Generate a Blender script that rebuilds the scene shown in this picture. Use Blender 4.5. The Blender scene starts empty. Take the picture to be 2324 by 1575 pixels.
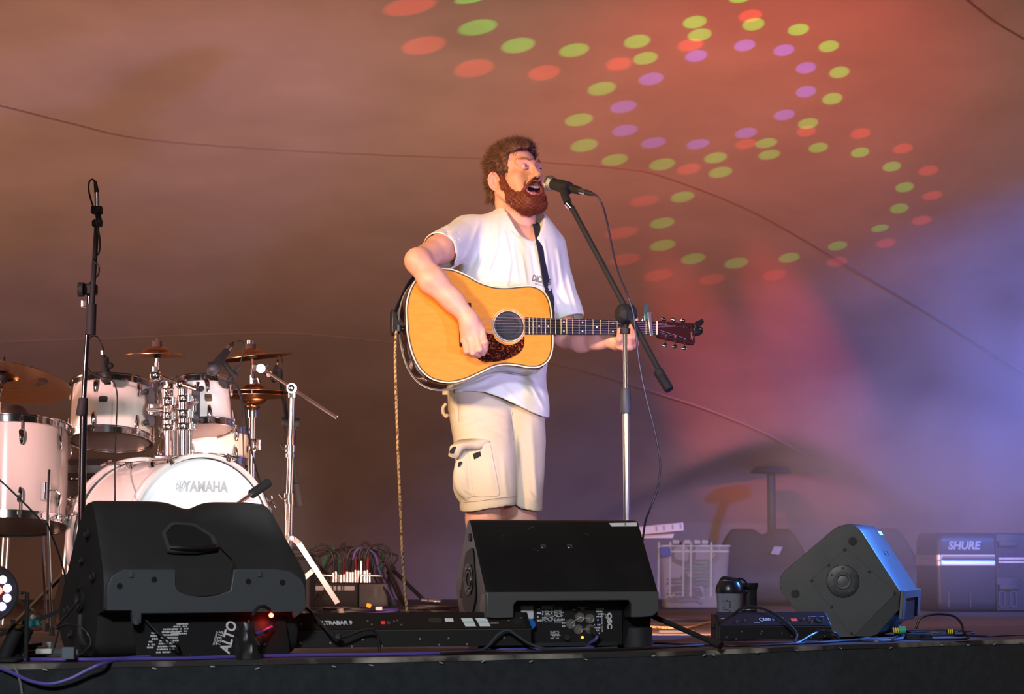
import bpy, math, random
import numpy as np
from mathutils import Vector, Matrix, Quaternion
from math import sin, cos, pi, sqrt, radians, atan2

# ---------------------------------------------------------------- camera, world, exposure, big lights
S = bpy.context.scene
COL = S.collection
FPX = 5164.0                       # focal length in pixels of the 2324 px wide frame
TP = 472.5 / FPX                   # tangent of the camera pitch
CP, SP = cos(math.atan(TP)), sin(math.atan(TP))
CH = 0.29                          # camera height over the stage floor
cam_d = bpy.data.cameras.new('camera'); cam = bpy.data.objects.new('camera', cam_d); COL.objects.link(cam)
cam.location = (0, 0, CH); cam.rotation_euler = (pi/2 + math.atan(TP), 0, 0)
cam_d.sensor_width = 36; cam_d.lens = 36 * FPX / 2324; cam_d.clip_end = 100; cam_d.clip_start = .05
cam_d.dof.use_dof = True; cam_d.dof.focus_distance = 7.7; cam_d.dof.aperture_fstop = 6.5
S.camera = cam
S.view_settings.view_transform = 'Standard'
try: S.view_settings.look = 'None'
except Exception: pass
S.view_settings.gamma = 1; S.view_settings.use_curve_mapping = False
S.view_settings.exposure = 0.0
S.cycles.use_denoising = True
S.cycles.max_bounces = 6; S.cycles.transmission_bounces = 5; S.cycles.volume_bounces = 1
S.cycles.transparent_max_bounces = 10; S.cycles.caustics_reflective = False; S.cycles.caustics_refractive = False
S.cycles.sample_clamp_indirect = 4.0
S.cycles.volume_step_rate = 2.5; S.cycles.volume_max_steps = 64

world = bpy.data.worlds.new('world'); S.world = world; world.use_nodes = True
world.node_tree.nodes['Background'].inputs[0].default_value = (.78, .66, .58, 1)
world.node_tree.nodes['Background'].inputs[1].default_value = 0.10

def lamp(kind, name, loc, target, color, power, size=.3, size_y=None, spot=60, blend=.5, spread=None):
    d = bpy.data.lights.new(name, kind); o = bpy.data.objects.new(name, d); COL.objects.link(o)
    o.location = loc; dv = Vector(target) - Vector(loc)
    o.rotation_euler = dv.to_track_quat('-Z', 'Y').to_euler()
    d.color = color; d.energy = power
    if kind == 'AREA':
        d.size = size
        if size_y: d.shape = 'RECTANGLE'; d.size_y = size_y
        if spread: d.spread = radians(spread)
    else: d.shadow_soft_size = size
    if kind == 'SPOT': d.spot_size = radians(spot); d.spot_blend = blend
    return o

# profile spots on the singer: warm from high left, violet from low right, white from low centre; washes on the kit; the canvas gets added fills
lamp('SPOT', 'front_spot_warm', (-3.2, 3.0, 2.2), (-.06, 7.7, 1.16), (1, .58, .28), 1900, .25, spot=17, blend=.35)
lamp('SPOT', 'front_spot_violet', (2.6, 4.6, .35), (.18, 7.7, 1.12), (.50, .36, 1), 420, .12, spot=20, blend=.4)
lamp('SPOT', 'front_spot_white', (.45, 4.0, .75), (0, 7.7, .93), (.86, .86, 1), 230, .12, spot=19, blend=.6)
lamp('SPOT', 'drum_wash_pink', (-3.0, 4.6, 1.3), (-1.2, 8.2, .72), (1, .56, .57), 950, .12, spot=18, blend=.5)
lamp('SPOT', 'drum_wash_white', (-.2, 4.6, .75), (-1.0, 8.2, .58), (.92, .95, 1), 460, .1, spot=15, blend=.5)
lamp('AREA', 'tent_fill_left', (-3.6, 8.6, .8), (-.6, 13.0, 1.9), (1, .50, .34), 64, 1.4)  # unseen fill lamps added left, right and centre to brighten the canvas
lamp('AREA', 'tent_fill_right', (3.6, 8.6, .8), (.6, 13.0, 1.8), (1, .50, .36), 20, 1.4)
lamp('AREA', 'tent_fill_centre', (0, 8.3, .05), (0, 12.6, 1.6), (1, .52, .36), 90, 1.8, .3)
lamp('SPOT', 'red_effect', (1.15, 5.6, .9), (1.02, 10.2, 2.40), (1, .05, .03), 800, .25, spot=34, blend=1)
lamp('SPOT', 'rose_beam', (-1.0, 5.5, 1.6), (-1.2, 10.2, 2.7), (1, .34, .32), 190, .2, spot=40, blend=1)
lamp('SPOT', 'blue_back', (3.0, 8.9, 1.5), (1.25, 8.15, .25), (.06, .25, 1), 900, .06, spot=26, blend=.6)

lamp('SPOT', 'stage_front_fill', (-1.2, -1.0, 3.8), (0, 6.9, 0), (.92, .95, 1), 3000, .6, spot=30, blend=.6)  # unseen fill added to lift the wedges and the stage skirt
lamp('SPOT', 'blue_smoke', (3.3, 8.6, 1.9), (2.7, 11.4, .95), (.06, .20, 1), 1500, .1, spot=52, blend=1)

lamp('SPOT', 'red_low_left', (.1, 8.8, 2.2), (1.15, 13.2, 1.33), (1, .07, .05), 1500, .03, spot=10, blend=1)
lamp('SPOT', 'red_low_right', (.5, 8.8, 2.2), (1.72, 13.2, 1.33), (1, .07, .07), 1500, .03, spot=10, blend=1)


# ---------------------------------------------------------------- helpers
def P(px, py, Y):
    """world point on the plane y=Y that the pixel shows"""
    u = (px - 1162) / FPX; v = (787.5 - py) / FPX
    dy = CP - v*SP; dz = SP + v*CP; s = Y / dy
    return Vector((u*s, Y, CH + dz*s))
def RAY(px, py):
    u = (px - 1162) / FPX; v = (787.5 - py) / FPX
    return Vector((u, CP - v*SP, SP + v*CP))
def FL(px, py, z=0.0):
    """point on the floor plane height z under the pixel"""
    r = RAY(px, py); s = (z - CH) / r.z
    return Vector((0, 0, CH)) + r*s
def onplane(px, py, p0, n):
    r = RAY(px, py); o = Vector((0, 0, CH)); s = (Vector(p0) - o).dot(n) / r.dot(n)
    return o + r*s

def mat(name, color, rough=.5, metal=0.0, **k):
    m = bpy.data.materials.new(name); m.use_nodes = True
    b = m.node_tree.nodes['Principled BSDF']
    b.inputs['Base Color'].default_value = (*color, 1)
    b.inputs['Roughness'].default_value = rough; b.inputs['Metallic'].default_value = metal
    for q, v in k.items():
        key = {'coat': 'Coat Weight', 'coat_rough': 'Coat Roughness', 'spec': 'Specular IOR Level', 'trans': 'Transmission Weight', 'ior': 'IOR',
               'emit': 'Emission Color', 'emit_s': 'Emission Strength', 'sss': 'Subsurface Weight', 'sheen': 'Sheen Weight', 'alpha': 'Alpha', 'aniso': 'Anisotropic'}[q]
        b.inputs[key].default_value = (*v, 1) if q == 'emit' else v
    if 'sss' in k:
        b.inputs['Subsurface Radius'].default_value = (1, .35, .2); b.inputs['Subsurface Scale'].default_value = .006
    return m
def N(m, t, **k):
    n = m.node_tree.nodes.new(t)
    for a, v in k.items(): setattr(n, a, v)
    return n
def L(m, a, b): m.node_tree.links.new(a, b)
def bsdf(m): return m.node_tree.nodes['Principled BSDF']
def noisy(m, c1, c2, scale=8, detail=4, stretch=(1, 1, 1), lo=.3, hi=.7, bump=0, bscale=None, rough=None):
    """colour variation (and fine relief) from noise in object space"""
    tc = N(m, 'ShaderNodeTexCoord'); mp = N(m, 'ShaderNodeMapping'); mp.inputs['Scale'].default_value = stretch
    L(m, tc.outputs['Object'], mp.inputs[0])
    nz = N(m, 'ShaderNodeTexNoise'); nz.inputs['Scale'].default_value = scale; nz.inputs['Detail'].default_value = detail
    L(m, mp.outputs[0], nz.inputs['Vector'])
    r = N(m, 'ShaderNodeValToRGB'); r.color_ramp.elements[0].position = lo; r.color_ramp.elements[1].position = hi
    r.color_ramp.elements[0].color = (*c1, 1); r.color_ramp.elements[1].color = (*c2, 1)
    L(m, nz.outputs[0], r.inputs[0]); L(m, r.outputs[0], bsdf(m).inputs['Base Color'])
    if rough:
        mr = N(m, 'ShaderNodeMapRange'); mr.inputs[3].default_value, mr.inputs[4].default_value = rough
        L(m, nz.outputs[0], mr.inputs[0]); L(m, mr.outputs[0], bsdf(m).inputs['Roughness'])
    if bump:
        n2 = N(m, 'ShaderNodeTexNoise'); n2.inputs['Scale'].default_value = bscale or scale*6; n2.inputs['Detail'].default_value = 3
        L(m, mp.outputs[0], n2.inputs['Vector'])
        bp = N(m, 'ShaderNodeBump'); bp.inputs['Strength'].default_value = bump; bp.inputs['Distance'].default_value = .002
        L(m, n2.outputs[0], bp.inputs['Height']); L(m, bp.outputs[0], bsdf(m).inputs['Normal'])
    return m

def frame(o, x=None, y=None, z=None):
    """matrix with origin o; two of the axes given, the third made"""
    if z is None: x = Vector(x).normalized(); y = Vector(y); y = (y - x*y.dot(x)).normalized(); z = x.cross(y)
    elif x is not None: z = Vector(z).normalized(); x = Vector(x); x = (x - z*x.dot(z)).normalized(); y = z.cross(x)
    elif y is not None: z = Vector(z).normalized(); y = Vector(y); y = (y - z*y.dot(z)).normalized(); x = y.cross(z)
    else:
        z = Vector(z).normalized(); x = Vector((1, 0, 0)) if abs(z.x) < .9 else Vector((0, 1, 0)); x = (x - z*x.dot(z)).normalized(); y = z.cross(x)
    m = Matrix((x, y, z)).transposed().to_4x4(); m.translation = Vector(o)
    return m

def add_obj(name, me, parent=None, label=None, kind=None):
    o = bpy.data.objects.new(name, me); COL.objects.link(o)
    if parent is not None:
        o.parent = parent
        pl = Vector((0, 0, 0)); q = parent
        while q is not None: pl += q.location; q = q.parent
        o.location = -pl
    if label: o['label'] = label
    if kind: o['kind'] = kind
    return o
def thing(name, label, cat, loc, group=None):
    o = bpy.data.objects.new(name, None); COL.objects.link(o); o.location = loc
    o['label'] = label; o['category'] = cat
    o.empty_display_size = .05
    if group: o['group'] = group
    return o
def tag(o, label, cat, group=None):
    o['label'] = label; o['category'] = cat
    if group: o['group'] = group
    return o

class MB:
    def __init__(s, F=None): s.v = []; s.f = []; s.F = F
    def put(s, pts):
        i = len(s.v)
        if s.F is not None: s.v += [tuple(s.F @ Vector(p)) for p in pts]
        else: s.v += [tuple(p) for p in pts]
        return i
    def box(s, c, d, R=None):
        c = Vector(c); h = [x/2 for x in d]
        pts = []
        for z in (-1, 1):
            for y in (-1, 1):
                for x in (-1, 1):
                    q = Vector((x*h[0], y*h[1], z*h[2]))
                    if R is not None: q = R @ q
                    pts.append(c + q)
        i = s.put(pts)
        for f in ((0, 2, 3, 1), (4, 5, 7, 6), (0, 1, 5, 4), (2, 6, 7, 3), (0, 4, 6, 2), (1, 3, 7, 5)): s.f.append([i+k for k in f])
        return s
    def rbox(s, c, d, r=.005, R=None, n=3):
        """box with rounded vertical (local z) edges and chamfered rims"""
        hx, hy, hz = d[0]/2, d[1]/2, d[2]/2; r = min(r, hx*.98, hy*.98); e = min(r*.5, hz*.5)
        def ring(ins, z):
            out = []
            for cx, cy, a0 in ((hx-r, hy-r, 0), (-hx+r, hy-r, 90), (-hx+r, -hy+r, 180), (hx-r, -hy+r, 270)):
                for k in range(n+1):
                    a = radians(a0 + 90*k/n); q = Vector((cx + (r-ins)*cos(a), cy + (r-ins)*sin(a), z))
                    out.append(Vector(c) + (R @ q if R is not None else q))
            return out
        s.loft([ring(e, -hz), ring(0, -hz+e), ring(0, hz-e), ring(e, hz)])
        return s
    def loft(s, rings, closed=True, caps=True):
        n = len(rings[0]); ids = [s.put(r) for r in rings]
        for a, b in zip(ids[:-1], ids[1:]):
            for k in range(n if closed else n-1):
                j = (k+1) % n; s.f.append([a+k, a+j, b+j, b+k])
        if caps:
            s.f.append([ids[0]+k for k in reversed(range(n))]); s.f.append([ids[-1]+k for k in range(n)])
        return s
    def lathe(s, prof, F=None, n=24, caps=True):
        """prof: list of (r, z) round local z of frame F"""
        rings = []
        for r, z in prof:
            ring = [Vector((r*cos(2*pi*k/n), r*sin(2*pi*k/n), z)) for k in range(n)]
            rings.append([F @ q for q in ring] if F is not None else ring)
        return s.loft(rings, True, caps)
    def cyl(s, a, b, r, r2=None, n=12, caps=True):
        a, b = Vector(a), Vector(b); F = frame(a, z=(b-a)); l = (b-a).length
        return s.lathe([(r, 0), (r if r2 is None else r2, l)], F, n, caps)
    def bar(s, a, b, w, t, up=(0, 0, 1)):
        a, b = Vector(a), Vector(b); z = (b-a).normalized(); y = Vector(up); y = (y - z*y.dot(z)).normalized(); x = y.cross(z)
        m = Matrix((x, y, z)).transposed()
        return s.box((a+b)/2, (w, t, (b-a).length), m)
    def tube(s, pts, r, n=8, caps=True):
        pts = [Vector(p) for p in pts]; m = len(pts)
        rr = r if isinstance(r, (list, tuple)) else [r]*m
        t0 = (pts[1]-pts[0]).normalized()
        nx = Vector((0, 0, 1)) if abs(t0.z) < .9 else Vector((1, 0, 0)); nx = (nx - t0*nx.dot(t0)).normalized()
        rings = []
        for i, p in enumerate(pts):
            t = (pts[min(i+1, m-1)] - pts[max(i-1, 0)])
            t = t.normalized() if t.length > 1e-9 else t0
            nx = nx - t*nx.dot(t)
            nx = nx.normalized() if nx.length > 1e-6 else t.orthogonal().normalized()
            ny = t.cross(nx)
            rings.append([p + (nx*cos(2*pi*k/n) + ny*sin(2*pi*k/n))*rr[i] for k in range(n)])
        return s.loft(rings, True, caps)
    def sphere(s, c, r, n=16, m=10, sc=(1, 1, 1), R=None):
        rings = []
        for i in range(m+1):
            t = pi*i/m; ring = []
            for k in range(n):
                q = Vector((sin(t)*cos(2*pi*k/n)*r*sc[0], sin(t)*sin(2*pi*k/n)*r*sc[1], -cos(t)*r*sc[2]))
                if i in (0, m): q = q*.999 + Vector((cos(2*pi*k/n)*1e-5, sin(2*pi*k/n)*1e-5, 0))
                ring.append(Vector(c) + (R @ q if R is not None else q))
            rings.append(ring)
        return s.loft(rings, True, True)
    def prism(s, poly, d):
        """polygon of 3-D points pushed along the vector d"""
        a = [Vector(p) for p in poly]; b = [p + Vector(d) for p in a]
        return s.loft([a, b], True, True)
    def quad(s, a, b, c, d): i = s.put([a, b, c, d]); s.f.append([i, i+1, i+2, i+3]); return s
    def build(s, name, m, parent=None, label=None, smooth=True, bevel=0, kind=None, seg=2, angle=35):
        me = bpy.data.meshes.new(name); me.from_pydata([tuple(v) for v in s.v], [], s.f); me.update()
        if m is not None: me.materials.append(m)
        import bmesh
        bm = bmesh.new(); bm.from_mesh(me); bmesh.ops.recalc_face_normals(bm, faces=bm.faces); bm.to_mesh(me); bm.free()
        if smooth:
            me.polygons.foreach_set('use_smooth', [True]*len(me.polygons))
            try: me.set_sharp_from_angle(angle=radians(angle))
            except Exception: pass
        o = add_obj(name, me, parent, label, kind)
        if bevel:
            b = o.modifiers.new('bevel', 'BEVEL'); b.width = bevel; b.segments = seg; b.limit_method = 'ANGLE'; b.angle_limit = radians(30)
        return o

def spline(pts, n=8):
    """Catmull-Rom through the points"""
    pts = [Vector(p) for p in pts]; out = []
    for i in range(len(pts)-1):
        p0 = pts[max(i-1, 0)]; p1 = pts[i]; p2 = pts[i+1]; p3 = pts[min(i+2, len(pts)-1)]
        for k in range(n):
            t = k/n
            out.append(.5*((2*p1) + (p2-p0)*t + (2*p0-5*p1+4*p2-p3)*t*t + (3*p1-p0-3*p2+p3)*t*t*t))
    out.append(pts[-1]); return out
def sp2(pts, n=6, closed=True):
    """smooth closed outline through 2-D points"""
    out = []; m = len(pts)
    for i in range(m if closed else m-1):
        g = (lambda j: Vector(pts[j % m])) if closed else (lambda j: Vector(pts[min(max(j, 0), m-1)]))
        p0, p1, p2, p3 = g(i-1), g(i), g(i+1), g(i+2)
        for k in range(n):
            t = k/n
            out.append(.5*((2*p1) + (p2-p0)*t + (2*p0-5*p1+4*p2-p3)*t*t + (3*p1-p0-3*p2+p3)*t*t*t))
    if not closed: out.append(Vector(pts[-1]))
    return out

_fontcache = {}
def text_mesh(txt, size, bold=0.0, depth=.0005, sx=1.0, shear=0.0, space=1.0):
    cu = bpy.data.curves.new('text', 'FONT'); cu.body = txt; cu.size = size; cu.offset = bold; cu.extrude = depth
    cu.align_x = 'CENTER'; cu.align_y = 'CENTER'; cu.shear = shear; cu.space_character = space; cu.resolution_u = 3
    o = bpy.data.objects.new('text', cu); COL.objects.link(o)
    dg = bpy.context.evaluated_depsgraph_get(); me = bpy.data.meshes.new_from_object(o.evaluated_get(dg))
    bpy.data.objects.remove(o); bpy.data.curves.remove(cu)
    if sx != 1:
        for v in me.vertices: v.co.x *= sx
    return me
def text(name, txt, F, size, m, parent, bold=0.0, depth=.0004, sx=1.0, shear=0.0, space=1.0):
    """flat lettering at frame F (x along the line, y up the letters, z out)"""
    me = text_mesh(txt, size, bold, depth, sx, shear, space); me.transform(F); me.materials.clear(); me.materials.append(m)
    return add_obj(name, me, parent)

# ---- signed distance fields and surface nets (organic shapes)
def _v(a): return np.array(a, dtype=np.float32)
class Field:
    def __init__(s, lo, hi, h):
        s.h = h; s.lo = _v(lo); n = np.ceil((_v(hi) - s.lo)/h).astype(int) + 1; s.n = n
        s.ax = [s.lo[i] + h*np.arange(n[i], dtype=np.float32) for i in range(3)]
        s.d = np.full(tuple(n), .08, np.float32)
    def reg(s, lo, hi, pad):
        sl = []
        for i in range(3):
            a = int(max(0, math.floor((lo[i]-pad-s.lo[i])/s.h))); b = int(min(s.n[i], math.ceil((hi[i]+pad-s.lo[i])/s.h)+1))
            if b <= a: return None
            sl.append(slice(a, b))
        return tuple(sl), s.ax[0][sl[0]][:, None, None], s.ax[1][sl[1]][None, :, None], s.ax[2][sl[2]][None, None, :]
    def mix(s, sl, d, k, op):
        a = s.d[sl]
        if op == 'u':
            if k > 0:
                h = np.clip(.5 + .5*(a-d)/k, 0, 1); s.d[sl] = a*(1-h) + d*h - k*h*(1-h)
            else: s.d[sl] = np.minimum(a, d)
        elif op == 's':
            d = -d
            if k > 0:
                h = np.clip(.5 - .5*(a-d)/k, 0, 1); s.d[sl] = a*(1-h) + d*h + k*h*(1-h)
            else: s.d[sl] = np.maximum(a, d)
        elif op == 'i': s.d[sl] = np.maximum(a, d)
    def cap(s, a, b, ra, rb=None, k=.01, op='u'):
        rb = ra if rb is None else rb; a = _v(a); b = _v(b); R = max(ra, rb)
        q = s.reg(np.minimum(a, b)-R, np.maximum(a, b)+R, .03+k)
        if q is None: return
        sl, X, Y, Z = q; ab = b-a; L2 = max(float(ab@ab), 1e-10)
        t = np.clip(((X-a[0])*ab[0] + (Y-a[1])*ab[1] + (Z-a[2])*ab[2])/L2, 0, 1)
        d = np.sqrt((X-a[0]-t*ab[0])**2 + (Y-a[1]-t*ab[1])**2 + (Z-a[2]-t*ab[2])**2) - (ra + (rb-ra)*t)
        s.mix(sl, d, k, op)
    def chain(s, pts, rs, k=.01, op='u'):
        for i in range(len(pts)-1): s.cap(pts[i], pts[i+1], rs[i], rs[i+1], k, op)
    def ell(s, c, r, R=None, k=.01, op='u'):
        """ellipsoid; rows of R are its axes in world space"""
        c = _v(c); R = np.eye(3, dtype=np.float32) if R is None else np.array(R, dtype=np.float32)
        m = max(r); q = s.reg(c-m, c+m, .03+k)
        if q is None: return
        sl, X, Y, Z = q; X = X-c[0]; Y = Y-c[1]; Z = Z-c[2]; k0 = 0; k1 = 0
        for i in range(3):
            w = R[i][0]*X + R[i][1]*Y + R[i][2]*Z; k0 = k0 + (w/r[i])**2; k1 = k1 + (w/(r[i]*r[i]))**2
        k0 = np.sqrt(k0); d = k0*(k0-1)/np.maximum(np.sqrt(k1), 1e-6)
        s.mix(sl, d, k, op)
    def fn(s, lo, hi, f, k=0, op='u'):
        q = s.reg(_v(lo), _v(hi), 0)
        if q is None: return
        sl, X, Y, Z = q; s.mix(sl, f(X, Y, Z).astype(np.float32), k, op)
    def disp(s, f):
        X, Y, Z = s.ax[0][:, None, None], s.ax[1][None, :, None], s.ax[2][None, None, :]
        s.d += f(X, Y, Z)
    def nets(s):
        d = s.d; ins = d < 0; nx, ny, nz = d.shape
        c = np.zeros((nx-1, ny-1, nz-1), np.uint8)
        for i in (0, 1):
            for j in (0, 1):
                for k in (0, 1): c += ins[i:nx-1+i, j:ny-1+j, k:nz-1+k]
        idx = np.argwhere((c > 0) & (c < 8)); vid = np.full(c.shape, -1, np.int32)
        vid[idx[:, 0], idx[:, 1], idx[:, 2]] = np.arange(len(idx))
        acc = np.zeros((len(idx), 3)); cnt = np.zeros(len(idx))
        cor = {(i, j, k): d[idx[:, 0]+i, idx[:, 1]+j, idx[:, 2]+k] for i in (0, 1) for j in (0, 1) for k in (0, 1)}
        for ax in range(3):
            for a in (0, 1):
                for b in (0, 1):
                    p = [a, b]; p.insert(ax, 0); q = [a, b]; q.insert(ax, 1)
                    va, vb = cor[tuple(p)], cor[tuple(q)]; m = (va < 0) != (vb < 0)
                    t = va/np.where(m, va-vb, 1); pt = np.tile(np.array(p, float), (len(idx), 1)); pt[:, ax] = t
                    acc[m] += pt[m]; cnt[m] += 1
        V = s.lo + s.h*(idx + acc/cnt[:, None])
        F = []
        for ax in range(3):
            sa = [slice(None)]*3; sb = [slice(None)]*3; sa[ax] = slice(0, -1); sb[ax] = slice(1, None)
            A, B = ins[tuple(sa)], ins[tuple(sb)]; e = np.argwhere(A != B)
            o = [i for i in range(3) if i != ax]
            e = e[(e[:, o[0]] > 0) & (e[:, o[1]] > 0) & (e[:, o[0]] < c.shape[o[0]]) & (e[:, o[1]] < c.shape[o[1]])]
            def g(da, db):
                q = e.copy(); q[:, o[0]] += da; q[:, o[1]] += db; return vid[q[:, 0], q[:, 1], q[:, 2]]
            quad = np.stack([g(-1, -1), g(0, -1), g(0, 0), g(-1, 0)], 1)
            fl = A[e[:, 0], e[:, 1], e[:, 2]] ^ (ax == 1)
            quad[~fl] = quad[~fl][:, ::-1]
            F.append(quad)
        F = np.concatenate(F); F = F[(F >= 0).all(1)]
        return V.astype(np.float32), F
def np_mesh(name, V, F, mats, parent=None, label=None, fm=None, kind=None):
    me = bpy.data.meshes.new(name); me.vertices.add(len(V)); me.vertices.foreach_set('co', np.ascontiguousarray(V, dtype=np.float32).ravel())
    nf, w = F.shape; me.loops.add(nf*w); me.loops.foreach_set('vertex_index', np.ascontiguousarray(F, dtype=np.int32).ravel())
    me.polygons.add(nf); me.polygons.foreach_set('loop_start', np.arange(0, nf*w, w, dtype=np.int32)); me.polygons.foreach_set('loop_total', np.full(nf, w, np.int32))
    me.polygons.foreach_set('use_smooth', np.ones(nf, bool))
    for m in (mats if isinstance(mats, list) else [mats]): me.materials.append(m)
    if fm is not None: me.polygons.foreach_set('material_index', fm.astype(np.int32))
    me.update(calc_edges=True); me.validate()
    return add_obj(name, me, parent, label, kind)
def smooth_near(V, F, c, r, it):
    """relax the vertices within r of the point c"""
    V = V.astype(np.float64); c = np.array(c); w = np.clip((r - np.linalg.norm(V-c, axis=1))/(r*.25), 0, 1)[:, None]*.6
    E = np.concatenate([F[:, [i, (i+1) % F.shape[1]]] for i in range(F.shape[1])])
    for _ in range(it):
        a = np.zeros_like(V); n = np.zeros(len(V)); np.add.at(a, E[:, 0], V[E[:, 1]]); np.add.at(n, E[:, 0], 1); np.add.at(a, E[:, 1], V[E[:, 0]]); np.add.at(n, E[:, 1], 1)
        V = V + w*(a/np.maximum(n, 1)[:, None] - V)
    return V.astype(np.float32)
def nrm(V, F):
    n = np.cross(V[F[:, 2]]-V[F[:, 0]], V[F[:, 3 if F.shape[1] > 3 else 2]]-V[F[:, 1]]); vn = np.zeros_like(V)
    for i in range(F.shape[1]): np.add.at(vn, F[:, i], n)
    return vn/np.maximum(np.linalg.norm(vn, axis=1, keepdims=True), 1e-9)
def vnoise(X, Y, Z, f, seed=0):
    """cheap smooth pseudo noise from sines, about -1..1"""
    r = random.Random(seed); o = 0
    for i in range(4):
        a = [r.uniform(-1, 1)*f for _ in range(3)]; o = o + np.sin(a[0]*X + a[1]*Y + a[2]*Z + r.uniform(0, 6.28))
    return o/2.4

# ---------------------------------------------------------------- the setting
def tentY(X, z):
    """depth of the canvas at (X, z): it hangs near vertical at the back and comes forward as it rises"""
    t = min(z, 3.2); y = 15.1 - .2*t - .72*t*t - .10*t**3 - max(0, z-3.2)*7.9
    y += .10*sin(X*.9 + .6*z + .5) + .05*sin(X*2.3 - 1.4*z + 1.0)
    # pushed up and forward over the side pole
    dx = X - 1.63; arch = .92 - .30*dx*dx/(abs(dx)*.45 + .35)
    g = math.exp(-(dx/.72)**2)
    s = 1/(1 + math.exp(-(z - arch)/.028))
    y += -.34*g*s*math.exp(-max(0, z-arch)/.8) + .22*g*(1-s)*max(0, min(1, z/.5))
    return y
def tent_hit(px, py):
    r = RAY(px, py); a, b = 4.0, 17.0
    for i in range(60):
        Yc = a + (b-a)*i/59; q = r*(Yc/r.y)
        if Yc > tentY(q.x, CH + q.z): break
    lo = a + (b-a)*(i-1)/59; hi = Yc
    for _ in range(24):
        m = (lo+hi)/2; q = r*(m/r.y)
        if m > tentY(q.x, CH + q.z): hi = m
        else: lo = m
    q = r*(lo/r.y); return Vector((q.x, q.y, CH + q.z))

m_tent = mat('tent_canvas', (.33, .27, .235), .85, sheen=.1)
noisy(m_tent, (.30, .245, .21), (.37, .305, .265), 2.2, 5, (1, 1, 1), .3, .7, .25, 380)
xs = np.linspace(-7, 7, 351); zs = np.concatenate([np.linspace(-.1, 1.3, 150), np.linspace(1.32, 4.2, 120)])
V = np.array([(x, tentY(x, z), z) for z in zs for x in xs]); nx_ = len(xs)
ii = np.arange(len(zs)-1)[:, None]*nx_ + np.arange(nx_-1)[None, :]; ii = ii.ravel()
F = np.stack([ii, ii+1, ii+nx_+1, ii+nx_], 1)
tent = np_mesh('ceiling', V, F, m_tent, label='stretched grey-brown canvas of the tent roof sloping down behind the stage', kind='structure')
m_seam = mat('canvas_seam', (.23, .18, .155), .9)
def seam(pts, name='seam', w=.012):
    hits = [tent_hit(p.x, p.y) for p in sp2(pts, 10, False)]
    MB().tube([h + Vector((0, -.004, 0)) for h in hits], w*.5, 6).build(name, m_seam, tent)
seam([(-60, 232), (0, 240), (160, 280), (320, 315), (600, 338), (900, 353), (1100, 360), (1280, 372), (1400, 382), (1500, 400), (1700, 478), (1900, 590), (2100, 705), (2324, 850), (2400, 900)])
seam([(-60, 780), (0, 776), (250, 768), (600, 756), (800, 768), (1060, 800), (1300, 835), (1500, 895), (1620, 935), (1760, 995), (1900, 1075)])
seam([(2170, -20), (2250, 45), (2324, 90), (2400, 140)])

m_ply = mat('stage_plywood', (.1, .07, .055), .55)
noisy(m_ply, (.05, .036, .03), (.135, .098, .078), 3.0, 8, (1, 14, 1), .25, .8, .5, 40, rough=(.75, .45))
m_under = mat('stage_subfloor', (.03, .025, .02), .9)
EDGE = [FL(-250, 1510), FL(0, 1508), FL(560, 1498), FL(1000, 1490), FL(1260, 1484), FL(1550, 1478), FL(1900, 1464), FL(2324, 1451), FL(2560, 1444)]
e0, e1 = EDGE[0] + Vector((-2.5, -.3, 0)), EDGE[-1] + Vector((3.2, 1.6, 0))
EP = [e0] + EDGE + [e1]
top = [Vector((p.x, p.y, -.018)) for p in EP] + [Vector((7, 17, -.018)), Vector((-7, 17, -.018))]
floor = MB().prism(top, (0, 0, -.06)).build('floor', m_under, smooth=False, label='dark plywood stage deck seen at a grazing angle', kind='structure')
# plywood sheets laid on the deck, clipped to the curved stage edge
import bmesh
def sheet(x0, x1, y0, y1, i):
    bm = bmesh.new(); g = .003
    vs = [bm.verts.new((a, b, 0)) for a, b in ((x0+g, y0+g), (x1-g, y0+g), (x1-g, y1-g), (x0+g, y1-g))]; bm.faces.new(vs)
    for a, b in zip(EP[:-1], EP[1:]):
        if max(a.x, b.x) < x0 or min(a.x, b.x) > x1: continue
    # cut by each edge segment line as an intersection of half planes is wrong for a concave edge, so cut columns
    xsn = sorted([x0+g, x1-g] + [p.x for p in EP if x0+g < p.x < x1-g])
    def ey(x):
        for a, b in zip(EP[:-1], EP[1:]):
            if a.x <= x <= b.x: return a.y + (b.y-a.y)*(x-a.x)/(b.x-a.x)
        return EP[0].y
    bm.free(); mb = MB()
    xsn = sorted(set(xsn + list(np.arange(x0+g, x1-g, .05)))); lo = [(x, max(y0+g, ey(x))) for x in xsn if ey(x) < y1-g-.01]
    if len(lo) < 2: return
    xsn = [l[0] for l in lo]; lo2 = [lo[0]] + [l for i, l in enumerate(lo[1:-1], 1) if abs(lo[i-1][1]-2*l[1]+lo[i+1][1]) > 1e-4] + [lo[-1]]
    poly = [Vector((x, y, -.018)) for x, y in lo2] + [Vector((xsn[-1], y1-g, -.018)), Vector((xsn[0], y1-g, -.018))]
    h = random.Random(i).uniform(-.0006, .0006)
    mb.prism(poly, (0, 0, .018 + h)).build('plywood_sheet', m_ply, floor, smooth=False)
k = 0
for r_, y0 in enumerate(np.arange(4.82, 16, 1.22)):
    off = -1.22 if r_ % 2 else 0
    for x0 in np.arange(-7.32, 7, 2.44):
        sheet(x0+off, x0+off+2.44, y0, y0+1.22, k); k += 1

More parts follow.
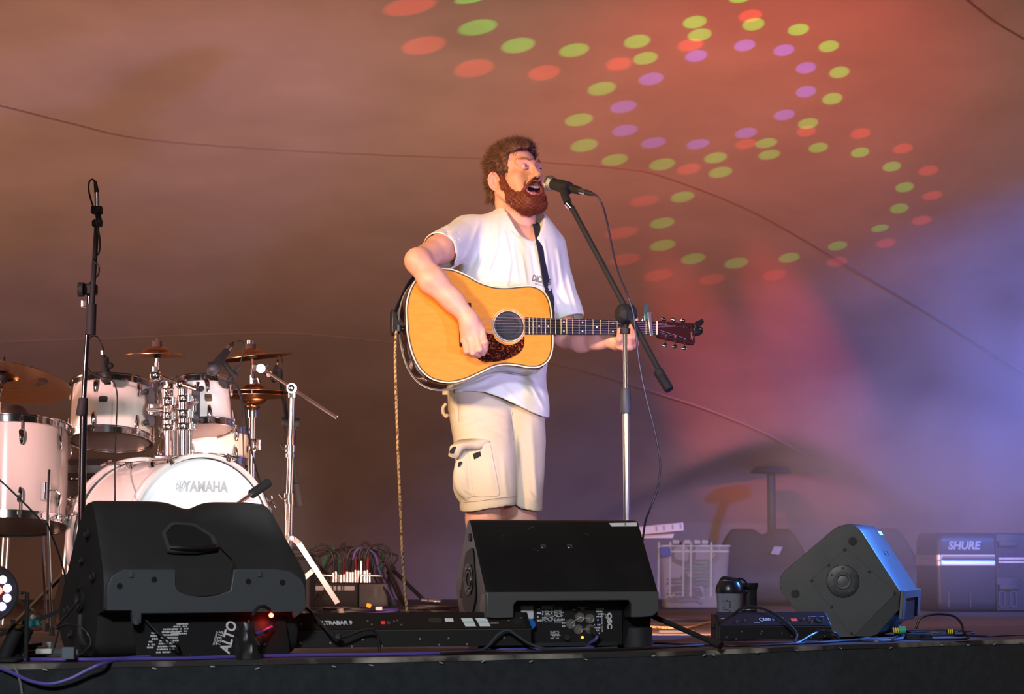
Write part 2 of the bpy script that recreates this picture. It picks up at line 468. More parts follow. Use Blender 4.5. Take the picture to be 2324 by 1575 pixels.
m_skirt = mat('stage_skirt_felt', (.018, .021, .025), .95, sheen=.15)
noisy(m_skirt, (.012, .015, .018), (.024, .029, .033), 30, 4, (1, 1, 1), .3, .7, .4, 300)
sk = MB(); rows = []
path = []
for a, b in zip(EP[:-1], EP[1:]):
    for i in range(14): path.append(a.lerp(b, i/14))
path.append(EP[-1])
for j, z in enumerate(np.linspace(-.012, -1.1, 12)):
    rows.append([Vector((p.x + .004*sin(i*.9)*j/6, p.y - .006 - .006*sin(i*.55+.3*j)*j/6, z)) for i, p in enumerate(path)])
sk.loft(rows, closed=False, caps=False); skirt = sk.build('wall_front', m_skirt, label='black felt skirt stapled along the front edge of the stage', kind='structure')
m_edge = mat('worn_plywood_edge', (.2, .17, .14), .8); noisy(m_edge, (.03, .027, .025), (.42, .38, .32), 5, 6, (1, 1, 1), .48, .66)
MB().loft([[Vector((p.x, p.y-.009, z)) for p in path] for z in (.001, -.0135)] , closed=False, caps=False).build('trim_1', m_edge, label='worn pale plywood lip along the stage edge', kind='structure')
m_staple = mat('staple_steel', (.75, .77, .8), .35, .6)
rnd = random.Random(4)
for px in (102, 350, 482, 584, 758, 842, 1001, 1097, 1205, 1329, 1483, 1598, 1619, 1719, 1808, 1908, 2021, 2137, 2197, 2257, 2316):
    py = np.interp(px, [0, 560, 1000, 1260, 1550, 1900, 2324], [1523, 1514, 1506, 1496, 1487, 1471, 1456]) + rnd.uniform(-3, 4)
    j = min(range(len(EDGE)-1), key=lambda i: abs((1162 + FPX*((EDGE[i].x+EDGE[i+1].x)/2)/((EDGE[i].y+EDGE[i+1].y)/2)) - px))
    a, b = EDGE[j], EDGE[j+1]; t = (b-a).normalized(); n = Vector((t.y, -t.x, 0)); q = onplane(px, py, a + n*.012, n)
    a2 = rnd.uniform(-.4, .4)
    MB().bar(q - t*.006*cos(a2) - Vector((0, 0, .006*sin(a2))), q + t*.006*cos(a2) + Vector((0, 0, .006*sin(a2))), .0035, .002, up=n).build('staple', m_staple, skirt)
MB().box((0, 6, -1.15), (16, 22, .1)).build('ground', mat('ground_grass_mat', (.02, .02, .018), .95), label='dark ground in front of the stage', kind='structure')

# ---------------------------------------------------------------- coloured light dots thrown on the canvas by one effect projector
GR = [(1084,62,44,17),(1176,103,38,17),(1303,114,34,15),(1446,94,30,15),(1465,132,28,14),(1577,50,27,14),(1588,79,27,14),(1710,55,25,14),(1812,67,24,13),(1881,105,23,13),(1905,164,23,13),(1889,224,23,13),(1834,280,23,12),(1739,325,25,11),(1746,351,25,11),(1624,358,26,12),(1635,391,27,12),(1503,373,29,13),(1395,363,30,13),(1326,330,31,14),(1314,272,32,14),(1366,201,32,15),(1857,335,22,11),(1952,346,21,11),(2024,378,21,11),(2053,425,21,11),(2041,473,21,11),(1901,558,22,10),(1791,585,24,11),(1671,597,27,12),(1573,587,28,12),(1504,557,29,12),(1503,506,28,12),(1549,447,27,12),(1068,-2,36,9),(1680,-6,26,12),(1997,518,20,8)]
RD = [(930,14,60,20),(962,103,50,20),(1076,155,45,20),(1235,165,36,17),(1405,145,30,15),(1567,102,30,14),(1703,36,27,14),(1830,298,22,12),(1693,327,24,11),(1563,384,28,12),(1462,456,33,12),(1410,528,38,13),(1418,589,36,13),(1494,625,33,13),(1616,634,29,12),(1758,624,27,12),(1900,594,24,11),(2010,552,23,10),(2092,500,23,10),(2116,444,23,10),(2107,387,23,11),(2049,337,23,11),(1953,303,23,12)]
VI = [(1580,127,25,13),(1690,103,24,13),(1779,114,24,13),(1829,154,23,13),(1829,208,23,13),(1780,261,24,12),(1693,302,25,12),(1584,327,26,11),(1483,324,28,12),(1418,296,29,13),(1415,242,30,14),(1478,179,28,14)]
def gobo(name, dots, color, power, tilt=10):
    Lp = Vector((1.7, 6.3, .3)); aim = tent_hit(1650, 300)
    o = lamp('SPOT', name, Lp, aim, color, power, 0.0, spot=60, blend=.05); d = o.data; d.use_nodes = True; nt = d.node_tree
    ez = (aim-Lp).normalized(); ex = ez.cross(Vector((0, 0, 1))).normalized(); ey = ex.cross(ez)
    em = nt.nodes.get('Emission') or nt.nodes.new('ShaderNodeEmission')
    geo = nt.nodes.new('ShaderNodeNewGeometry')
    def vm(op, a, b=None, vb=None):
        n = nt.nodes.new('ShaderNodeVectorMath'); n.operation = op; nt.links.new(a, n.inputs[0])
        if b is not None: nt.links.new(b, n.inputs[1])
        if vb is not None: n.inputs[1].default_value = vb
        return n
    def mm(op, a, b=None, vb=None):
        n = nt.nodes.new('ShaderNodeMath'); n.operation = op; nt.links.new(a, n.inputs[0])
        if b is not None: nt.links.new(b, n.inputs[1])
        if vb is not None: n.inputs[1].default_value = vb
        return n.outputs[0]
    I = geo.outputs['Incoming']
    dz = vm('DOT_PRODUCT', I, vb=ez).outputs['Value']
    u = mm('DIVIDE', vm('DOT_PRODUCT', I, vb=ex).outputs['Value'], dz); v = mm('DIVIDE', vm('DOT_PRODUCT', I, vb=ey).outputs['Value'], dz)
    c = nt.nodes.new('ShaderNodeCombineXYZ'); nt.links.new(u, c.inputs[0]); nt.links.new(v, c.inputs[1]); c.inputs[2].default_value = 1
    def uv(q): w = q-Lp; z = w.dot(ez); return np.array([w.dot(ex)/z, w.dot(ey)/z])
    tot = None
    for (px, py, a, b) in dots:
        t = radians(-tilt); c0 = uv(tent_hit(px, py))
        ca = uv(tent_hit(px + a*cos(t), py + a*sin(t))) - c0; cb = uv(tent_hit(px - b*sin(t), py + b*cos(t))) - c0
        Mi = np.linalg.inv(np.stack([ca, cb], 1)); off = -Mi @ c0
        p = vm('DOT_PRODUCT', c.outputs[0], vb=(Mi[0, 0], Mi[0, 1], off[0])).outputs['Value']
        q = vm('DOT_PRODUCT', c.outputs[0], vb=(Mi[1, 0], Mi[1, 1], off[1])).outputs['Value']
        r2 = mm('ADD', mm('MULTIPLY', p, p), mm('MULTIPLY', q, q))
        mr = nt.nodes.new('ShaderNodeMapRange'); nt.links.new(r2, mr.inputs[0])
        mr.inputs[1].default_value = 1.25; mr.inputs[2].default_value = .7; mr.inputs[3].default_value = 0; mr.inputs[4].default_value = 1
        tot = mr.outputs[0] if tot is None else mm('MAXIMUM', tot, mr.outputs[0])
    nt.links.new(tot, em.inputs['Strength']); em.inputs['Color'].default_value = (1, 1, 1, 1)
    out = [n for n in nt.nodes if n.type == 'OUTPUT_LIGHT'][0]; nt.links.new(em.outputs[0], out.inputs[0])
    return o
gobo('dot_projector_green', GR, (.12, 1, .08), 900)
gobo('dot_projector_red', RD, (1, .06, .04), 900)
gobo('dot_projector_violet', VI, (.22, .16, 1), 1100)

# the side pole that props the canvas
pl = thing('tent_pole', 'dark steel tent pole with a rounded head pushing up the canvas behind the wedges', 'tent pole', (1.63, 14.35, 0))
m_pole = mat('pole_navy_steel', (.010, .018, .035), .6, .0)
pt = P(1750, 1052, 14.2)
MB().cyl((pt.x, 14.2, .005), (pt.x, 14.2, pt.z-.02), .027, n=16).build('pole', m_pole, pl)
MB().lathe([(.028, -.05), (.05, -.028), (.09, -.026), (.125, -.040), (.13, -.034), (.10, -.006), (.02, .004)], Matrix.Translation((pt.x, 14.2, pt.z-.02)), 24).build('pole_head', m_pole, pl)
MB().lathe([(.08, 0), (.08, .006), (.035, .012), (.035, .03)], Matrix.Translation((pt.x, 14.2, .001)), 20).build('foot_plate', m_pole, pl)

# ---------------------------------------------------------------- acoustic guitar
GN = Vector((.24, -.955, .15)).normalized()       # the way the soundboard faces
G0 = P(1155, 740, 7.53)                            # centre of the sound hole
def G(px, py, off=0.0): return onplane(px, py, G0, GN) + GN*off
gx = (G(1480, 745) - G(950, 738)).normalized(); gy = (Vector((0, 0, 1)) - GN*GN.z).normalized(); gy = (gy - gx*gy.dot(gx)).normalized()
guitar = thing('acoustic_guitar', 'acoustic guitar with an orange spruce top hanging across the singer', 'guitar', G0)
m_spruce = mat('spruce_top', (.8, .33, .045), .32, coat=.5, coat_rough=.12)
def wood_tex(m, c1, c2, F, sc):
    tc = N(m, 'ShaderNodeTexCoord'); mp = N(m, 'ShaderNodeMapping')
    mp.inputs['Rotation'].default_value = F.to_3x3().transposed().to_euler(); mp.inputs['Scale'].default_value = sc
    L(m, tc.outputs['Object'], mp.inputs[0])
    nz = N(m, 'ShaderNodeTexNoise'); nz.inputs['Scale'].default_value = 10; nz.inputs['Detail'].default_value = 5; L(m, mp.outputs[0], nz.inputs['Vector'])
    r = N(m, 'ShaderNodeValToRGB'); r.color_ramp.elements[0].position = .32; r.color_ramp.elements[1].position = .68
    r.color_ramp.elements[0].color = (*c1, 1); r.color_ramp.elements[1].color = (*c2, 1)
    L(m, nz.outputs[0], r.inputs[0]); L(m, r.outputs[0], bsdf(m).inputs['Base Color'])
FG = frame((0, 0, 0), x=gx, y=gy)
wood_tex(m_spruce, (.72, .245, .028), (.80, .29, .038), FG, (.5, 9, 9))
m_rose = mat('rosewood_side', (.02, .007, .006), .15, coat=.8, coat_rough=.06); wood_tex(m_rose, (.012, .004, .004), (.045, .016, .012), FG, (1, 8, 8))
m_bind = mat('cream_binding', (.72, .62, .46), .35)
m_purf = mat('dark_herringbone', (.07, .045, .02), .5)
m_ebony = mat('ebony_board', (.012, .010, .012), .35)
m_tort = mat('tortoiseshell', (.05, .01, .006), .12, coat=.6)
tc = N(m_tort, 'ShaderNodeTexCoord'); vz = N(m_tort, 'ShaderNodeTexNoise'); vz.inputs['Scale'].default_value = 95; vz.inputs['Detail'].default_value = 6; vz.inputs['Distortion'].default_value = 1.6
L(m_tort, tc.outputs['Object'], vz.inputs[0]); rr = N(m_tort, 'ShaderNodeValToRGB'); L(m_tort, vz.outputs[0], rr.inputs[0])
rr.color_ramp.elements[0].position = .52; rr.color_ramp.elements[0].color = (.022, .005, .004, 1); rr.color_ramp.elements[1].position = .72; rr.color_ramp.elements[1].color = (.5, .09, .02, 1); L(m_tort, rr.outputs[0], bsdf(m_tort).inputs['Base Color'])
m_chrome = mat('chrome', (.86, .86, .88), .12, 1.0)
m_steel = mat('brushed_steel', (.6, .6, .62), .3, 1.0)
m_brass = mat('fret_brass', (.85, .62, .28), .3, 1.0)
m_black = mat('black_plastic', (.012, .012, .013), .4)
m_matte = mat('matte_black', (.009, .009, .010), .75)
m_rub = mat('rubber_black', (.016, .016, .018), .65)
m_pearl = mat('pearl_dot', (.85, .85, .82), .2)
outl = [(921,726),(920.6,694),(927.6,662),(940,638),(962,616),(985,608.5),(1007,608),(1029,611),(1058,622.5),(1086,638),(1115,648),(1143.5,651),(1172,649),(1200.6,647),(1219.7,651),(1235.5,662),(1246.7,679.7),(1252,703.5),(1254.6,732),(1256,760.6),(1255.5,789),(1250,811),(1238.7,825.7),(1221,834.6),(1197.5,835),(1172,830.5),(1143.5,829),(1118,834.6),(1089.5,848),(1058,862),(1029,869),(1004,868.6),(978,860.6),(956,843),(940,818),(929,786),(923,754)]
o2 = sp2(outl, 4)
rim = [G(p.x, p.y) for p in o2]; cen = G(1100, 742)
def inset(pts, d):
    out = []; n = len(pts)
    for i, p in enumerate(pts):
        t = (pts[(i+1) % n] - pts[i-1]).normalized(); q = GN.cross(t)
        if q.dot(cen - p) < 0: q = -q
        # constant-side normal
        out.append(p + q*d)
    return out
# orientation-stable inward normals
def inset2(pts, d):
    n = len(pts); sgn = 1 if sum((pts[(i+1) % n]-pts[i]).cross(pts[i]-cen).dot(GN) for i in range(n)) < 0 else -1
    return [p + GN.cross((pts[(i+1) % n]-pts[i-1]).normalized())*d*sgn for i, p in enumerate(pts)]
if sum(((q-cen).length - (p-cen).length) for p, q in zip(rim, inset2(rim, .01))) > 0:
    _i = inset2; inset2 = lambda pts, d: _i(pts, -d)
DEP = .108
def depth(p):   # the body is thinner towards the neck
    return DEP - .018*max(0, min(1, (p-rim[0]).dot(gx)/.5))
in1, in2 = inset2(rim, .0045), inset2(rim, .0085)
MB().loft([[p for p in in2], [p + GN*.0008 for p in in2]], True, False)
hole_c, hole_r = G0, .0505
def strip(a, b, n_, m, z0=.0):
    mb = MB(); mb.loft([[p + GN*z0 for p in a], [p + GN*(z0+.0012) for p in a], [p + GN*(z0+.0012) for p in b], [p + GN*z0 for p in b]], True, False); return mb.build(n_, m, guitar)
# the top: ring between the outline and the sound hole, made with a bridge of strips
mb = MB(); nn = len(in2)
ang = [atan2((p-hole_c).dot(gy), (p-hole_c).dot(gx)) for p in in2]
hr = [hole_c + gx*hole_r*cos(a) + gy*hole_r*sin(a) for a in ang]
ring = [in2]
for t in (.25, .5, .75): ring.append([p.lerp(q, t) for p, q in zip(in2, hr)])
ring.append(hr); ring.append([q - GN*.004 for q in hr]); mb.loft(ring, True, False)
mb.build('soundboard', m_spruce, guitar)
strip(rim, in1, 'binding', m_bind, 0); strip(in1, in2, 'purfling', m_purf, -.0002)
prof = [(0, 0), (-.001, .25), (0, .5), (.0, .9), (-.0015, 1.0)]
mb = MB(); mb.loft([[p - GN*depth(p)*t for p in inset2(rim, -a)] for a, t in ((0, 0), (.0015, .03), (.002, .3), (.002, .7), (0, .985))], True, False); mb.build('side', m_rose, guitar)
mb = MB(); bk = [p - GN*depth(p) for p in rim]; bi = inset2(bk, .04); bi = [q - GN*.008 for q in bi]; mb.loft([bk, bi], True, False); i0 = mb.put(bi); mb.f.append(list(range(i0, i0+len(bi)))); mb.build('back', m_rose, guitar)
strip([p - GN*(depth(p)-.001) for p in inset2(rim, -.003)], [p - GN*(depth(p)+.001) for p in rim], 'back_binding', m_bind, -.002)
FH = frame(hole_c, x=gx, y=gy)
MB().lathe([(.0505, .0005), (.0505, .0022), (.053, .0022), (.053, .0005)], FH, 48, False).build('rosette', m_bind, guitar)
MB().lathe([(.0535, .0006), (.0535, .0014), (.0575, .0014), (.0575, .0006)], FH, 48, False).build('rosette', mat('rosette_wood', (.42, .25, .09), .4), guitar)
MB().lathe([(.0575, .0006), (.0575, .0016), (.059, .0016), (.059, .0006)], FH, 48, False).build('rosette', m_bind, guitar)
m_cover = mat('rubber_cover', (.02, .021, .023), .5)
MB().lathe([(.049, -.004), (.049, .001), (.046, .0022), (.042, .001), (.034, .0008), (.032, .0022), (.029, .0022), (.027, .0004), (.001, .0004)], FH, 48).build('feedback_cover', m_cover, guitar)
pg = [(1100,757),(1109,757.5),(1119,759),(1122,768),(1132,777),(1145,782.5),(1160,783),(1174,778),(1184,769),(1189.3,764),(1189.6,775),(1186.5,790),(1173,805),(1148.6,816),(1124,821),(1099,821),(1085,815),(1079,806),(1086,790)]
MB().prism([G(p.x, p.y, .0008) for p in sp2(pg, 5)], GN*.0016).build('pickguard', m_tort, guitar)
MB().prism([G(x, y, .0006) for x, y in ((1042,689),(1068,688.5),(1068.5,703),(1067,786),(1042,786),(1040,700))], GN*.008).build('bridge', m_ebony, guitar, bevel=.001)
# neck and fretboard
fl = [(1191,721.3),(1489,731),(1489,760.5),(1191,760)]
MB().prism([G(x, y, .001) for x, y in fl], GN*.0055).build('fretboard', m_ebony, guitar, bevel=.0006)
def nb(px, a): 
    t = (px-1191)/(1489-1191); top_ = 721.3 + 9.7*t; bot = 760 + .5*t; return top_ + (bot-top_)*a
mb = MB(); rings = []
for px in np.linspace(1250, 1489, 10):
    w = [G(px, nb(px, a), .001) for a in (0, 1)]; c = (w[0]+w[1])/2; h = (w[0]-w[1])/2; rings.append([c + h*cos(pi*k/10)*(1 if k else 1) - GN*.019*sin(pi*k/10) for k in range(11)])
mb.loft(rings, True, True); mb.build('neck', mat('mahogany_neck', (.10, .035, .02), .3, coat=.4), guitar)
hx = [G(1256, nb(1256, a), z) for a, z in ((-.05, -.002), (1.05, -.002), (1.05, -.07), (-.05, -.085))]
MB().prism([G(1247, 724, 0), G(1247, 762, 0), G(1247, 762, -.075), G(1247, 724, -.075)], gx*.022).build('neck_heel', bpy.data.materials['mahogany_neck'], guitar, bevel=.004)
# frets: positions by the equal-tempered rule from the nut
nut = 1489.0; sc_px = (nut - 1055.0)
fr = [nut - sc_px*(1-2**(-i/12)) for i in range(1, 21)]
for px in fr:
    if px < 1193: continue
    MB().cyl(G(px, nb(px, .01), .0068), G(px, nb(px, .99), .0068), .0011, n=6).build('fret', m_brass, guitar)
for i, aa in ((3, (.5,)), (5, (.22, .78)), (7, (.5,)), (9, (.22, .78)), (10, ()), (12, (.22, .78)), (15, (.5,)), (17, (.5,))):
    a = fr[i-1]; b = fr[i-2]; px = (a+b)/2
    for q in aa: MB().cyl(G(px, nb(px, q), .006), G(px, nb(px, q), .0071), .0028, n=12).build('inlay_dot', m_pearl, guitar)
MB().prism([G(x, y, .001) for x, y in ((1487.2,730.5),(1491,730.5),(1491,760.8),(1487.2,760.8))], GN*.008).build('nut', m_bind, guitar)
m_head = mat('rosewood_headplate', (.045, .012, .014), .2, coat=.5)
HT = lambda px, py, off=0: G(px, py, off) - GN*max(0, (px-1489))*.00033
hp = [(1489,731),(1497,728.6),(1520,728.4),(1577,729),(1581,731),(1583,750),(1583.5,772),(1581,777.5),(1573,777.5),(1535,772),(1499,766.7),(1489,761)]
MB().loft([[HT(x, y, .003) for x, y in hp], [HT(x, y, -.013) for x, y in hp]]).build('headstock', m_head, guitar, bevel=.0012)
sy0 = [721.7, 728.5, 735.4, 742.0, 749.2, 756.0]; sy1 = [734.5, 738.5, 743.5, 748.5, 753.5, 758]
posts = [(1513.5,735.2),(1536.5,737.6),(1559.5,737.8),(1515.5,761),(1538.5,763),(1562,766)]
order = [0, 1, 2, 5, 4, 3]
for k_ in range(6):
    y0 = sy0[k_]; y1 = sy1[k_]; xb = 1050.0; slope = (y1-y0)/(1489-1118); yb = y0 - slope*68
    pp = posts[[0, 1, 2, 5, 4, 3][k_]]
    MB().tube([G(xb, yb, .010), G(1118, y0, .0095), G(1300, y0+slope*182, .009), G(1489, y1, .0085), HT(pp[0], pp[1], .006)], [.0007, .0007, .0006, .0005, .0005][0]*(1.15 - .1*k_), 5).build('string', m_steel if k_ > 3 else mat('bronze_string', (.75, .5, .42), .35, 1.0), guitar)
for i, (x, y) in enumerate(posts):
    F_ = frame(HT(x, y, .002), z=GN)
    up = y < 750; g = MB().lathe([(.0075, 0), (.0075, .002), (.0055, .003), (.0042, .009), (.0030, .011)], F_, 14).build('tuner_post', m_chrome, guitar)
    bx, by = [(1509,722),(1533,722),(1556,722.5),(1512,781),(1536,782.5),(1559.5,785)][i]
    s_ = HT(x, y, -.012); e_ = HT(bx, by, -.008)
    mb = MB().cyl(s_, e_, .0022, n=8); ax = (e_-s_).normalized(); R_ = Matrix((gx, ax, gx.cross(ax))).transposed()
    mb.sphere(e_, .0108, 14, 8, (.95, .72, .45), R_); mb.box(s_, (.012, .012, .008), R_); mb.build('tuner_button', m_chrome, guitar)
m_logo = mat('gold_inlay', (.5, .36, .22), .35, .6)
text('headstock_lettering', 'Sigma', frame(HT(1574.5, 759, .0036), x=gy, y=-gx), .0115, m_logo, guitar, sx=1.1, shear=.3)
# end block hardware
ep = G(905, 715, -.05)
MB().lathe([(.007, 0), (.007, .012), (.011, .014), (.011, .02), (.004, .022)], frame(G(921, 738, -.05), z=-gx), 16).build('strap_button', m_black, guitar)

# capo, clip tuner and strap ride on the guitar but lift off: their own things
m_alu = mat('capo_silver', (.75, .75, .82), .25, .9)
capo = thing('capo', 'silver guitar capo clamped over the strings next to the nut', 'capo', G(1470, 745))
MB().prism([G(x, y, .0095) for x, y in ((1466.5,711),(1474,711.5),(1479,764),(1472,765.5),(1469,740))], GN*.009).build('clamp_bar', m_alu, capo, bevel=.0015)
MB().prism([G(x, y, .004) for x, y in ((1463,690),(1472,689),(1470,705),(1465,730),(1461,728))], GN*-.010).build('handle', mat('capo_teal', (.12, .3, .36), .3, .8), capo, bevel=.001)
MB().prism([G(x, y, .012) for x, y in ((1468,712),(1478,710),(1478,714),(1471,718))], GN*-.02).build('hinge', m_alu, capo, bevel=.001)
MB().tube(spline([G(1467, 729, -.002), G(1462, 733, -.012), G(1462, 727, -.03), G(1467, 712, -.02)], 5), .0025, 6).build('spring', m_alu, capo)
ct = thing('clip_tuner', 'black clip-on tuner gripping the end of the headstock', 'tuner', G(1590, 735))
MB().prism([HT(x, y, .004) for x, y in ((1576,731),(1598,720),(1603,727),(1598,734),(1580,744))], GN*.016).build('display', m_black, ct, bevel=.003)
MB().prism([HT(x, y, -.018) for x, y in ((1577,736),(1592,738),(1601,746),(1600,753),(1586,756),(1577,748))], GN*.034).build('clip', m_black, ct, bevel=.004)
MB().sphere(HT(1594, 744, .016), .008, 12, 8).build('swivel', m_black, ct)

# ---------------------------------------------------------------- the singer
man = thing('person', 'bearded red-haired man in white t-shirt and beige cargo shorts singing and playing guitar', 'person', (.02, 7.8, 0))
m_skin = mat('skin', (.74, .40, .28), .48, sss=.12, spec=.4); noisy(m_skin, (.70, .33, .235), (.78, .43, .31), 22, 4, (1, 1, 1), .3, .7)
m_lip = mat('lip', (.56, .17, .15), .35); m_mouth = mat('mouth_inside', (.09, .012, .012), .5)
m_tee = mat('white_cotton', (.70, .69, .66), .85, sheen=.2)
m_short = mat('beige_cotton', (.60, .51, .36), .88, sheen=.1)
noisy(m_short, (.56, .475, .335), (.65, .56, .41), 7, 5, (1, 1, 1), .3, .7, .3, 420)
TH = radians(40); PT = radians(8)
hf = Vector((sin(TH)*cos(PT), -cos(TH)*cos(PT), sin(PT))); hr_ = Vector((cos(TH), sin(TH), 0))
hu = Vector((-sin(TH)*sin(PT), cos(TH)*sin(PT), cos(PT)))
roll = radians(1); hr_, hu = hr_*cos(roll) - hu*sin(roll), hu*cos(roll) + hr_*sin(roll)
HC = P(1170, 411, 7.77)
def H(x, y, z): return HC + hr_*x + hf*y + hu*z
HR = [tuple(hr_), tuple(hf), tuple(hu)]
def rot2(a, b, t, A, B): return A*cos(t)+B*sin(t), B*cos(t)-A*sin(t)

def head(f):
    e = lambda c, r, k=.012, op='u', R=HR: f.ell(H(*c), r, R, k, op)
    c = lambda a, b, ra, rb=None, k=.008, op='u': f.cap(H(*a), H(*b), ra, rb, k, op)
    nb_ = P(1182, 512, 7.79)
    f.cap(P(1183, 560, 7.80), H(0, -.03, -.045), .066, .060, .01)
    f.cap(nb_, H(0, .02, -.075), .050, .046, .02)
    e((0, -.014, .045), (.0745, .096, .082)); e((0, .03, -.02), (.064, .068, .088), .02); e((0, .045, -.075), (.052, .046, .05), .02)
    c((-.014, .086, -.100), (.014, .086, -.100), .02, .02, .02)
    for s in (-1, 1):
        e((s*.043, .062, -.012), (.026, .026, .024), .018)
        e((s*.040, .064, -.05), (.022, .026, .03), .018)
        c((s*.012, .087, .041), (s*.044, .074, .043), .012, .011, .014)
        e((s*.033, .101, .024), (.017, .015, .0125), .012, 's')
        c((s*.068, -.005, -.045), (s*.05, .045, -.09), .018, .018, .02)
    # eyeball beds and lids
    for s in (-1, 1):
        e((s*.033, .0815, .024), (.0142, .0135, .0135), .004)
        c((s*.018, .0925, .0205), (s*.048, .086, .0225), .0025, .0025, .004)
    c((0, .090, .036), (0, .113, -.004), .0085, .0105, .012)
    e((0, .1165, -.010), (.0125, .013, .0115), .007)
    for s in (-1, 1):
        e((s*.0135, .104, -.0145), (.0085, .012, .0085), .005)
    for s in (-1, 1): e((s*.0068, .1145, -.0215), (.0038, .006, .0045), .002, 's')
    # open laughing mouth
    lp = mouth_path()
    for i in range(len(lp)): f.cap(lp[i], lp[(i+1) % len(lp)], .0048, .0048, .0006)
    e((0, .096, -.0565), (.0295, .034, .0140), .002, 's')
    for s in (-1, 1):   # smile folds
        c((s*.024, .1, -.022), (s*.039, .086, -.047), .0035, .003, .006, 's')
    # ears
    for s in (-1, 1):
        yr = Vector((0, 0, 0)); A = hr_*s
        ax = (A*.55 - hf*.83).normalized(); out = (A*.83 + hf*.55).normalized()
        c0 = H(s*.0745, -.006, -.008)
        R = [tuple(ax), tuple(out), tuple(hu)]
        f.ell(c0 + ax*.012, (.0195, .0065, .032), R, .004)
        pts = []
        for k in range(11):
            t = radians(-75 + 255*k/10) ; pts.append(c0 + ax*(.012 + .0195*cos(t-.3)) + hu*(.031*sin(t-.1)) + out*.004)
        f.chain(pts, [.0042]*11, .002)
        f.ell(c0 + ax*.009 + out*.007, (.0105, .0065, .017), R, .003, 's')
        f.ell(c0 + ax*.001 - hu*.024 + out*.002, (.009, .0055, .0095), R, .004)
        f.ell(c0 - ax*.002 + out*.004 - hu*.003, (.004, .004, .007), R, .003)

def mouth_path():
    pts = []
    for k in range(20):
        t = 2*pi*k/20; x = .0335*cos(t); z = -.0560 + (.0105 if sin(t) > 0 else .0150)*sin(t) + .008*(cos(t)**2)
        y = .1025 - 9.5*x*x - (.004 if sin(t) < 0 else 0)
        pts.append(H(x, y, z))
    return pts

hl = [HC[i]-.17 for i in range(3)]; hh = [HC[i]+.155 for i in range(3)]; hl[2] = P(0, 545, 7.8).z
f = Field(hl, hh, .00155); head(f); Vh, Fh = f.nets(); Vh = smooth_near(Vh, Fh, H(0, .10, -.060), .045, 4); Vh = smooth_near(Vh, Fh, H(-.078, 0, -.008), .045, 3)
LP = np.array([tuple(p) for p in mouth_path()])
fc = Vh[Fh].mean(1); loc = (fc - np.array(HC)) @ np.array(HR).T
dl = np.min(np.linalg.norm(fc[:, None, :] - LP[None], axis=2), 1) if len(fc) < 60000 else np.concatenate([np.min(np.linalg.norm(fc[i:i+40000, None, :] - LP[None], axis=2), 1) for i in range(0, len(fc), 40000)])
fmh = np.zeros(len(fc), int)
q = ((loc[:, 0]/.0300)**2 + ((loc[:, 2]+.0565)/.0150)**2 < 1.0) & (loc[:, 1] > .05) & (loc[:, 1] < .101 - 9.5*loc[:, 0]**2)
fmh[(dl < .0062) & (loc[:, 1] > .085)] = 1; fmh[q] = 2
q2 = (np.abs(np.abs(loc[:, 0])-.0068) < .0036) & (np.abs(loc[:, 2]+.0215) < .004) & (loc[:, 1] < .1135) & (loc[:, 1] > .1)
fmh[q2] = 2

# right arm (left in the picture) with the strumming hand
SR = P(1053, 538, 7.72); ER = P(948, 592, 7.44); WR = P(1063, 722, 7.425)
EL = P(1283, 762, 7.80); SL = P(1250, 560, 7.84); WL = P(1392, 772, 7.66)
def arm(f, S_, E_, W_, bias, w=1):
    f.cap(S_, S_.lerp(E_, .55), .048*w, .048*w, .02); f.cap(S_.lerp(E_, .5), E_, .048*w, .039, .02)
    f.ell(E_, (.034, .034, .034), None, .02)
    m = E_.lerp(W_, .32) + bias; f.cap(E_, m, .038, .044, .02); f.cap(m, E_.lerp(W_, .72), .0445, .034, .02); f.cap(E_.lerp(W_, .68), W_, .034, .0275, .02)
def rhand(f):
    Y = lambda a, b, y: P(a, b, y)
    kn = [Y(1092, 752, 7.428), Y(1081, 764, 7.418), Y(1068, 771, 7.42), Y(1055, 772, 7.432)]
    pi_ = [Y(1099.5, 776, 7.408), Y(1087.5, 792, 7.398), Y(1073, 800, 7.398), Y(1059, 797, 7.408)]
    tp = [Y(1100, 793, 7.425), Y(1095, 801, 7.425), Y(1086, 805, 7.428), Y(1074, 806, 7.432)]
    t2 = [Y(1094, 795, 7.445), Y(1089, 800, 7.448), Y(1080, 802, 7.452), Y(1069, 800, 7.452)]
    base = WR
    for i in range(4):
        b0 = base + (kn[i]-base)*.25
        f.cap(b0, kn[i], .0235, .0148, .014)
    f.cap(WR, Y(1072, 748, 7.435), .028, .027, .015); f.cap(Y(1060, 748, 7.44), Y(1084, 744, 7.44), .022, .02, .015)
    R_ = [.0122, .0126, .0120, .0108]
    for i in range(4):
        f.ell(kn[i], (R_[i]+.0022,)*3, None, .006)
        f.cap(kn[i], pi_[i], R_[i]+.0006, R_[i]-.0004, .0018); f.cap(pi_[i], tp[i], R_[i]-.0004, R_[i]-.0018, .0015); f.cap(tp[i], t2[i], R_[i]-.0018, R_[i]-.0028, .0015)
    # thumb: from the side of the palm near the wrist, passing under the index finger
    f.chain([Y(1076, 738, 7.455), Y(1093, 760, 7.452), Y(1101, 779, 7.44), Y(1103, 790, 7.432)], [.018, .0145, .0115, .0085], .004)
f = Field([min(SR.x, ER.x, WR.x)-.06, 7.34, P(0, 812, 7.4).z-.02], [max(SR.x, WR.x)+.085, 7.80, SR.z+.02], .0021)
arm(f, SR, ER, WR, Vector((-.006, -.006, -.004))); rhand(f); Vr, Fr = f.nets()
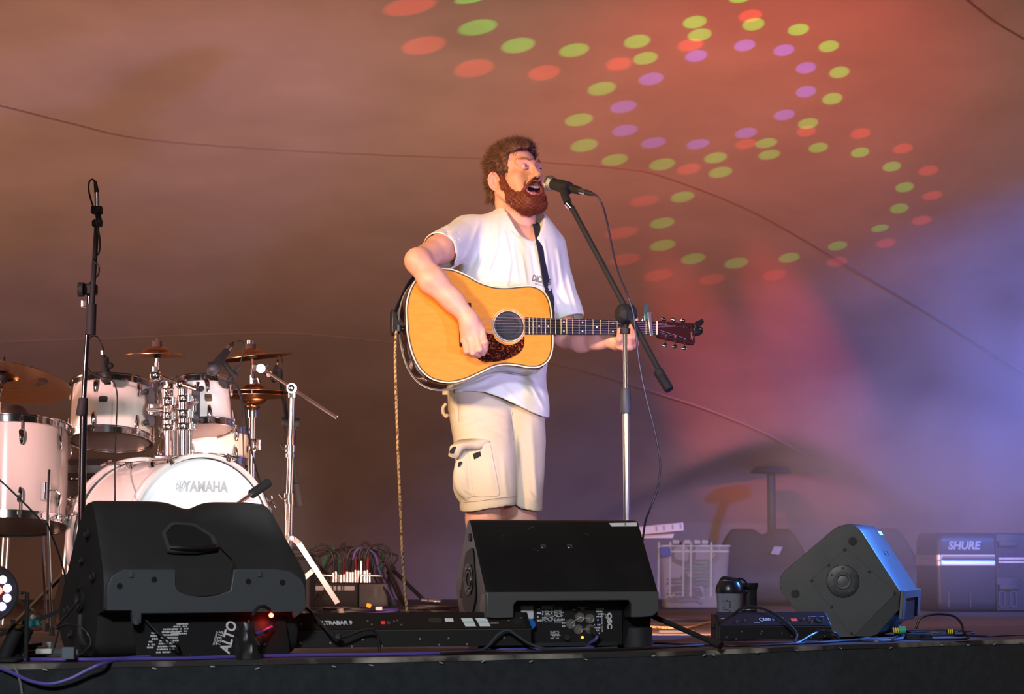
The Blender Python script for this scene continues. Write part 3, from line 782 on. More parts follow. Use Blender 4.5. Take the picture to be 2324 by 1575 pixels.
# left arm and the fretting hand
def lhand(f):
    py = lambda px: onplane(px, 745, G0, GN).y
    base = P(1400, 776, 7.655)
    f.cap(WL, base, .0275, .024, .012)
    kn = [P(1441, 780, 7.630), P(1430, 786, 7.622), P(1418, 787, 7.618), P(1406, 784, 7.62)]
    bs = [P(1425, 770, 7.675), P(1417, 774, 7.67), P(1409, 775, 7.665), P(1401, 774, 7.66)]
    tips = [(1437, 746), (1430, 742.5), (1416, 748), (1404, 751)]
    for i in range(4):
        f.cap(base, bs[i], .024, .020, .01); f.cap(bs[i], kn[i], .018, .0142, .010)
        t = G(tips[i][0], tips[i][1], .014); mid = P(tips[i][0]+1.5, 766 + (i == 3)*3, G(tips[i][0], 766).y - .026)
        f.ell(kn[i], (.0135,)*3, None, .005)
        f.cap(kn[i], mid, .0128, .0115, .002); f.cap(mid, t, .0112, .0085, .002)
    f.chain([P(1412, 768, 7.70), P(1432, 752, G(1432, 745).y + .042), P(1441, 733, G(1441, 740).y + .032), P(1443, 726, G(1443, 740).y + .020)], [.018, .014, .011, .0095], .004)
f = Field([SL.x-.08, 7.56, P(0, 800, 7.6).z-.03], [P(1452, 0, 7.6).x+.02, 7.93, SL.z], .0021)
arm(f, SL, EL, WL, Vector((0, -.003, -.006)), .86); lhand(f); Vl, Fl = f.nets()
# trunk and legs (mostly under the clothes)
f = Field([P(960, 0, 7.8).x, 7.5, -.01], [P(1330, 0, 7.8).x, 8.08, P(0, 500, 7.8).z], .006)
f.cap(P(1150, 545, 7.77), P(1205, 560, 7.80), .078, .078, .03); f.cap(P(1150, 600, 7.79), P(1178, 610, 7.80), .10, .10, .04)
f.cap(P(1130, 780, 7.8), P(1145, 680, 7.8), .10, .10, .04); f.cap(P(1112, 915, 7.8), P(1150, 915, 7.8), .095, .095, .04)
KR, KL = P(1098, 1175, 7.76), P(1178, 1180, 7.86); AR, AL = Vector((KR.x-.01, 7.83, .085)), Vector((KL.x+.015, 7.92, .085))
for K_, A_, hx_ in ((KR, AR, 1090), (KL, AL, 1172)):
    hp_ = P(hx_, 950, 7.80); f.cap(hp_, K_, .072, .060, .02); f.ell(K_ + Vector((0, -.004, -.01)), (.054, .054, .060), None, .02)
    m_ = K_.lerp(A_, .35) + Vector((0, .018, 0)); f.cap(K_, m_, .055, .056, .02); f.cap(m_, A_, .055, .036, .02); f.cap(A_, A_ + Vector((0, 0, -.04)), .036, .036, .02)
Vt, Ft = f.nets()
n1, n2, n3 = len(Vh), len(Vh)+len(Vr), len(Vh)+len(Vr)+len(Vl)
body = np_mesh('body', np.concatenate([Vh, Vr, Vl, Vt]), np.concatenate([Fh, Fr+n1, Fl+n2, Ft+n3]), [m_skin, m_lip, m_mouth], man, fm=np.concatenate([fmh, np.zeros(len(Fr)+len(Fl)+len(Ft), int)]))

# eyes
m_eye = mat('eye_white', (.78, .72, .7), .12, coat=.6); m_iris = mat('iris_blue_grey', (.10, .15, .19), .15, coat=.8); m_pupil = mat('pupil', (.004, .004, .004), .1)
m_lid = m_skin
for s in (-1, 1):
    c = H(s*.033, .0842, .0235); gz = (hf + hr_*.12 - hu*.12).normalized(); Fe = frame(c, z=gz)
    # lens-shaped visible part of the eyeball between the lids
    ey = MB().sphere(c, .0122, 20, 14).build('eyeball', m_eye, man)
    MB().lathe([(.0056, .0111), (.0056, .0116), (.003, .0122), (.0005, .0124)], Fe, 18).build('iris', m_iris, ey)
    MB().lathe([(.0026, .0122), (.0022, .0128), (.0003, .0129)], Fe, 14).build('pupil', m_pupil, ey)
    # upper and lower lid shells leave a narrow laughing slit
    for nm, a0, a1 in (('upper_eyelid', 6, 88), ('lower_eyelid', -80, -14)):
        rings = []
        for a in np.linspace(a0, a1, 7):
            a_ = radians(a); rings.append([c + (hr_*sin(b)*cos(a_) + hf*cos(b)*cos(a_) + hu*sin(a_)).normalized()*.0136 for b in np.linspace(-1.35, 1.35, 15)] + [c + (hr_*sin(b)*cos(a_) + hf*cos(b)*cos(a_) + hu*sin(a_)).normalized()*.0124 for b in np.linspace(1.35, -1.35, 15)])
        MB().loft(rings).build(nm, m_lid, man)
# teeth
m_tooth = mat('teeth', (.82, .70, .52), .2, coat=.4)
def gum(x, z): return H(x, .0985 - 10.5*x*x, z)
for i in range(-4, 5):
    if i == 0: continue
    x = (abs(i)-.5)*(.0062 if abs(i) < 3 else .0058)*(1 if i > 0 else -1); w = .0034 if abs(i) < 3 else .0031
    t_ = (gum(x+.001, 0)-gum(x-.001, 0)).normalized(); h_ = .0048 - .0006*(abs(i) == 2) - .0004*abs(i)*.5
    R_ = Matrix((t_, hu.cross(t_)*-1, hu)).transposed(); z = -.0480 + .009*(x/.03)**2
    MB().sphere(gum(x, z), 1, 10, 8, (w*1.02, .0028, h_*1.15), R_).build('tooth', m_tooth, man)
MB().tube([gum(x, -.0725 + .010*(x/.022)**2) - hf*.006 for x in np.linspace(-.018, .018, 9)], .0028, 8).build('lower_teeth', m_tooth, man)
MB().sphere(H(0, .078, -.068), 1, 16, 10, (.019, .022, .007), Matrix(HR).transposed()).build('tongue', mat('tongue_pink', (.42, .12, .11), .4), man)

# hair, beard, brows
m_hair = mat('hair_auburn', (.16, .062, .022), .6, sheen=.1); noisy(m_hair, (.045, .017, .008), (.20, .078, .028), 160, 3, (1, 1, .25), .3, .72)
m_beard = mat('beard_red', (.24, .05, .015), .65); noisy(m_beard, (.10, .018, .007), (.27, .055, .016), 200, 3, (1, 1, .4), .3, .72)
def local(X, Y, Z):
    X = X-HC[0]; Y = Y-HC[1]; Z = Z-HC[2]
    return [HR[i][0]*X + HR[i][1]*Y + HR[i][2]*Z for i in range(3)]
f = Field([HC[i]-.17 for i in range(3)], [HC[i]+.17 for i in range(3)], .0026)
f.ell(H(0, -.014, .058), (.082, .098, .087), HR, .01); f.ell(H(0, -.030, .005), (.078, .074, .070), HR, .02); f.ell(H(0, .035, .105), (.056, .048, .030), HR, .02)
f.cap(H(-.03, -.068, -.05), H(.03, -.068, -.05), .032, .032, .02)
def cut(X, Y, Z):
    x, y, z = local(X, Y, Z)
    hl_ = .099 - 4.0*np.abs(x)**2 + .004*np.sin(x*160)                # hairline over the forehead
    d1 = np.minimum(y - (.040 - .10*np.abs(z-.06)), hl_ - z)          # forehead and temples removed
    d2 = np.minimum(y + .050, -.008 - z)                               # nothing below ear level in front of the nape
    d3 = .036 - np.sqrt((np.abs(x)-.084)**2 + (y+.010)**2 + (z+.018)**2*.8)
    d4 = -.052 - z
    return -np.maximum(np.maximum(d1, d2), np.maximum(d3, d4))
sl = (slice(None),)*3; X_, Y_, Z_ = f.ax[0][:, None, None], f.ax[1][None, :, None], f.ax[2][None, None, :]
f.d = np.maximum(f.d, -cut(X_, Y_, Z_)*1.0)
f.d += .0025*vnoise(X_, Y_, Z_, 330, 3) + .0038*vnoise(X_, Y_, Z_*1.0, 130, 5)
Vq, Fq = f.nets(); hair = np_mesh('hair', Vq, Fq, m_hair, man)
def strands(V, F, n, l0, l1, dirf, w, name, m, parent, seed=1, keep=None):
    rs = np.random.RandomState(seed); vn = nrm(V, F); fi = rs.randint(0, len(F), n); b = V[F[fi]].mean(1) + rs.normal(0, .0006, (n, 3)); nn = vn[F[fi, 0]]
    if keep is not None: k = keep(b); b = b[k]; nn = nn[k]; n = len(b)
    d = dirf(b, nn, rs); d /= np.linalg.norm(d, axis=1, keepdims=True)
    ln = rs.uniform(l0, l1, (n, 1)); d2 = d + .35*rs.normal(0, 1, (n, 3)); d2 /= np.linalg.norm(d2, axis=1, keepdims=True)
    side = np.cross(d, rs.normal(0, 1, (n, 3))); side /= np.linalg.norm(side, axis=1, keepdims=True)
    b = b - nn*.001; p1 = b + d*ln*.5; p2 = p1 + d2*ln*.5
    Vs = np.stack([b-side*w, b+side*w, p1-side*w*.8, p1+side*w*.8, p2], 1).reshape(-1, 3)
    o = np.arange(n)[:, None]*5
    T = np.concatenate([o+[0, 1, 3], o+[0, 3, 2], o+[2, 3, 4]])
    return np_mesh(name, Vs, T, m, parent, kind='stuff')
up = np.array(hu); fw = np.array(hf); rt = np.array(hr_)
def hdir(b, nn, rs):
    lc = (b - np.array(HC)) @ np.array(HR).T
    top = np.clip((lc[:, 2:3]-.03)/.08, 0, 1)
    return nn*(.22 + .22*top) + fw*(-.45*top - .55*(1-top)) + up*(-.45*(1-top) + .30*top) + rs.normal(0, .24, b.shape)
strands(Vq, Fq, 15000, .012, .030, hdir, .00055, 'hair_strand', m_hair, man, 1)
# beard
f = Field([HC[i]-.17 for i in range(3)], [HC[i]+.155 for i in range(3)], .0022)
cB = lambda a, b, ra, rb, k=.012: f.cap(H(*a), H(*b), ra, rb, k)
for s in (-1, 1):
    cB((s*.0655, .010, .012), (s*.064, .018, -.035), .0085, .014); cB((s*.062, .018, -.035), (s*.052, .042, -.078), .016, .023); cB((s*.052, .042, -.078), (s*.024, .084, -.103), .024, .025)
    cB((s*.049, .055, -.062), (s*.040, .080, -.085), .016, .016); cB((s*.040, .082, -.060), (s*.036, .088, -.085), .008, .015)
    cB((s*.004, .1115, -.0345), (s*.022, .1065, -.0370), .0062, .0064, .005); cB((s*.022, .1065, -.0370), (s*.0410, .089, -.058), .0068, .0062, .005)
cB((-.024, .086, -.103), (.024, .086, -.103), .025, .025); cB((0, .055, -.103), (0, .088, -.105), .032, .026); cB((-.012, .103, -.094), (.012, .103, -.094), .011, .011)
f.ell(H(0, .05, -.095), (.054, .044, .032), HR, .02)
f.ell(H(0, .098, -.0565), (.0365, .05, .0205), HR, .004, 's')
X_, Y_, Z_ = f.ax[0][:, None, None], f.ax[1][None, :, None], f.ax[2][None, None, :]
f.d += .0016*vnoise(X_, Y_, Z_, 420, 8) + .0014*vnoise(X_, Y_, Z_, 230, 9)
Vb, Fb = f.nets(); beard = np_mesh('beard', Vb, Fb, m_beard, man)
def bdir(b, nn, rs): return nn*.45 - up*.75 + fw*.1 + rs.normal(0, .30, b.shape)
keepb = lambda b: (((b - np.array(HC)) @ np.array(HR).T)[:, 2] < .02)
strands(Vb, Fb, 9000, .005, .011, bdir, .0004, 'beard_hair', m_beard, man, 2, keepb)
m_brow = mat('brow', (.30, .13, .06), .7)
for s in (-1, 1):
    pts = [H(s*.014, .0965, .044), H(s*.024, .0955, .0515), H(s*.037, .0895, .0535), H(s*.051, .076, .046)]
    MB().tube(spline(pts, 5), [.0016 + .0022*sin(pi*min(1, (i+3)/19)) for i in range(16)], 6).build('eyebrow', m_brow, man)
    MB().tube([H(s*.033 + .0125*t, .0842 + .0128*cos(t*1.1), .0268 - .0022*t*t) for t in np.linspace(-1, 1, 9)], .0006, 5).build('eyelash', mat('lash', (.12, .05, .03), .7), man)

# ---- t-shirt
tz = lambda py: P(0, py, 7.8).z
ROW = [(960,1128,117,.150),(945,1127,117,.150),(900,1125,117,.146),(850,1133,104,.128),(780,1142,100,.115),(700,1150,110,.118),(640,1157,114,.122),(590,1160,116,.122),(545,1166,108,.112),(515,1172,88,.095),(492,1176,64,.075),(474,1178,42,.058)]
rz = np.array([tz(r[0]) for r in ROW]); rx = np.array([P(r[1], 800, 7.8).x for r in ROW]); ra_ = np.array([r[2]*7.8/FPX for r in ROW]); rb_ = np.array([r[3] for r in ROW])
ca, sa = cos(radians(14)), sin(radians(14))
def loft_d(X, Y, Z, grow=0.0, yc=7.79):
    cx = np.interp(Z, rz, rx); a = np.interp(Z, rz, ra_) + grow; b = np.interp(Z, rz, rb_) + grow
    dx = X-cx; dy = Y-yc; u = dx*ca + dy*sa; v = -dx*sa + dy*ca
    k = (np.abs(u/a)**2.3 + np.abs(v/b)**2.3)**(1/2.3)
    return (k-1)*np.minimum(a, b)
def ridges(X, Z, Yw, segs):
    o = 0
    for (x0, y0, x1, y1, w, A) in segs:
        a = P(x0, y0, 7.65); b = P(x1, y1, 7.65); ax, az = a.x, a.z; bx, bz = b.x-a.x, b.z-a.z; l2 = bx*bx+bz*bz
        t = np.clip(((X-ax)*bx + (Z-az)*bz)/l2, 0, 1); d2 = (X-ax-t*bx)**2 + (Z-az-t*bz)**2
        o = o + A*np.exp(-d2/(w*w))*(.35 + .65*np.sin(pi*np.clip(t, .05, .95)))
    return o*(Yw < 7.80)
TS = [(1120,478,1104,545,.006,.005),(1104,545,1078,610,.007,.005),(1133,480,1127,560,.006,.005),(1127,560,1100,640,.007,.006),(1143,520,1160,590,.006,.004),(1160,590,1150,650,.006,.006),
      (1088,500,1070,560,.008,.004),(1185,580,1196,645,.006,.005),(1060,600,1030,625,.006,.004),(1110,600,1085,640,.006,.004),(1040,520,1010,560,.007,.004),(1015,530,990,560,.006,.003),(1165,560,1178,640,.005,.003),
      (1268,560,1280,640,.008,.006),(1280,640,1300,700,.008,.006),(1250,590,1262,690,.008,-.006),(1290,610,1312,700,.006,.004),(1235,540,1245,600,.006,.004),
      (1040,880,1100,868,.008,.006),(1060,890,1140,880,.010,.005),(1150,850,1215,900,.010,.006),(1120,860,1190,925,.009,.005),(1200,845,1232,900,.008,-.005),(1080,872,1130,850,.006,.005),(1170,850,1235,880,.007,.005),(1205,870,1236,925,.006,.005),(1070,560,1050,600,.005,.004),(1150,475,1190,560,.006,.004),(1205,560,1215,620,.006,-.004),(1225,600,1232,655,.005,.004),(1010,520,1040,600,.007,-.004)]
f = Field([P(940, 0, 7.8).x, 7.48, tz(965)], [P(1345, 0, 7.9).x, 8.02, tz(445)], .0036)
X_, Y_, Z_ = f.ax[0][:, None, None], f.ax[1][None, :, None], f.ax[2][None, None, :]
f.d = np.minimum(f.d, loft_d(X_, Y_, Z_, .004)).astype(np.float32)
f.d[:, :, f.ax[2] > tz(470)] = .08
SRe = P(1000, 571, 7.585)
f.cap(P(1152, 508, 7.79), P(1064, 535, 7.745), .046, .066, .03); f.cap(P(1066, 535, 7.745), SRe, .067, .070, .03)
f.cap(P(1200, 525, 7.80), P(1240, 565, 7.83), .05, .060, .03); f.cap(P(1240, 565, 7.83), P(1262, 650, 7.84), .060, .062, .03); f.cap(P(1262, 650, 7.84), P(1292, 735, 7.81), .062, .060, .02)
f.d -= ridges(X_, Z_, Y_, TS).astype(np.float32)
f.d += (.0016*vnoise(X_, Y_, Z_, 60, 11)).astype(np.float32)
# hollow: sleeves, hem and neck
ad = (SRe - P(1062, 528, 7.745)).normalized()
f.cap(SRe - ad*.05, SRe + ad*.08, .0625, .0665, .0, 's'); f.d = np.maximum(f.d, ((X_-SRe.x)*ad.x + (Y_-SRe.y)*ad.y + (Z_-SRe.z)*ad.z - .006)*((X_ < P(1035, 0, 7.8).x)) - 1e-3*(X_ >= P(1035, 0, 7.8).x) - 1*(X_ >= P(1035, 0, 7.8).x))
e2 = P(1292, 735, 7.81); a2 = (e2 - P(1262, 650, 7.84)).normalized()
f.cap(e2 - a2*.04, e2 + a2*.09, .050, .055, .0, 's')
far = X_ > P(1256, 0, 7.8).x
cutp = ((X_-e2.x)*a2.x + (Y_-e2.y)*a2.y + (Z_-e2.z)*a2.z + .012)
f.d = np.where(far & (Z_ < tz(690)) & (Z_ > tz(800)), np.maximum(f.d, cutp), f.d)
hem = np.interp(f.ax[0], [P(x, 0, 7.7).x for x in (1000, 1060, 1100, 1140, 1175, 1205, 1242)], [P(0, y, 7.7).z for y in (894, 889, 893, 906, 921, 934, 946)])[:, None, None] + .004*np.sin(Y_*30)
inner = loft_d(X_, Y_, Z_, -.004)
low = Z_ < tz(800)
f.d = np.where(low & (Z_ < hem + .07), np.maximum(f.d, -inner), f.d)
f.d = np.where(low, np.maximum(f.d, hem - Z_), f.d)
ncol = P(1179, 506, 7.775); nd = (P(1172, 455, 7.78) - P(1188, 530, 7.75)).normalized()
CPL = [P(1131, 464, 7.80), P(1142, 480, 7.745), P(1155, 505, 7.705), P(1173, 529, 7.685), P(1196, 545, 7.685), P(1214, 548, 7.70), P(1223, 532, 7.74), P(1224, 508, 7.79), P(1205, 488, 7.845), P(1170, 470, 7.865), P(1142, 462, 7.845)]
cc = sum(CPL, Vector())/len(CPL); pn = (CPL[0]-CPL[4]).cross(CPL[7]-CPL[4]).normalized(); pn = pn if pn.z > 0 else -pn
def spl3c(pts, n=6):
    m = len(pts); out = []
    for i in range(m):
        p0, p1, p2, p3 = pts[i-1], pts[i], pts[(i+1) % m], pts[(i+2) % m]
        for k in range(n):
            t = k/n; out.append(.5*((2*p1) + (p2-p0)*t + (2*p0-5*p1+4*p2-p3)*t*t + (3*p1-p0-3*p2+p3)*t*t*t))
    return out
ring = spl3c(CPL, 6)
he1 = Vector((1, 0, 0)); he1 = (he1 - pn*he1.dot(pn)).normalized(); he2 = pn.cross(he1)
poly2 = [((p-cc).dot(he1), (p-cc).dot(he2)) for p in ring]
q = f.reg([cc.x-.11, cc.y-.13, cc.z-.12], [cc.x+.11, cc.y+.13, cc.z+.12], 0); sl = q[0]; X1, Y1, Z1 = q[1]-cc.x, q[2]-cc.y, q[3]-cc.z
A_ = X1*he1.x + Y1*he1.y + Z1*he1.z; B_ = X1*he2.x + Y1*he2.y + Z1*he2.z; Hh_ = X1*pn.x + Y1*pn.y + Z1*pn.z
dm = np.full(A_.shape, 1e3, np.float32); ins_ = np.zeros(A_.shape, bool)
for (ax0, ay0), (bx0, by0) in zip(poly2, poly2[1:] + poly2[:1]):
    ex_, ey_ = bx0-ax0, by0-ay0; t = np.clip(((A_-ax0)*ex_ + (B_-ay0)*ey_)/(ex_*ex_+ey_*ey_+1e-12), 0, 1)
    dm = np.minimum(dm, (A_-ax0-t*ex_)**2 + (B_-ay0-t*ey_)**2)
    ins_ ^= ((ay0 > B_) != (by0 > B_)) & (A_ < (bx0-ax0)*(B_-ay0)/(by0-ay0+1e-12) + ax0)
sd = np.sqrt(dm)*np.where(ins_, -1, 1)
f.d[sl] = np.maximum(f.d[sl], -np.maximum(sd, -(Hh_+.045))).astype(np.float32)
Vs, Fs = f.nets(); Vs = smooth_near(Vs, Fs, cc, .13, 5); Vs = smooth_near(Vs, Fs, SRe, .13, 7); tee = np_mesh('t_shirt', Vs, Fs, m_tee, man)
# collar rib hugging the neck of the shirt
from mathutils.bvhtree import BVHTree
bt = BVHTree.FromPolygons([tuple(v) for v in Vs], [tuple(int(i) for i in q) for q in Fs])
def relax(a, n):
    for _ in range(n): a = [(a[i-1] + a[i]*2 + a[(i+1) % len(a)])*.25 for i in range(len(a))]
    return a
ring = relax([bt.find_nearest(p)[0] for p in ring], 6)
outp = []
for p in ring:
    ow = p - cc; ow.z = 0; ow.normalize(); h = bt.find_nearest(p + (ow*.75 - pn*.65).normalized()*.019); outp.append(h[0] + h[1]*.003)
outp = relax(outp, 8)
rings = []
for p, q in zip(ring, outp):
    d_ = (q-p).normalized(); ow = p - cc; ow.z = 0; ow.normalize(); n_ = (pn*.75 + ow*.65); n_ = (n_ - d_*n_.dot(d_)).normalized()
    rings.append([q + n_*.0005, q.lerp(p, .5) + n_*.0050, p + n_*.0042, p - d_*.003 + n_*.002, p - n_*.003 - d_*.002, p + d_*.004 - n_*.006])
mb = MB(); n_ = len(rings); ids = [mb.put(r) for r in rings]
for i in range(n_):
    a, b = ids[i], ids[(i+1) % n_]
    for k in range(6): mb.f.append([a+k, a+(k+1) % 6, b+(k+1) % 6, b+k])
mb.build('collar', m_tee, man, angle=80)
# chest print
m_print = mat('grey_print', (.20, .17, .15), .85)
def chest_text(txt, cx, cy, size, bold, sx, ang):
    me = text_mesh(txt, size, bold, 0, sx); me.materials.clear(); me.materials.append(m_print)
    ex = Vector((cos(ang), .15, sin(ang))).normalized(); ez = Vector((0, -1, 0)); ey = (ez.cross(ex))*1; c = P(cx, cy, 7.6)
    if ey.z < 0: ey = -ey
    for v in me.vertices:
        p = c + ex*v.co.x + ey*v.co.y; h = bt.ray_cast(Vector((p.x, 7.2, p.z - .4*.06)), Vector((0, 1, .06)).normalized())
        v.co = (h[0] + Vector((0, -.0016, 0))) if h[0] is not None else p
    return add_obj('chest_lettering', me, man)
chest_text('DICKIES', 1230, 632, .031, .0012, .60, -.20)
chest_text('WE GET IT DONE', 1230, 644, .0080, .0001, .78, -.22)

# ---- shorts
SH = P
def legloft(rows, yaw=0, sq=2.4):
    rows = sorted([(P(0, r[0], 7.8).z, P(r[1], 800, r[3]).x, r[2]*7.8/FPX, r[4], r[3]) for r in rows])
    z, x, a, b, y = [np.array(c) for c in zip(*rows)]
    def g(X, Y, Z, grow=0.0):
        A = np.interp(Z, z, a)+grow; B = np.interp(Z, z, b)+grow; dx = X-np.interp(Z, z, x); dy = Y-np.interp(Z, z, y)
        c_, s_ = cos(yaw), sin(yaw); u = dx*c_+dy*s_; v = -dx*s_+dy*c_
        return ((np.abs(u/A)**sq + np.abs(v/B)**sq)**(1/sq) - 1)*np.minimum(A, B)
    return g
gR = legloft([(880,1092,74,7.79,.105),(930,1094,77,7.785,.116),(1000,1101,69,7.775,.118),(1060,1106,67,7.77,.112),(1110,1108,64,7.765,.108),(1175,1108,60,7.76,.104)])
gL = legloft([(880,1163,68,7.82,.105),(930,1167,68,7.82,.113),(1000,1178,58,7.84,.11),(1080,1184,50,7.85,.105),(1175,1183,45,7.86,.10)])
f = Field([P(985, 0, 7.8).x, 7.56, P(0, 1185, 7.8).z], [P(1260, 0, 7.8).x, 8.04, P(0, 880, 7.8).z], .0042)
X_, Y_, Z_ = f.ax[0][:, None, None], f.ax[1][None, :, None], f.ax[2][None, None, :]
f.d = gR(X_, Y_, Z_, .003).astype(np.float32); f.mix((slice(None),)*3, gL(X_, Y_, Z_, .003).astype(np.float32), .010, 'u')
# cargo pocket bellows, its flap, and the far pocket
f.ell(P(1062, 1075, 7.685), (.052, .030, .085), [(.94, .34, 0), (-.34, .94, 0), (0, 0, 1)], .012)
f.ell(P(1047, 1090, 7.72), (.030, .04, .07), None, .015)
SS = [(1048,965,1095,945,.006,.004),(1060,975,1130,962,.006,.003),(1120,975,1160,970,.005,.003),(1160,925,1163,1000,.006,-.006),(1037,905,1042,960,.005,-.004),(1045,950,1062,938,.005,.005),
      (1052,1110,1075,1122,.005,.005),(1060,1140,1168,1132,.004,-.0025),(1050,1118,1060,1133,.006,.006),(1130,1030,1150,1100,.012,-.004),(1090,1000,1140,985,.006,.003),(1185,1010,1195,1120,.014,-.004),(1205,960,1215,1060,.01,.004),(1100,1135,1160,1128,.004,.0025),
      (1095,930,1150,952,.005,.004),(1085,955,1140,985,.006,-.004),(1020,900,1036,940,.005,.004),(1110,1060,1122,1130,.009,.004),(1140,1040,1150,1120,.008,.005),(1172,985,1178,1060,.006,.006),(1210,1040,1220,1130,.008,.005),(1195,1110,1222,1140,.006,.004),(1055,1080,1072,1092,.005,.004),(1048,1100,1056,1125,.005,-.004),
      (1060,1040,1066,1110,.004,-.004),(1080,990,1105,1010,.006,.003)]
f.d -= ridges(X_, Z_, Y_, SS).astype(np.float32); f.d += (.0022*vnoise(X_, Y_, Z_, 45, 21)).astype(np.float32)
hm = np.interp(f.ax[0], [P(x, 0, 7.7).x for x in (1045, 1075, 1110, 1150, 1170, 1180, 1226)], [P(0, y, 7.7).z for y in (1164, 1159, 1152, 1147, 1149, 1158, 1168)])[:, None, None]
f.d = np.where(Z_ < hm+.07, np.maximum(f.d, -np.minimum(gR(X_, Y_, Z_, -.008), gL(X_, Y_, Z_, -.008))), f.d)
f.d = np.maximum(f.d, hm + (Y_-7.7)*.12 - Z_)
Vs2, Fs2 = f.nets(); Vs2 = smooth_near(Vs2, Fs2, P(1130, 1030, 7.8), 4, 2); shorts = np_mesh('shorts', Vs2, Fs2, m_short, man)
bs = BVHTree.FromPolygons([tuple(v) for v in Vs2], [tuple(int(i) for i in q) for q in Fs2])
def onsurf(px, py, off=.002, b=None):
    r = RAY(px, py).normalized(); h = (b or bs).ray_cast(Vector((0, 0, CH)), r)
    return (h[0] - r*off, h[1]) if h[0] is not None else (P(px, py, 7.7), Vector((0, -1, 0)))
def patch(name, outline, m, parent, off, th=.002, b=None):
    pts = []
    for x, y in outline: pts.append(onsurf(x, y, off, b)[0])
    c = sum(pts, Vector())/len(pts); mb = MB(); a = [p for p in pts]; d_ = Vector((.2, -.95, .1)).normalized()
    mid = [p.lerp(c, .5) for p in pts]
    mid = [onsurf(1162+FPX*(q.x/(q.y*CP+(q.z-CH)*SP)), 787.5-FPX*((q.z-CH)*CP-q.y*SP)/(q.y*CP+(q.z-CH)*SP), off, b)[0] for q in mid]
    mb.loft([[p - d_*th for p in a], [p + d_*th*.2 for p in a], [p + d_*th*.4 for p in mid]], True, False); i = mb.put([p + d_*th*.4 for p in mid]); mb.f.append(list(range(i, i+len(mid))))
    return mb.build(name, m, parent)
patch('cargo_pocket', sp2([(1065,1012),(1105,1008),(1113,1012),(1120,1050),(1128,1090),(1132,1122),(1110,1127),(1078,1124),(1070,1090),(1066,1050)], 4), m_short, shorts, .003, .003)
m_velcro = mat('black_velcro', (.012, .012, .013), .9)
fl_ = [(1031,1005),(1060,1000),(1098,998),(1111,1002),(1109,1014),(1088,1019),(1068,1016),(1050,1012)]
mb = MB(); tp_ = [onsurf(x, y, .004)[0] for x, y in ((1040,1002),(1060,999),(1080,998),(1098,997),(1111,1000))]
bt_ = [P(1019,1034,7.655), P(1036,1037,7.645), P(1052,1018,7.640), P(1085,1019,7.648), P(1109,1014,7.672)]; md_ = [P(1023,1015,7.665), P(1034,1012,7.645), P(1058,1007,7.635), P(1090,1009,7.645), P(1110,1007,7.67)]
mb.loft([spline(tp_, 4), spline(md_, 4), spline(bt_, 4)], False, False); fo = mb.build('pocket_flap', m_short, shorts); so = fo.modifiers.new('thick', 'SOLIDIFY'); so.thickness = .005
for w_, pl_ in ((.003, bt_),): MB().tube(spline(pl_, 4), w_, 6).build('flap_hem', m_short, shorts)
MB().prism([P(x, y, 7.643) for x, y in ((1021,1022),(1028,1014),(1034,1013),(1027,1029),(1020,1028))], (.004, -.004, 0)).build('velcro_patch', m_velcro, shorts)
patch('velcro_patch', [(1073,1030),(1081,1027),(1090,1024),(1092,1035),(1084,1039),(1076,1043)], m_velcro, shorts, .004, .0015)
patch('velcro_patch', [(1040,1050),(1046,1047),(1049,1049),(1044,1058),(1039,1060)], m_velcro, shorts, .006, .0015)
bl = spline([P(1013, 916, 7.80), P(1006, 925, 7.80), P(1006, 937, 7.80), P(1013, 945, 7.80), P(1017, 940, 7.80)], 5); MB().tube(bl, .006, 6).build('back_pocket_flap', m_short, shorts)
MB().prism([P(x, y, 7.77) for x, y in ((1004,885),(1020,883),(1021,896),(1004,896))], (0, .01, 0)).build('waistband', m_short, shorts, bevel=.002)
MB().tube(spline([P(1230, 1003, 7.85), P(1234, 1030, 7.85), P(1233, 1060, 7.85), P(1228, 1085, 7.85)], 5), [.004]*16, 6).build('far_pocket_flap', m_short, shorts)
# seams
for pts in ([(1163,935),(1161,950),(1163,972),(1166,1000)], [(1040,895),(1040,920),(1041,950),(1042,958)], [(1052,1140),(1090,1137),(1130,1131),(1170,1127)], [(1061,1130),(1080,1126),(1105,1124),(1132,1120)], [(1110,1014),(1118,1050),(1127,1090),(1133,1121)]):
    MB().tube([onsurf(p.x, p.y, .0008)[0] for p in sp2(pts, 5, False)], .0011, 5).build('seam', mat('short_stitch', (.36, .29, .19), .9), shorts)
# shoes and socks
m_shoe = mat('canvas_shoe', (.35, .33, .3), .8); m_sole = mat('rubber_sole', (.7, .68, .64), .6)
for A_ in (AR, AL):
    sh = MB(); rings = []
    for t, w, h in ((-.07, .022, .055), (-.055, .034, .075), (-.02, .038, .095), (.03, .040, .085), (.08, .044, .065), (.13, .046, .05), (.17, .04, .042), (.195, .022, .03)):
        rings.append([Vector((A_.x + w*cos(2*pi*k/16) + t*.18, A_.y - t, .022 + max(0, sin(2*pi*k/16))*h)) for k in range(16)])
    sh.loft(rings).build('shoe', m_shoe, man)
    sl_ = MB(); sl_.loft([[Vector((r_.x + (r_.x-A_.x-.01)*.06, r_.y, z)) for r_ in ([q[0] for q in rings] + [q[8] for q in reversed(rings)])] for z in (.001, .024)]); sl_.build('shoe_sole', m_sole, man)
    MB().cyl(A_ + Vector((0, 0, .07)), A_ + Vector((0, 0, -.03)), .041, .040, n=16).build('sock', mat('sock_white', (.7, .7, .68), .9), man)

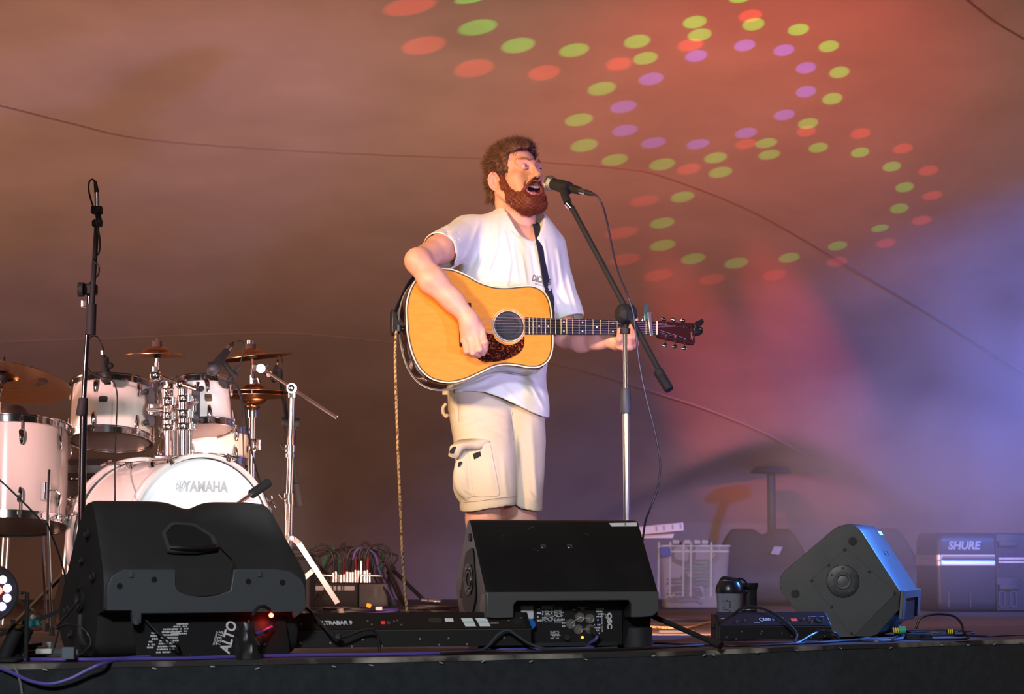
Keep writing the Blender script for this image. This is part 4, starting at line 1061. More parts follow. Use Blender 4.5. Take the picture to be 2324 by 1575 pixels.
# ---- strap over the far shoulder, its own thing
strap = thing('guitar_strap', 'dark navy guitar strap running over the shoulder down to the neck heel', 'strap', P(1240, 600, 7.6))
m_strap = mat('navy_webbing', (.015, .016, .035), .75)
def ribbon(pts, w, th, m, nm, parent, wdir):
    mb = MB(); rings = []
    for i, p in enumerate(pts):
        t = (pts[min(i+1, len(pts)-1)]-pts[max(i-1, 0)]).normalized(); wd = wdir[i] if isinstance(wdir, list) else Vector(wdir); wd = (wd - t*wd.dot(t)).normalized(); n_ = t.cross(wd); ww = w[i] if isinstance(w, list) else w
        rings.append([p + wd*ww/2 + n_*th/2, p - wd*ww/2 + n_*th/2, p - wd*ww/2 - n_*th/2, p + wd*ww/2 - n_*th/2])
    mb.loft(rings); return mb.build(nm, m, parent)
sp_ = []
for x, y in ((1217, 508), (1219, 525), (1226, 560), (1232, 595), (1238, 630), (1246, 665)):
    q, n_ = onsurf(x, y, .006, bt); sp_.append(q)
sp_ = [P(1196, 480, 7.93), P(1212, 490, 7.86), P(1217, 505, 7.79), P(1220, 522, 7.735)] + sp_[2:] + [G(1252, 690, -.03), G(1256, 705, -.05)]
ribbon(spline(sp_, 5), .036, .003, m_strap, 'webbing', strap, (.55, .8, .1))
ribbon([G(1253, 690, -.028), G(1258, 705, -.04), G(1262, 722, -.055)], [.030, .034, .020], .005, mat('brown_leather', (.06, .022, .010), .4), 'leather_end', strap, (.6, .8, 0))
MB().sphere(G(1252.5, 699, -.022), .0045, 10, 8).build('rivet', m_chrome, strap)
lo_ = [G(917, 738, -.055), G(905, 730, -.06), G(900, 715, -.08), P(905, 690, 7.62), P(935, 640, 7.80), P(1000, 600, 7.97), P(1080, 545, 8.02), P(1160, 515, 7.98)]
ribbon(spline(lo_, 5), .045, .003, m_strap, 'back_webbing', strap, (.2, -.3, .9))
MB().prism([G(x, y, -.045) for x, y in ((895,693),(906,700),(912,722),(918,745),(906,750),(895,748))], GN*-.035).build('strap_lock', m_black, strap, bevel=.004)

# braided instrument cord hanging from the end pin
cord = thing('instrument_cord', 'tan braided guitar cord with dark flecks hanging from the guitar to the deck', 'cord', P(905, 900, 7.5))
m_cord = mat('tan_braid', (.45, .27, .12), .8)
tc = N(m_cord, 'ShaderNodeTexCoord'); wv = N(m_cord, 'ShaderNodeTexNoise'); wv.inputs['Scale'].default_value = 110; L(m_cord, tc.outputs['Object'], wv.inputs[0])
rc = N(m_cord, 'ShaderNodeValToRGB'); rc.color_ramp.elements[0].position = .38; rc.color_ramp.elements[0].color = (.10, .045, .02, 1); rc.color_ramp.elements[1].position = .48; rc.color_ramp.elements[1].color = (.52, .32, .15, 1)
L(m_cord, wv.outputs[0], rc.inputs[0]); L(m_cord, rc.outputs[0], bsdf(m_cord).inputs['Base Color'])
cy_ = 7.47
cps = spline([P(903, 745, cy_), P(898, 765, cy_), P(897, 830, cy_), P(900, 930, cy_), P(904, 1040, cy_), P(909, 1160, cy_), P(914, 1280, cy_), P(921, 1360, cy_), P(926, 1402, cy_), P(935, 1440, cy_-.01)], 8)
cps = [p for p in cps if p.z > .008] + [Vector((cps[-1].x, 7.46, .006)), Vector((cps[-1].x+.12, 7.5, .006)), Vector((cps[-1].x+.4, 7.62, .006))]
MB().tube(cps, .0048, 10).build('cord', m_cord, cord)
tw = []
for ph in (0, pi):
    tt = []
    for i in range(len(cps)-1):
        for k in range(4):
            p = cps[i].lerp(cps[i+1], k/4); a = p.z*190 + ph; tt.append(p + Vector((cos(a), sin(a), 0))*.0046)
    MB().tube(tt, .0012, 4).build('braid_strand', mat('dark_fleck', (.09, .045, .02), .8), cord)
MB().cyl(P(905, 738, cy_), P(905, 752, cy_), .009, n=14).build('jack_plug', m_black, cord)

# ---------------------------------------------------------------- drum kit
m_shell = mat('pearl_white_lacquer', (.80, .74, .66), .16, coat=.7, coat_rough=.05)
m_headw = mat('drum_skin', (.86, .87, .86), .45); m_headd = mat('clear_drum_skin', (.22, .19, .19), .35)
m_hoopw = mat('white_hoop', (.80, .72, .66), .25, coat=.5)
m_grey_ink = mat('grey_ink', (.42, .47, .47), .5); m_dark_ink = mat('dark_ink', (.03, .03, .035), .5)
m_bronze = mat('cymbal_bronze', (.42, .20, .09), .28, 1.0)
def bronze_rings(m):
    tc = N(m, 'ShaderNodeTexCoord'); w = N(m, 'ShaderNodeTexWave', wave_type='RINGS', rings_direction='Z'); w.inputs['Scale'].default_value = 60; w.inputs['Distortion'].default_value = .6
    L(m, tc.outputs['Generated'], w.inputs[0]); r = N(m, 'ShaderNodeMapRange'); r.inputs[3].default_value = .22; r.inputs[4].default_value = .4; L(m, w.outputs[1], r.inputs[0]); L(m, r.outputs[0], bsdf(m).inputs['Roughness'])
bronze_rings(m_bronze)
m_felt = mat('brown_felt', (.10, .06, .045), .95); m_blue = mat('blue_tape', (.02, .22, .55), .5)

def drum(name, label, F, R, Hh, nl, parent_cat, badge=None, a0=0.0, bottom=None, lowhead=None):
    """F: origin at the centre of the drum, z towards the top head"""
    t = thing(name, label, parent_cat, F.translation, 'white drums of the kit')
    h = Hh/2
    MB(F).lathe([(R, -h), (R, h), (R-.006, h), (R-.006, -h), (R, -h)], None, 64, False).build('shell', m_shell, t)
    MB(F).lathe([(R-.001, h+.002), (R-.002, h+.006), (.001, h+.006)], None, 48).build('drum_head', m_headw, t)
    MB(F).lathe([(R-.001, -h-.002), (R-.002, -h-.006), (.001, -h-.006)], None, 48).build('resonant_head', lowhead or m_headd, t)
    for s in (1, -1):
        z = s*h
        MB(F).lathe([(R+.003, z-s*.016), (R+.008, z-s*.016), (R+.008, z-s*.012), (R+.005, z-s*.011), (R+.005, z+s*.008), (R+.010, z+s*.0085), (R+.010, z+s*.012), (R+.001, z+s*.012), (R+.001, z-s*.010)], None, 64, False).build('hoop', m_chrome, t)
    for i in range(nl):
        a = a0 + 2*pi*i/nl
        for s in (1, -1):
            z = s*(h*.58); d = Vector((cos(a), sin(a), 0)); tn = Vector((-sin(a), cos(a), 0)); Rm = Matrix((tn, d*-1 if False else d, Vector((0, 0, 1)))).transposed()
            mb = MB(F); 
            rings = []
            for u, w, th in ((-.030, .007, .004), (-.022, .0105, .010), (.0, .0085, .013), (.018, .0065, .010), (.024, .004, .005)):
                zz = z - s*u*-1 if False else z + s*(-u); ring = []
                for k in range(8): b = 2*pi*k/8; ring.append(d*(R + .004 + th*(1+sin(b))*.5) + tn*w*cos(b) + Vector((0, 0, zz - s*.0)))
                rings.append(ring)
            mb.loft(rings); lug = mb.build('lug', m_chrome, t)
            mb = MB(F); mb.cyl(d*(R+.0085) + Vector((0, 0, z + s*.016)), d*(R+.0085) + Vector((0, 0, s*(h+.010))), .0028, n=8)
            mb.box(d*(R+.0085) + Vector((0, 0, s*(h-.006))), (.014, .010, .014), Rm); mb.build('tension_rod', m_chrome, lug)
    return t
def badge(t, F, R, a, z, w=.034, hgt=.024):
    d = Vector((cos(a), sin(a), 0)); tn = Vector((-sin(a), cos(a), 0)); mb = MB(F); rings = []
    for off, g in ((.0006, 1), (.0022, .95)):
        ring = []
        for k in range(20):
            b = 2*pi*k/20; x = w/2*g*np.sign(cos(b))*abs(cos(b))**.35; y = hgt/2*g*np.sign(sin(b))*abs(sin(b))**.6
            aa = a + x/R; ring.append(Vector((cos(aa), sin(aa), 0))*(R+off) + Vector((0, 0, z+y)))
        rings.append(ring)
    mb.loft(rings); b_ = mb.build('badge', m_chrome, t)
    Ft = F @ frame(d*(R+.0034) + Vector((0, 0, z+.002)), x=tn, y=(0, 0, 1)); text('badge_lettering', 'YAMAHA', Ft, .0062, m_dark_ink, b_, .0001, .0001)
    return b_
def tilted(c, roll_x, roll_y):
    """roll_x > 0 leans the top away from the camera, roll_y > 0 leans it to the right"""
    return Matrix.Translation(c) @ Matrix.Rotation(radians(roll_y), 4, 'Y') @ Matrix.Rotation(radians(-roll_x), 4, 'X')

# bass drum
BY = radians(40); bax = Vector((sin(BY), -cos(BY), 0)); BC = P(458, 1227, 8.0)
bass = thing('bass_drum', 'white bass drum lying on its side with YAMAHA on its front head', 'drum', BC, 'white drums of the kit')
FB = frame(BC, x=(cos(BY), sin(BY), 0), z=bax); BR = .290; BL = .40
m_shellp = m_shell
MB(FB).lathe([(BR, -.035), (BR, -BL+.03), (BR-.008, -BL+.03), (BR-.008, -.035), (BR, -.035)], None, 96, False).build('shell', m_shell, bass)
hd = MB(FB).lathe([(BR+.002, -.020), (BR-.001, -.010), (BR-.004, -.0085), (.001, -.0085)], None, 72).build('drum_head', m_headw, bass)
for z in (0, -BL+.0):
    MB(FB).lathe([(BR+.001, z-.022), (BR+.014, z-.022), (BR+.016, z-.018), (BR+.016, z+.008), (BR+.014, z+.012), (BR+.002, z+.012), (BR+.001, z+.008), (BR+.001, z-.022)], None, 96, False).build('hoop', m_hoopw, bass)
MB(FB).lathe([(BR+.002, -.042), (BR+.006, -.042), (BR+.006, -.024), (BR+.002, -.024), (BR+.002, -.042)], None, 96, False).build('edge_ring', m_hoopw, bass)
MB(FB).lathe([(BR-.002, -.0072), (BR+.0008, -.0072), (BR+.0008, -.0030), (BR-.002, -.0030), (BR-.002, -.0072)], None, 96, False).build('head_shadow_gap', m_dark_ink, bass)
MB(FB).lathe([(BR-.002, -BL), (.001, -BL)], None, 48).build('batter_head', m_headw, bass)
for i in range(8):
    a = radians(22.5 + 45*i + 4); d = Vector((cos(a), sin(a), 0)); tn = Vector((-sin(a), cos(a), 0))
    for s, z0 in ((1, 0), (-1, -BL)):
        zz = z0 + s*.008; Rm = Matrix((tn, Vector((0, 0, 1)), d)).transposed()
        mb = MB(FB); mb.rbox(d*(BR+.021) + Vector((0, 0, z0 + s*.002)), (.020, .038, .008), .004, Rm); mb.rbox(d*(BR+.014) + Vector((0, 0, z0 + s*.016)), (.020, .008, .018), .003, Rm)
        mb.tube([d*(BR+.022) + Vector((0, 0, z0 + s*.01)), d*(BR+.022) + Vector((0, 0, z0 - s*.11))], .0035, 8)
        mb.tube(spline([d*(BR+.024) + tn*.024 + Vector((0, 0, z0+s*.030)), d*(BR+.026) + tn*.010 + Vector((0, 0, z0+s*.020)), d*(BR+.024) + Vector((0, 0, z0+s*.016)), d*(BR+.026) - tn*.010 + Vector((0, 0, z0+s*.020)), d*(BR+.024) - tn*.024 + Vector((0, 0, z0+s*.030))], 4), .0042, 8)
        mb.build('claw_hook', m_chrome, bass)
        mb = MB(FB); Rl = Rm; mb.loft([[d*(BR + .001 + q) + tn*w*cos(2*pi*k/10) + Vector((0, 0, z0 - s*.125 + .022*sin(2*pi*k/10))) for k in range(10)] for q, w in ((0, .011), (.012, .010), (.020, .006))]); mb.build('lug', m_chrome, bass)
lg = FB @ frame((.012, .115, -.0076), x=(1, 0, 0), y=(0, 1, 0))
text('front_lettering', 'YAMAHA', FB @ frame((.018, .188, -.0078), x=(1, 0, 0), y=(0, 1, 0)), .051, m_grey_ink, hd, .0020, .0002, .86)
Fe = FB @ Matrix.Translation((-.086, .188, -.0078)); mb = MB(Fe); mb.lathe([(.0175, 0), (.0175, .0006), (.0155, .0006), (.0155, 0)], None, 32, False)
for k in range(3):
    a = radians(90 + 60*k); dd = Vector((cos(a), sin(a), 0)); mb.bar(-dd*.0145, dd*.0145, .0022, .0006, (0, 0, 1))
    for s in (1, -1):
        for g in (1, -1): q = dd*s*.0125; b_ = a + (pi if s < 0 else 0); mb.bar(q, q - Vector((cos(b_+g*.7), sin(b_+g*.7), 0))*.006, .0016, .0006, (0, 0, 1))
mb.build('front_emblem', m_grey_ink, hd)
for s, xx in ((1, .25), (-1, -.25)):
    a = radians(-38 if s > 0 else 218); d = Vector((cos(a), sin(a), 0)); st = FB @ (d*(BR+.01) + Vector((0, 0, -.12))); en = Vector(st) + Vector(FB.to_3x3() @ Vector((s*.10, 0, .09))); en.z = .006
    MB().tube([st, en], .007, 8).build('spur', m_chrome, bass)

# rack toms and floor tom
F1 = tilted(P(254, 938, 8.55), 12, 1.0)
tomA = drum('rack_tom', 'larger white rack tom on the left with a microphone clipped to its rim', F1, .1525, .205, 6, 'drum', a0=radians(-60)+.28)
badge(tomA, F1, .1525, radians(-93), .012)
F2 = tilted(P(444, 926, 8.5), 10, -7)
tomB = drum('rack_tom', 'smaller white rack tom on the right, hung above the bass drum', F2, .130, .170, 6, 'drum', a0=radians(-60)-.02)
badge(tomB, F2, .130, radians(-60), .004, .030, .030)
F3 = tilted(P(22, 1082, 8.15), 9, -1.5)
tomC = drum('floor_tom', 'tall white floor tom standing on chrome legs at the left edge', F3, .205, .345, 8, 'drum', a0=radians(-67.5))
badge(tomC, F3, .205, radians(-112), .03)
for i, a in enumerate((-42, 70, 190)):
    d = Vector((cos(radians(a)), sin(radians(a)), 0)); 
    mb = MB(F3); mb.rbox(d*.216 + Vector((0, 0, -.085)), (.030, .022, .062), .004, Matrix.Rotation(radians(a+90), 3, 'Z')); br = mb.build('leg_bracket', m_chrome, tomC)
    tp = F3 @ (d*.232 + Vector((0, 0, -.01))); bt_ = F3 @ (d*.232 + Vector((0, 0, -.19))); ft = Vector((bt_.x + d.x*.035, bt_.y + d.y*.035, .012))
    MB().tube([tp, bt_, bt_.lerp(ft, .3) , ft], .0055, 8).build('leg', m_chrome, tomC); MB().cyl(ft, ft + Vector((0, 0, .03)), .011, .008, n=12).build('rubber_foot', m_rub, tomC)
    MB(F3).tube([d*.232 + Vector((0, 0, -.085)), d*.25 + Vector((.014, 0, -.085)), d*.25 + Vector((.03, 0, -.10))], .004, 6).build('wing_screw', m_chrome, tomC)
# snare just visible between the toms
Fs_ = tilted(P(462, 1010, 8.75), 3, 3)
sn = drum('snare_drum', 'chrome and white snare drum half hidden behind the bass drum', Fs_, .165, .12, 6, 'drum', a0=.4)

# tom holder on top of the bass drum
hold = thing('tom_holder', 'chrome double tom holder rising from the top of the bass drum', 'stand', P(395, 1040, 8.2), 'chrome drum hardware')
def clamp(parent, c, r, h, nm='memory_clamp'):
    mb = MB(); c = Vector(c); F_ = Matrix.Translation(c - Vector((0, 0, h/2)))
    mb.lathe([(r*.92, 0), (r, .003), (r, h*.45), (r*.86, h*.5), (r, h*.55), (r, h-.003), (r*.92, h)], F_, 20)
    mb.rbox(c + Vector((r*1.2, -.004, 0)), (r*.9, r*1.0, h*.8), .003); mb.cyl(c + Vector((r*1.4, -r, 0)), c + Vector((r*1.4, -r*2.2, 0)), .004, n=8); mb.rbox(c + Vector((r*1.4, -r*2.3, 0)), (.010, .006, .030), .002)
    return mb.build(nm, m_chrome, parent)
def pole(parent, a, b, r, nm='pole', m=None): return MB().cyl(a, b, r, n=18).build(nm, m or m_chrome, parent)
base = P(396, 1036, 8.22)
MB().rbox(base + Vector((0, 0, -.004)), (.14, .09, .014), .01).build('base_plate', m_chrome, hold)
for px, pt_, pb, r, Y in ((379, 876, 1038, .0125, 8.22), (415, 862, 1032, .0165, 8.18), (430, 950, 1030, .0095, 8.24), (397, 905, 1034, .013, 8.30)):
    pole(hold, P(px, pb, Y), P(px, pt_, Y), r)
for px, py, Y, r, h in ((381, 912, 8.21, .020, .032), (381, 945, 8.21, .018, .030), (383, 970, 8.21, .022, .024), (416, 905, 8.17, .022, .026), (416, 940, 8.17, .023, .032), (418, 968, 8.17, .026, .026), (398, 960, 8.29, .022, .03), (400, 925, 8.29, .020, .025)): clamp(hold, P(px, py, Y), r, h)
MB().cyl(P(381, 884, 8.2), P(381, 881, 8.2), .024, .021, n=20).build('wing_cap', m_chrome, hold); MB().sphere(P(381, 895, 8.2), .013).build('ball', m_chrome, hold)
MB().tube([P(381, 930, 8.21), P(350, 932, 8.30), P(338, 930, 8.36)], .010, 12).build('tom_arm', m_chrome, hold); MB().tube([P(416, 920, 8.17), P(440, 915, 8.27), P(446, 912, 8.35)], .010, 12).build('tom_arm', m_chrome, hold)
for s, cx, cy, Y in ((1, 343, 925, 8.40), (-1, 445, 918, 8.345)):
    MB().prism([P(cx + s*x, cy + y, Y) for x, y in ((-8, -42), (2, -46), (10, -36), (10, 38), (2, 46), (-8, 38))], (0, .012, 0)).build('mount_plate', m_rub, hold, bevel=.003)
    for dy in (-36, 34): MB().sphere(P(cx - s*12, cy + dy*1.0, Y), .011, 12, 8).build('rubber_grommet', m_rub, hold)
MB().rbox(P(352, 930, 8.36), (.05, .05, .045), .01).build('tom_bracket', m_chrome, hold); MB().rbox(P(436, 920, 8.31), (.035, .05, .055), .01).build('tom_bracket', m_chrome, hold)
# cymbal arm of the splash
MB().tube([P(449, 868, 8.18), P(447, 886, 8.17), P(415, 870, 8.17)], .008, 10).build('cymbal_arm', m_chrome, hold); MB().sphere(P(412, 872, 8.17), .021, 18, 12, (1, .7, 1)).build('joint', m_chrome, hold); pole(hold, P(416, 873, 8.16), P(448, 884, 8.10), .0075, 'cymbal_arm')
pole(hold, P(370, 857, 8.2), P(412, 872, 8.18), .008, 'cymbal_arm'); MB().sphere(P(353, 852, 8.2), .023, 18, 12, (1, .7, 1)).build('joint', m_chrome, hold); MB().cyl(P(345, 862, 8.19), P(336, 866, 8.18), .006, .009, n=8).build('wing_nut', m_chrome, hold)
pole(hold, P(355, 848, 8.2), P(356, 812, 8.2), .0055, 'cymbal_rod'); MB().cyl(P(355.5, 838, 8.2), P(356, 822, 8.2), .009, n=14).build('sleeve', m_chrome, hold); MB().rbox(P(352, 838, 8.19), (.02, .02, .02), .003).build('tilter', m_chrome, hold)

def cymbal(name, label, c, R, F, cat='cymbal', tex=None, m=None, thick=.0012, bell=.055, group='bronze cymbals'):
    t = thing(name, label, cat, c, group)
    prof = []
    for k in range(13):
        r = R*(1-k/12); hgt = .10*R*(1-(r/R)**1.6) + (bell*.38*max(0, 1-(r/bell)**2)**.5 if r < bell else 0); prof.append((max(r, .004), hgt))
    rr_ = [(bell*x, .10*R*(1-(bell*x/R)**1.6) + bell*.38*(1-x*x)**.5) for x in (1, .95, .85, .7, .5, .25, .08)]
    prof = [q for q in prof if q[0] > bell] + rr_
    full = prof + [(r, z - thick*1.5) for r, z in reversed(prof)] + [prof[0]]
    MB(F).lathe(full, None, 64, False).build('cymbal_plate', m or m_bronze, t)
    # turned grooves as fine raised rings under the plate
    for i in range(5):
        r = bell + (R-bell)*(.15 + .17*i); z = .10*R*(1-(r/R)**1.6)
        MB(F).lathe([(r, z-thick*1.5), (r+.001, z-thick*1.5-.0006), (r+.002, z-thick*1.5), (r, z-thick*1.5)], None, 48, False).build('groove', m or m_bronze, t)
    return t
sp = cymbal('splash_cymbal', 'small bronze cymbal level above the larger rack tom', P(356, 802, 8.2), .119, tilted(P(356, 806, 8.2), -1.5, 0))
MB().cyl(P(356, 797, 8.2), P(356, 774, 8.2), .018, n=20).build('felt', m_felt, sp); MB().cyl(P(356, 812, 8.2), P(356, 803, 8.2), .014, n=16).build('lower_felt', m_rub, sp); MB().cyl(P(356, 774, 8.2), P(356, 767, 8.2), .0035, n=10).build('rod_tip', m_chrome, sp)
Fc = tilted(P(2, 866, 7.95), 14, 5)
m_bronze2 = mat('cymbal_amber', (.40, .19, .07), .36, 1.0); bronze_rings(m_bronze2)
big = cymbal('crash_cymbal', 'large amber crash cymbal tilted over the floor tom at the left edge', P(0, 868, 7.95), .245, Fc, m=m_bronze2, bell=.06)
MB(Fc).cyl((0, 0, .03), (0, 0, .055), .016, n=16).build('felt', m_felt, big); MB(Fc).cyl((0, 0, -.03), (0, 0, .09), .005, n=12).build('rod_tip', m_chrome, big); MB(Fc).cyl((0, 0, .058), (0, 0, .075), .012, .006, n=12).build('wing_nut', m_chrome, big)
MB(Fc).cyl((0, 0, .0), (0, 0, .018), .022, n=16).build('lower_felt', m_rub, big)
lt = Fc @ (Matrix.Rotation(radians(-52), 4, 'Z') @ frame((.165, .02, .008), x=(.35, 1, 0), z=(-.0, 0, -1)))
text('cymbal_lettering', 'Zildjian', Fc @ frame((.160, -.030, .0072), x=(-.55, .83, 0), z=(.09, -.03, -1)), .046, m_dark_ink, big, .0004, .0002, 1.0, .25)
cst = thing('cymbal_stand', 'chrome cymbal stand mostly outside the left edge behind the floor tom', 'stand', P(-6, 1100, 8.0), 'chrome drum hardware')
pole(cst, P(-4, 900, 7.97), P(2, 880, 7.95), .007); pole(cst, P(-10, 1300, 8.42), P(-4, 905, 8.42), .012); MB().tube([P(-4, 905, 8.42), P(-2, 900, 7.97)], .008, 10).build('boom_arm', m_chrome, cst)
for a in (20, 140, 260): MB().bar(P(-10, 1330, 8.42), Vector((P(-10, 0, 8.42).x + .3*cos(radians(a)), 8.42 + .3*sin(radians(a)), .012)), .02, .008).build('leg', m_chrome, cst)

cr = cymbal('crash_cymbal', 'thin bronze crash cymbal tilted up to the right above the hi-hat', P(568, 808, 8.9), .168, tilted(P(568, 812, 8.9), -2.5, -6.5))
MB().cyl(P(568, 803, 8.9), P(568, 781, 8.9), .021, n=20).build('felt', m_felt, cr); MB().cyl(P(568, 781, 8.9), P(568, 773, 8.9), .016, n=16).build('wing_nut', m_chrome, cr); MB().cyl(P(571, 812, 8.9), P(571, 806, 8.9), .02, n=16).build('lower_felt', m_rub, cr)
# hi-hat: two cymbals on their own stand
hh = thing('hi_hat', 'pair of closed hi-hat cymbals on a chrome stand behind the bass drum', 'cymbal', P(576, 895, 8.95), 'bronze cymbals')
for z_, s in ((890, 1), (900, -1)):
    c = P(577, z_, 8.95); F_ = tilted(c, 0, 0) @ (Matrix.Scale(s, 4, (0, 0, 1)))
    prof = [(.146, 0), (.12, .004), (.09, .008), (.05, .012), (.046, .020), (.03, .030), (.01, .033)]
    MB(F_).lathe(prof + [(r, z-.0018) for r, z in reversed(prof)] + [prof[0]], None, 56, False).build('top_cymbal' if s > 0 else 'bottom_cymbal', m_bronze, hh)
mb = MB(); mb.cyl(P(573, 872, 8.95), P(573, 852, 8.95), .012, n=16); mb.cyl(P(573, 815, 8.95), P(573, 925, 8.95), .0042, n=10); mb.build('clutch', m_chrome, hh)
MB().cyl(P(573, 879, 8.95), P(573, 871, 8.95), .0135, n=18).build('tape_ring', m_blue, hh); MB().tube([P(578, 862, 8.94), P(586, 858, 8.93), P(590, 872, 8.93)], .005, 8).build('wing_nut', m_chrome, hh)
MB().lathe([(.012, -.02), (.030, -.004), (.034, 0), (.030, .004), (.012, .004)], Matrix.Translation(P(572, 924, 8.95)), 24).build('cymbal_seat', m_chrome, hh)
pole(hh, P(568, 1300, 8.95), P(572, 930, 8.95), .0145); MB().cyl(P(572, 948, 8.95), P(572, 930, 8.95), .02, n=20).build('collar', m_chrome, hh); clamp(hh, P(575, 1010, 8.95), .019, .05)
for e_ in (P(652, 1345, 8.7), P(520, 1385, 9.1), P(600, 1385, 9.3)):
    e_.z = max(e_.z, .012); MB().bar(P(570, 1175, 8.95), e_, .022, .007, (0, 1, 0)).build('leg', m_chrome, hh)
MB().rbox(P(605, 1205, 8.86), (.03, .03, .035), .005).build('leg_joint', m_chrome, hh)

# boom cymbal stand on the right of the kit
bo = thing('cymbal_boom_stand', 'tall chrome boom cymbal stand with flat tripod legs right of the kit', 'stand', P(652, 1390, 8.6), 'chrome drum hardware')
bY = 8.6
pole(bo, P(651, 1385, bY), P(657, 1130, bY), .0150); pole(bo, P(654, 1180, bY), P(660, 1010, bY), .0135); pole(bo, P(658, 1040, bY), P(663, 885, bY), .0115)
for px, py, r, h in ((655, 1128, .020, .026), (655.5, 1140, .019, .014), (658.5, 1018, .020, .026), (658, 1034, .018, .014)): 
    MB().cyl(P(px, py, bY) - Vector((0, 0, h/2)), P(px, py, bY) + Vector((0, 0, h/2)), r, n=20).build('height_collar', m_chrome, bo)
for px, py in ((642, 1018), (640, 1132)): MB().tube([P(px+14, py, bY-.01), P(px, py, bY-.03), P(px-6, py-10, bY-.03)], [.004, .005, .008], 8).build('wing_screw', m_chrome, bo)
MB().cyl(P(662, 881, bY-.03), P(662, 881, bY+.03), .019, n=24).build('tilter', m_chrome, bo); MB().rbox(P(663, 896, bY), (.030, .030, .026), .004).build('tilter_block', m_chrome, bo)
MB().lathe([(.012, 0), (.013, .003), (.006, .006)], frame(P(661, 881, bY-.03), z=(0, -1, 0)), 20).build('tilter_screw', m_chrome, bo)
pole(bo, P(604, 843, 8.72), P(764, 948, 8.40), .0066, 'boom_arm', m_steel); MB().cyl(P(765, 949, 8.40), P(768, 951, 8.39), .006, n=10).build('boom_tip', m_chrome, bo)
pole(bo, P(611, 849, 8.705), P(600, 842, 8.73), .012, 'boom_socket'); MB().cyl(P(592, 836, 8.78), P(592, 836, 8.70), .017, n=20).build('joint', m_chrome, bo); MB().prism([P(x, y, 8.74) for x, y in ((572,826),(598,830),(600,842),(574,842))], (0, .03, 0)).build('tilter', m_chrome, bo, bevel=.002)
pole(bo, P(572, 858, 8.88), P(571, 815, 8.89), .0055, 'cymbal_rod'); MB().tube([P(598, 838, 8.73), P(606, 832, 8.73), P(608, 828, 8.73)], .004, 6).build('wing_nut', m_chrome, bo)
MB().rbox(P(652, 1221, bY), (.060, .035, .018), .005).build('leg_collar', m_chrome, bo); MB().rbox(P(650, 1345, bY), (.045, .03, .018), .005).build('brace_collar', m_chrome, bo)
m_leg = mat('flat_steel_leg', (.62, .68, .76), .28, .9)
def fleg(a, k_, b):
    MB().bar(a, k_, .020, .007, (0, 1, .2)).build('leg', m_leg, bo); MB().bar(k_, b, .020, .007, (0, 1, .2)).build('leg', m_leg, bo)
fleg(P(664, 1221, bY-.01), P(678, 1232, bY-.02), P(766, 1368, 8.72)); ft_ = P(766, 1368, 8.72); MB().cyl(ft_ + Vector((.01, 0, -.02)), Vector((ft_.x+.028, 8.74, .006)), .013, .015, n=10).build('rubber_foot', m_rub, bo)
MB().bar(P(652, 1345, bY), P(714, 1291, bY+.06), .018, .006, (0, 1, .2)).build('leg_brace', m_leg, bo)
fleg(P(642, 1221, bY), P(628, 1234, bY-.02), P(560, 1385, 8.45)); MB().bar(P(648, 1345, bY), P(592, 1300, bY-.1), .018, .006, (0, 1, .2)).build('leg_brace', m_leg, bo)
e_ = Vector((P(652, 0, bY).x+.03, bY+.33, .01)); fleg(P(652, 1221, bY+.02), P(654, 1232, bY+.04), e_)

# stools / dark shapes behind
m_seat = mat('black_vinyl', (.018, .016, .018), .5)
th = thing('drum_throne', 'round black drum throne half hidden behind the bass drum', 'stool', P(205, 1075, 9.2))
MB().lathe([(.02, -.045), (.165, -.045), (.18, -.03), (.182, .0), (.165, .022), (.09, .032), (.01, .034)], Matrix.Translation(P(205, 1060, 9.2)), 40).build('seat', m_seat, th)
pole(th, Vector((P(170, 0, 9.2).x, 9.2, .15)), P(170, 1080, 9.2), .018, 'post', m_steel); MB().rbox(P(168, 1108, 9.18), (.055, .05, .07), .01).build('height_clamp', m_rub, th)
for i in range(4): MB().lathe([(.022, 0), (.026, .004), (.022, .008)], Matrix.Translation(P(162, 1152 - i*6, 9.18)), 16).build('spring_ring', m_steel, th)
for a in (30, 150, 270): MB().bar(Vector((P(170, 0, 9.2).x, 9.2, .22)), Vector((P(170, 0, 9.2).x + .26*cos(radians(a)), 9.2 + .26*sin(radians(a)), .012)), .024, .01).build('leg', m_rub, th)
bk_ = thing('padded_backrest', 'rounded mauve-grey padded backrest peeking over the floor tom', 'backrest', P(30, 935, 8.9))
MB().sphere(P(32, 948, 8.9), .062, 24, 14, (.95, .6, .85)).build('pad', mat('mauve_vinyl', (.07, .05, .065), .6), bk_); pole(bk_, Vector((P(30, 0, 8.9).x, 8.9, .01)), P(30, 955, 8.9), .015, 'post', m_steel)
MB().lathe([(.16, .0), (.16, .01), (.02, .02)], Matrix.Translation((P(30, 0, 8.9).x, 8.9, .002)), 24).build('base', m_rub, bk_)

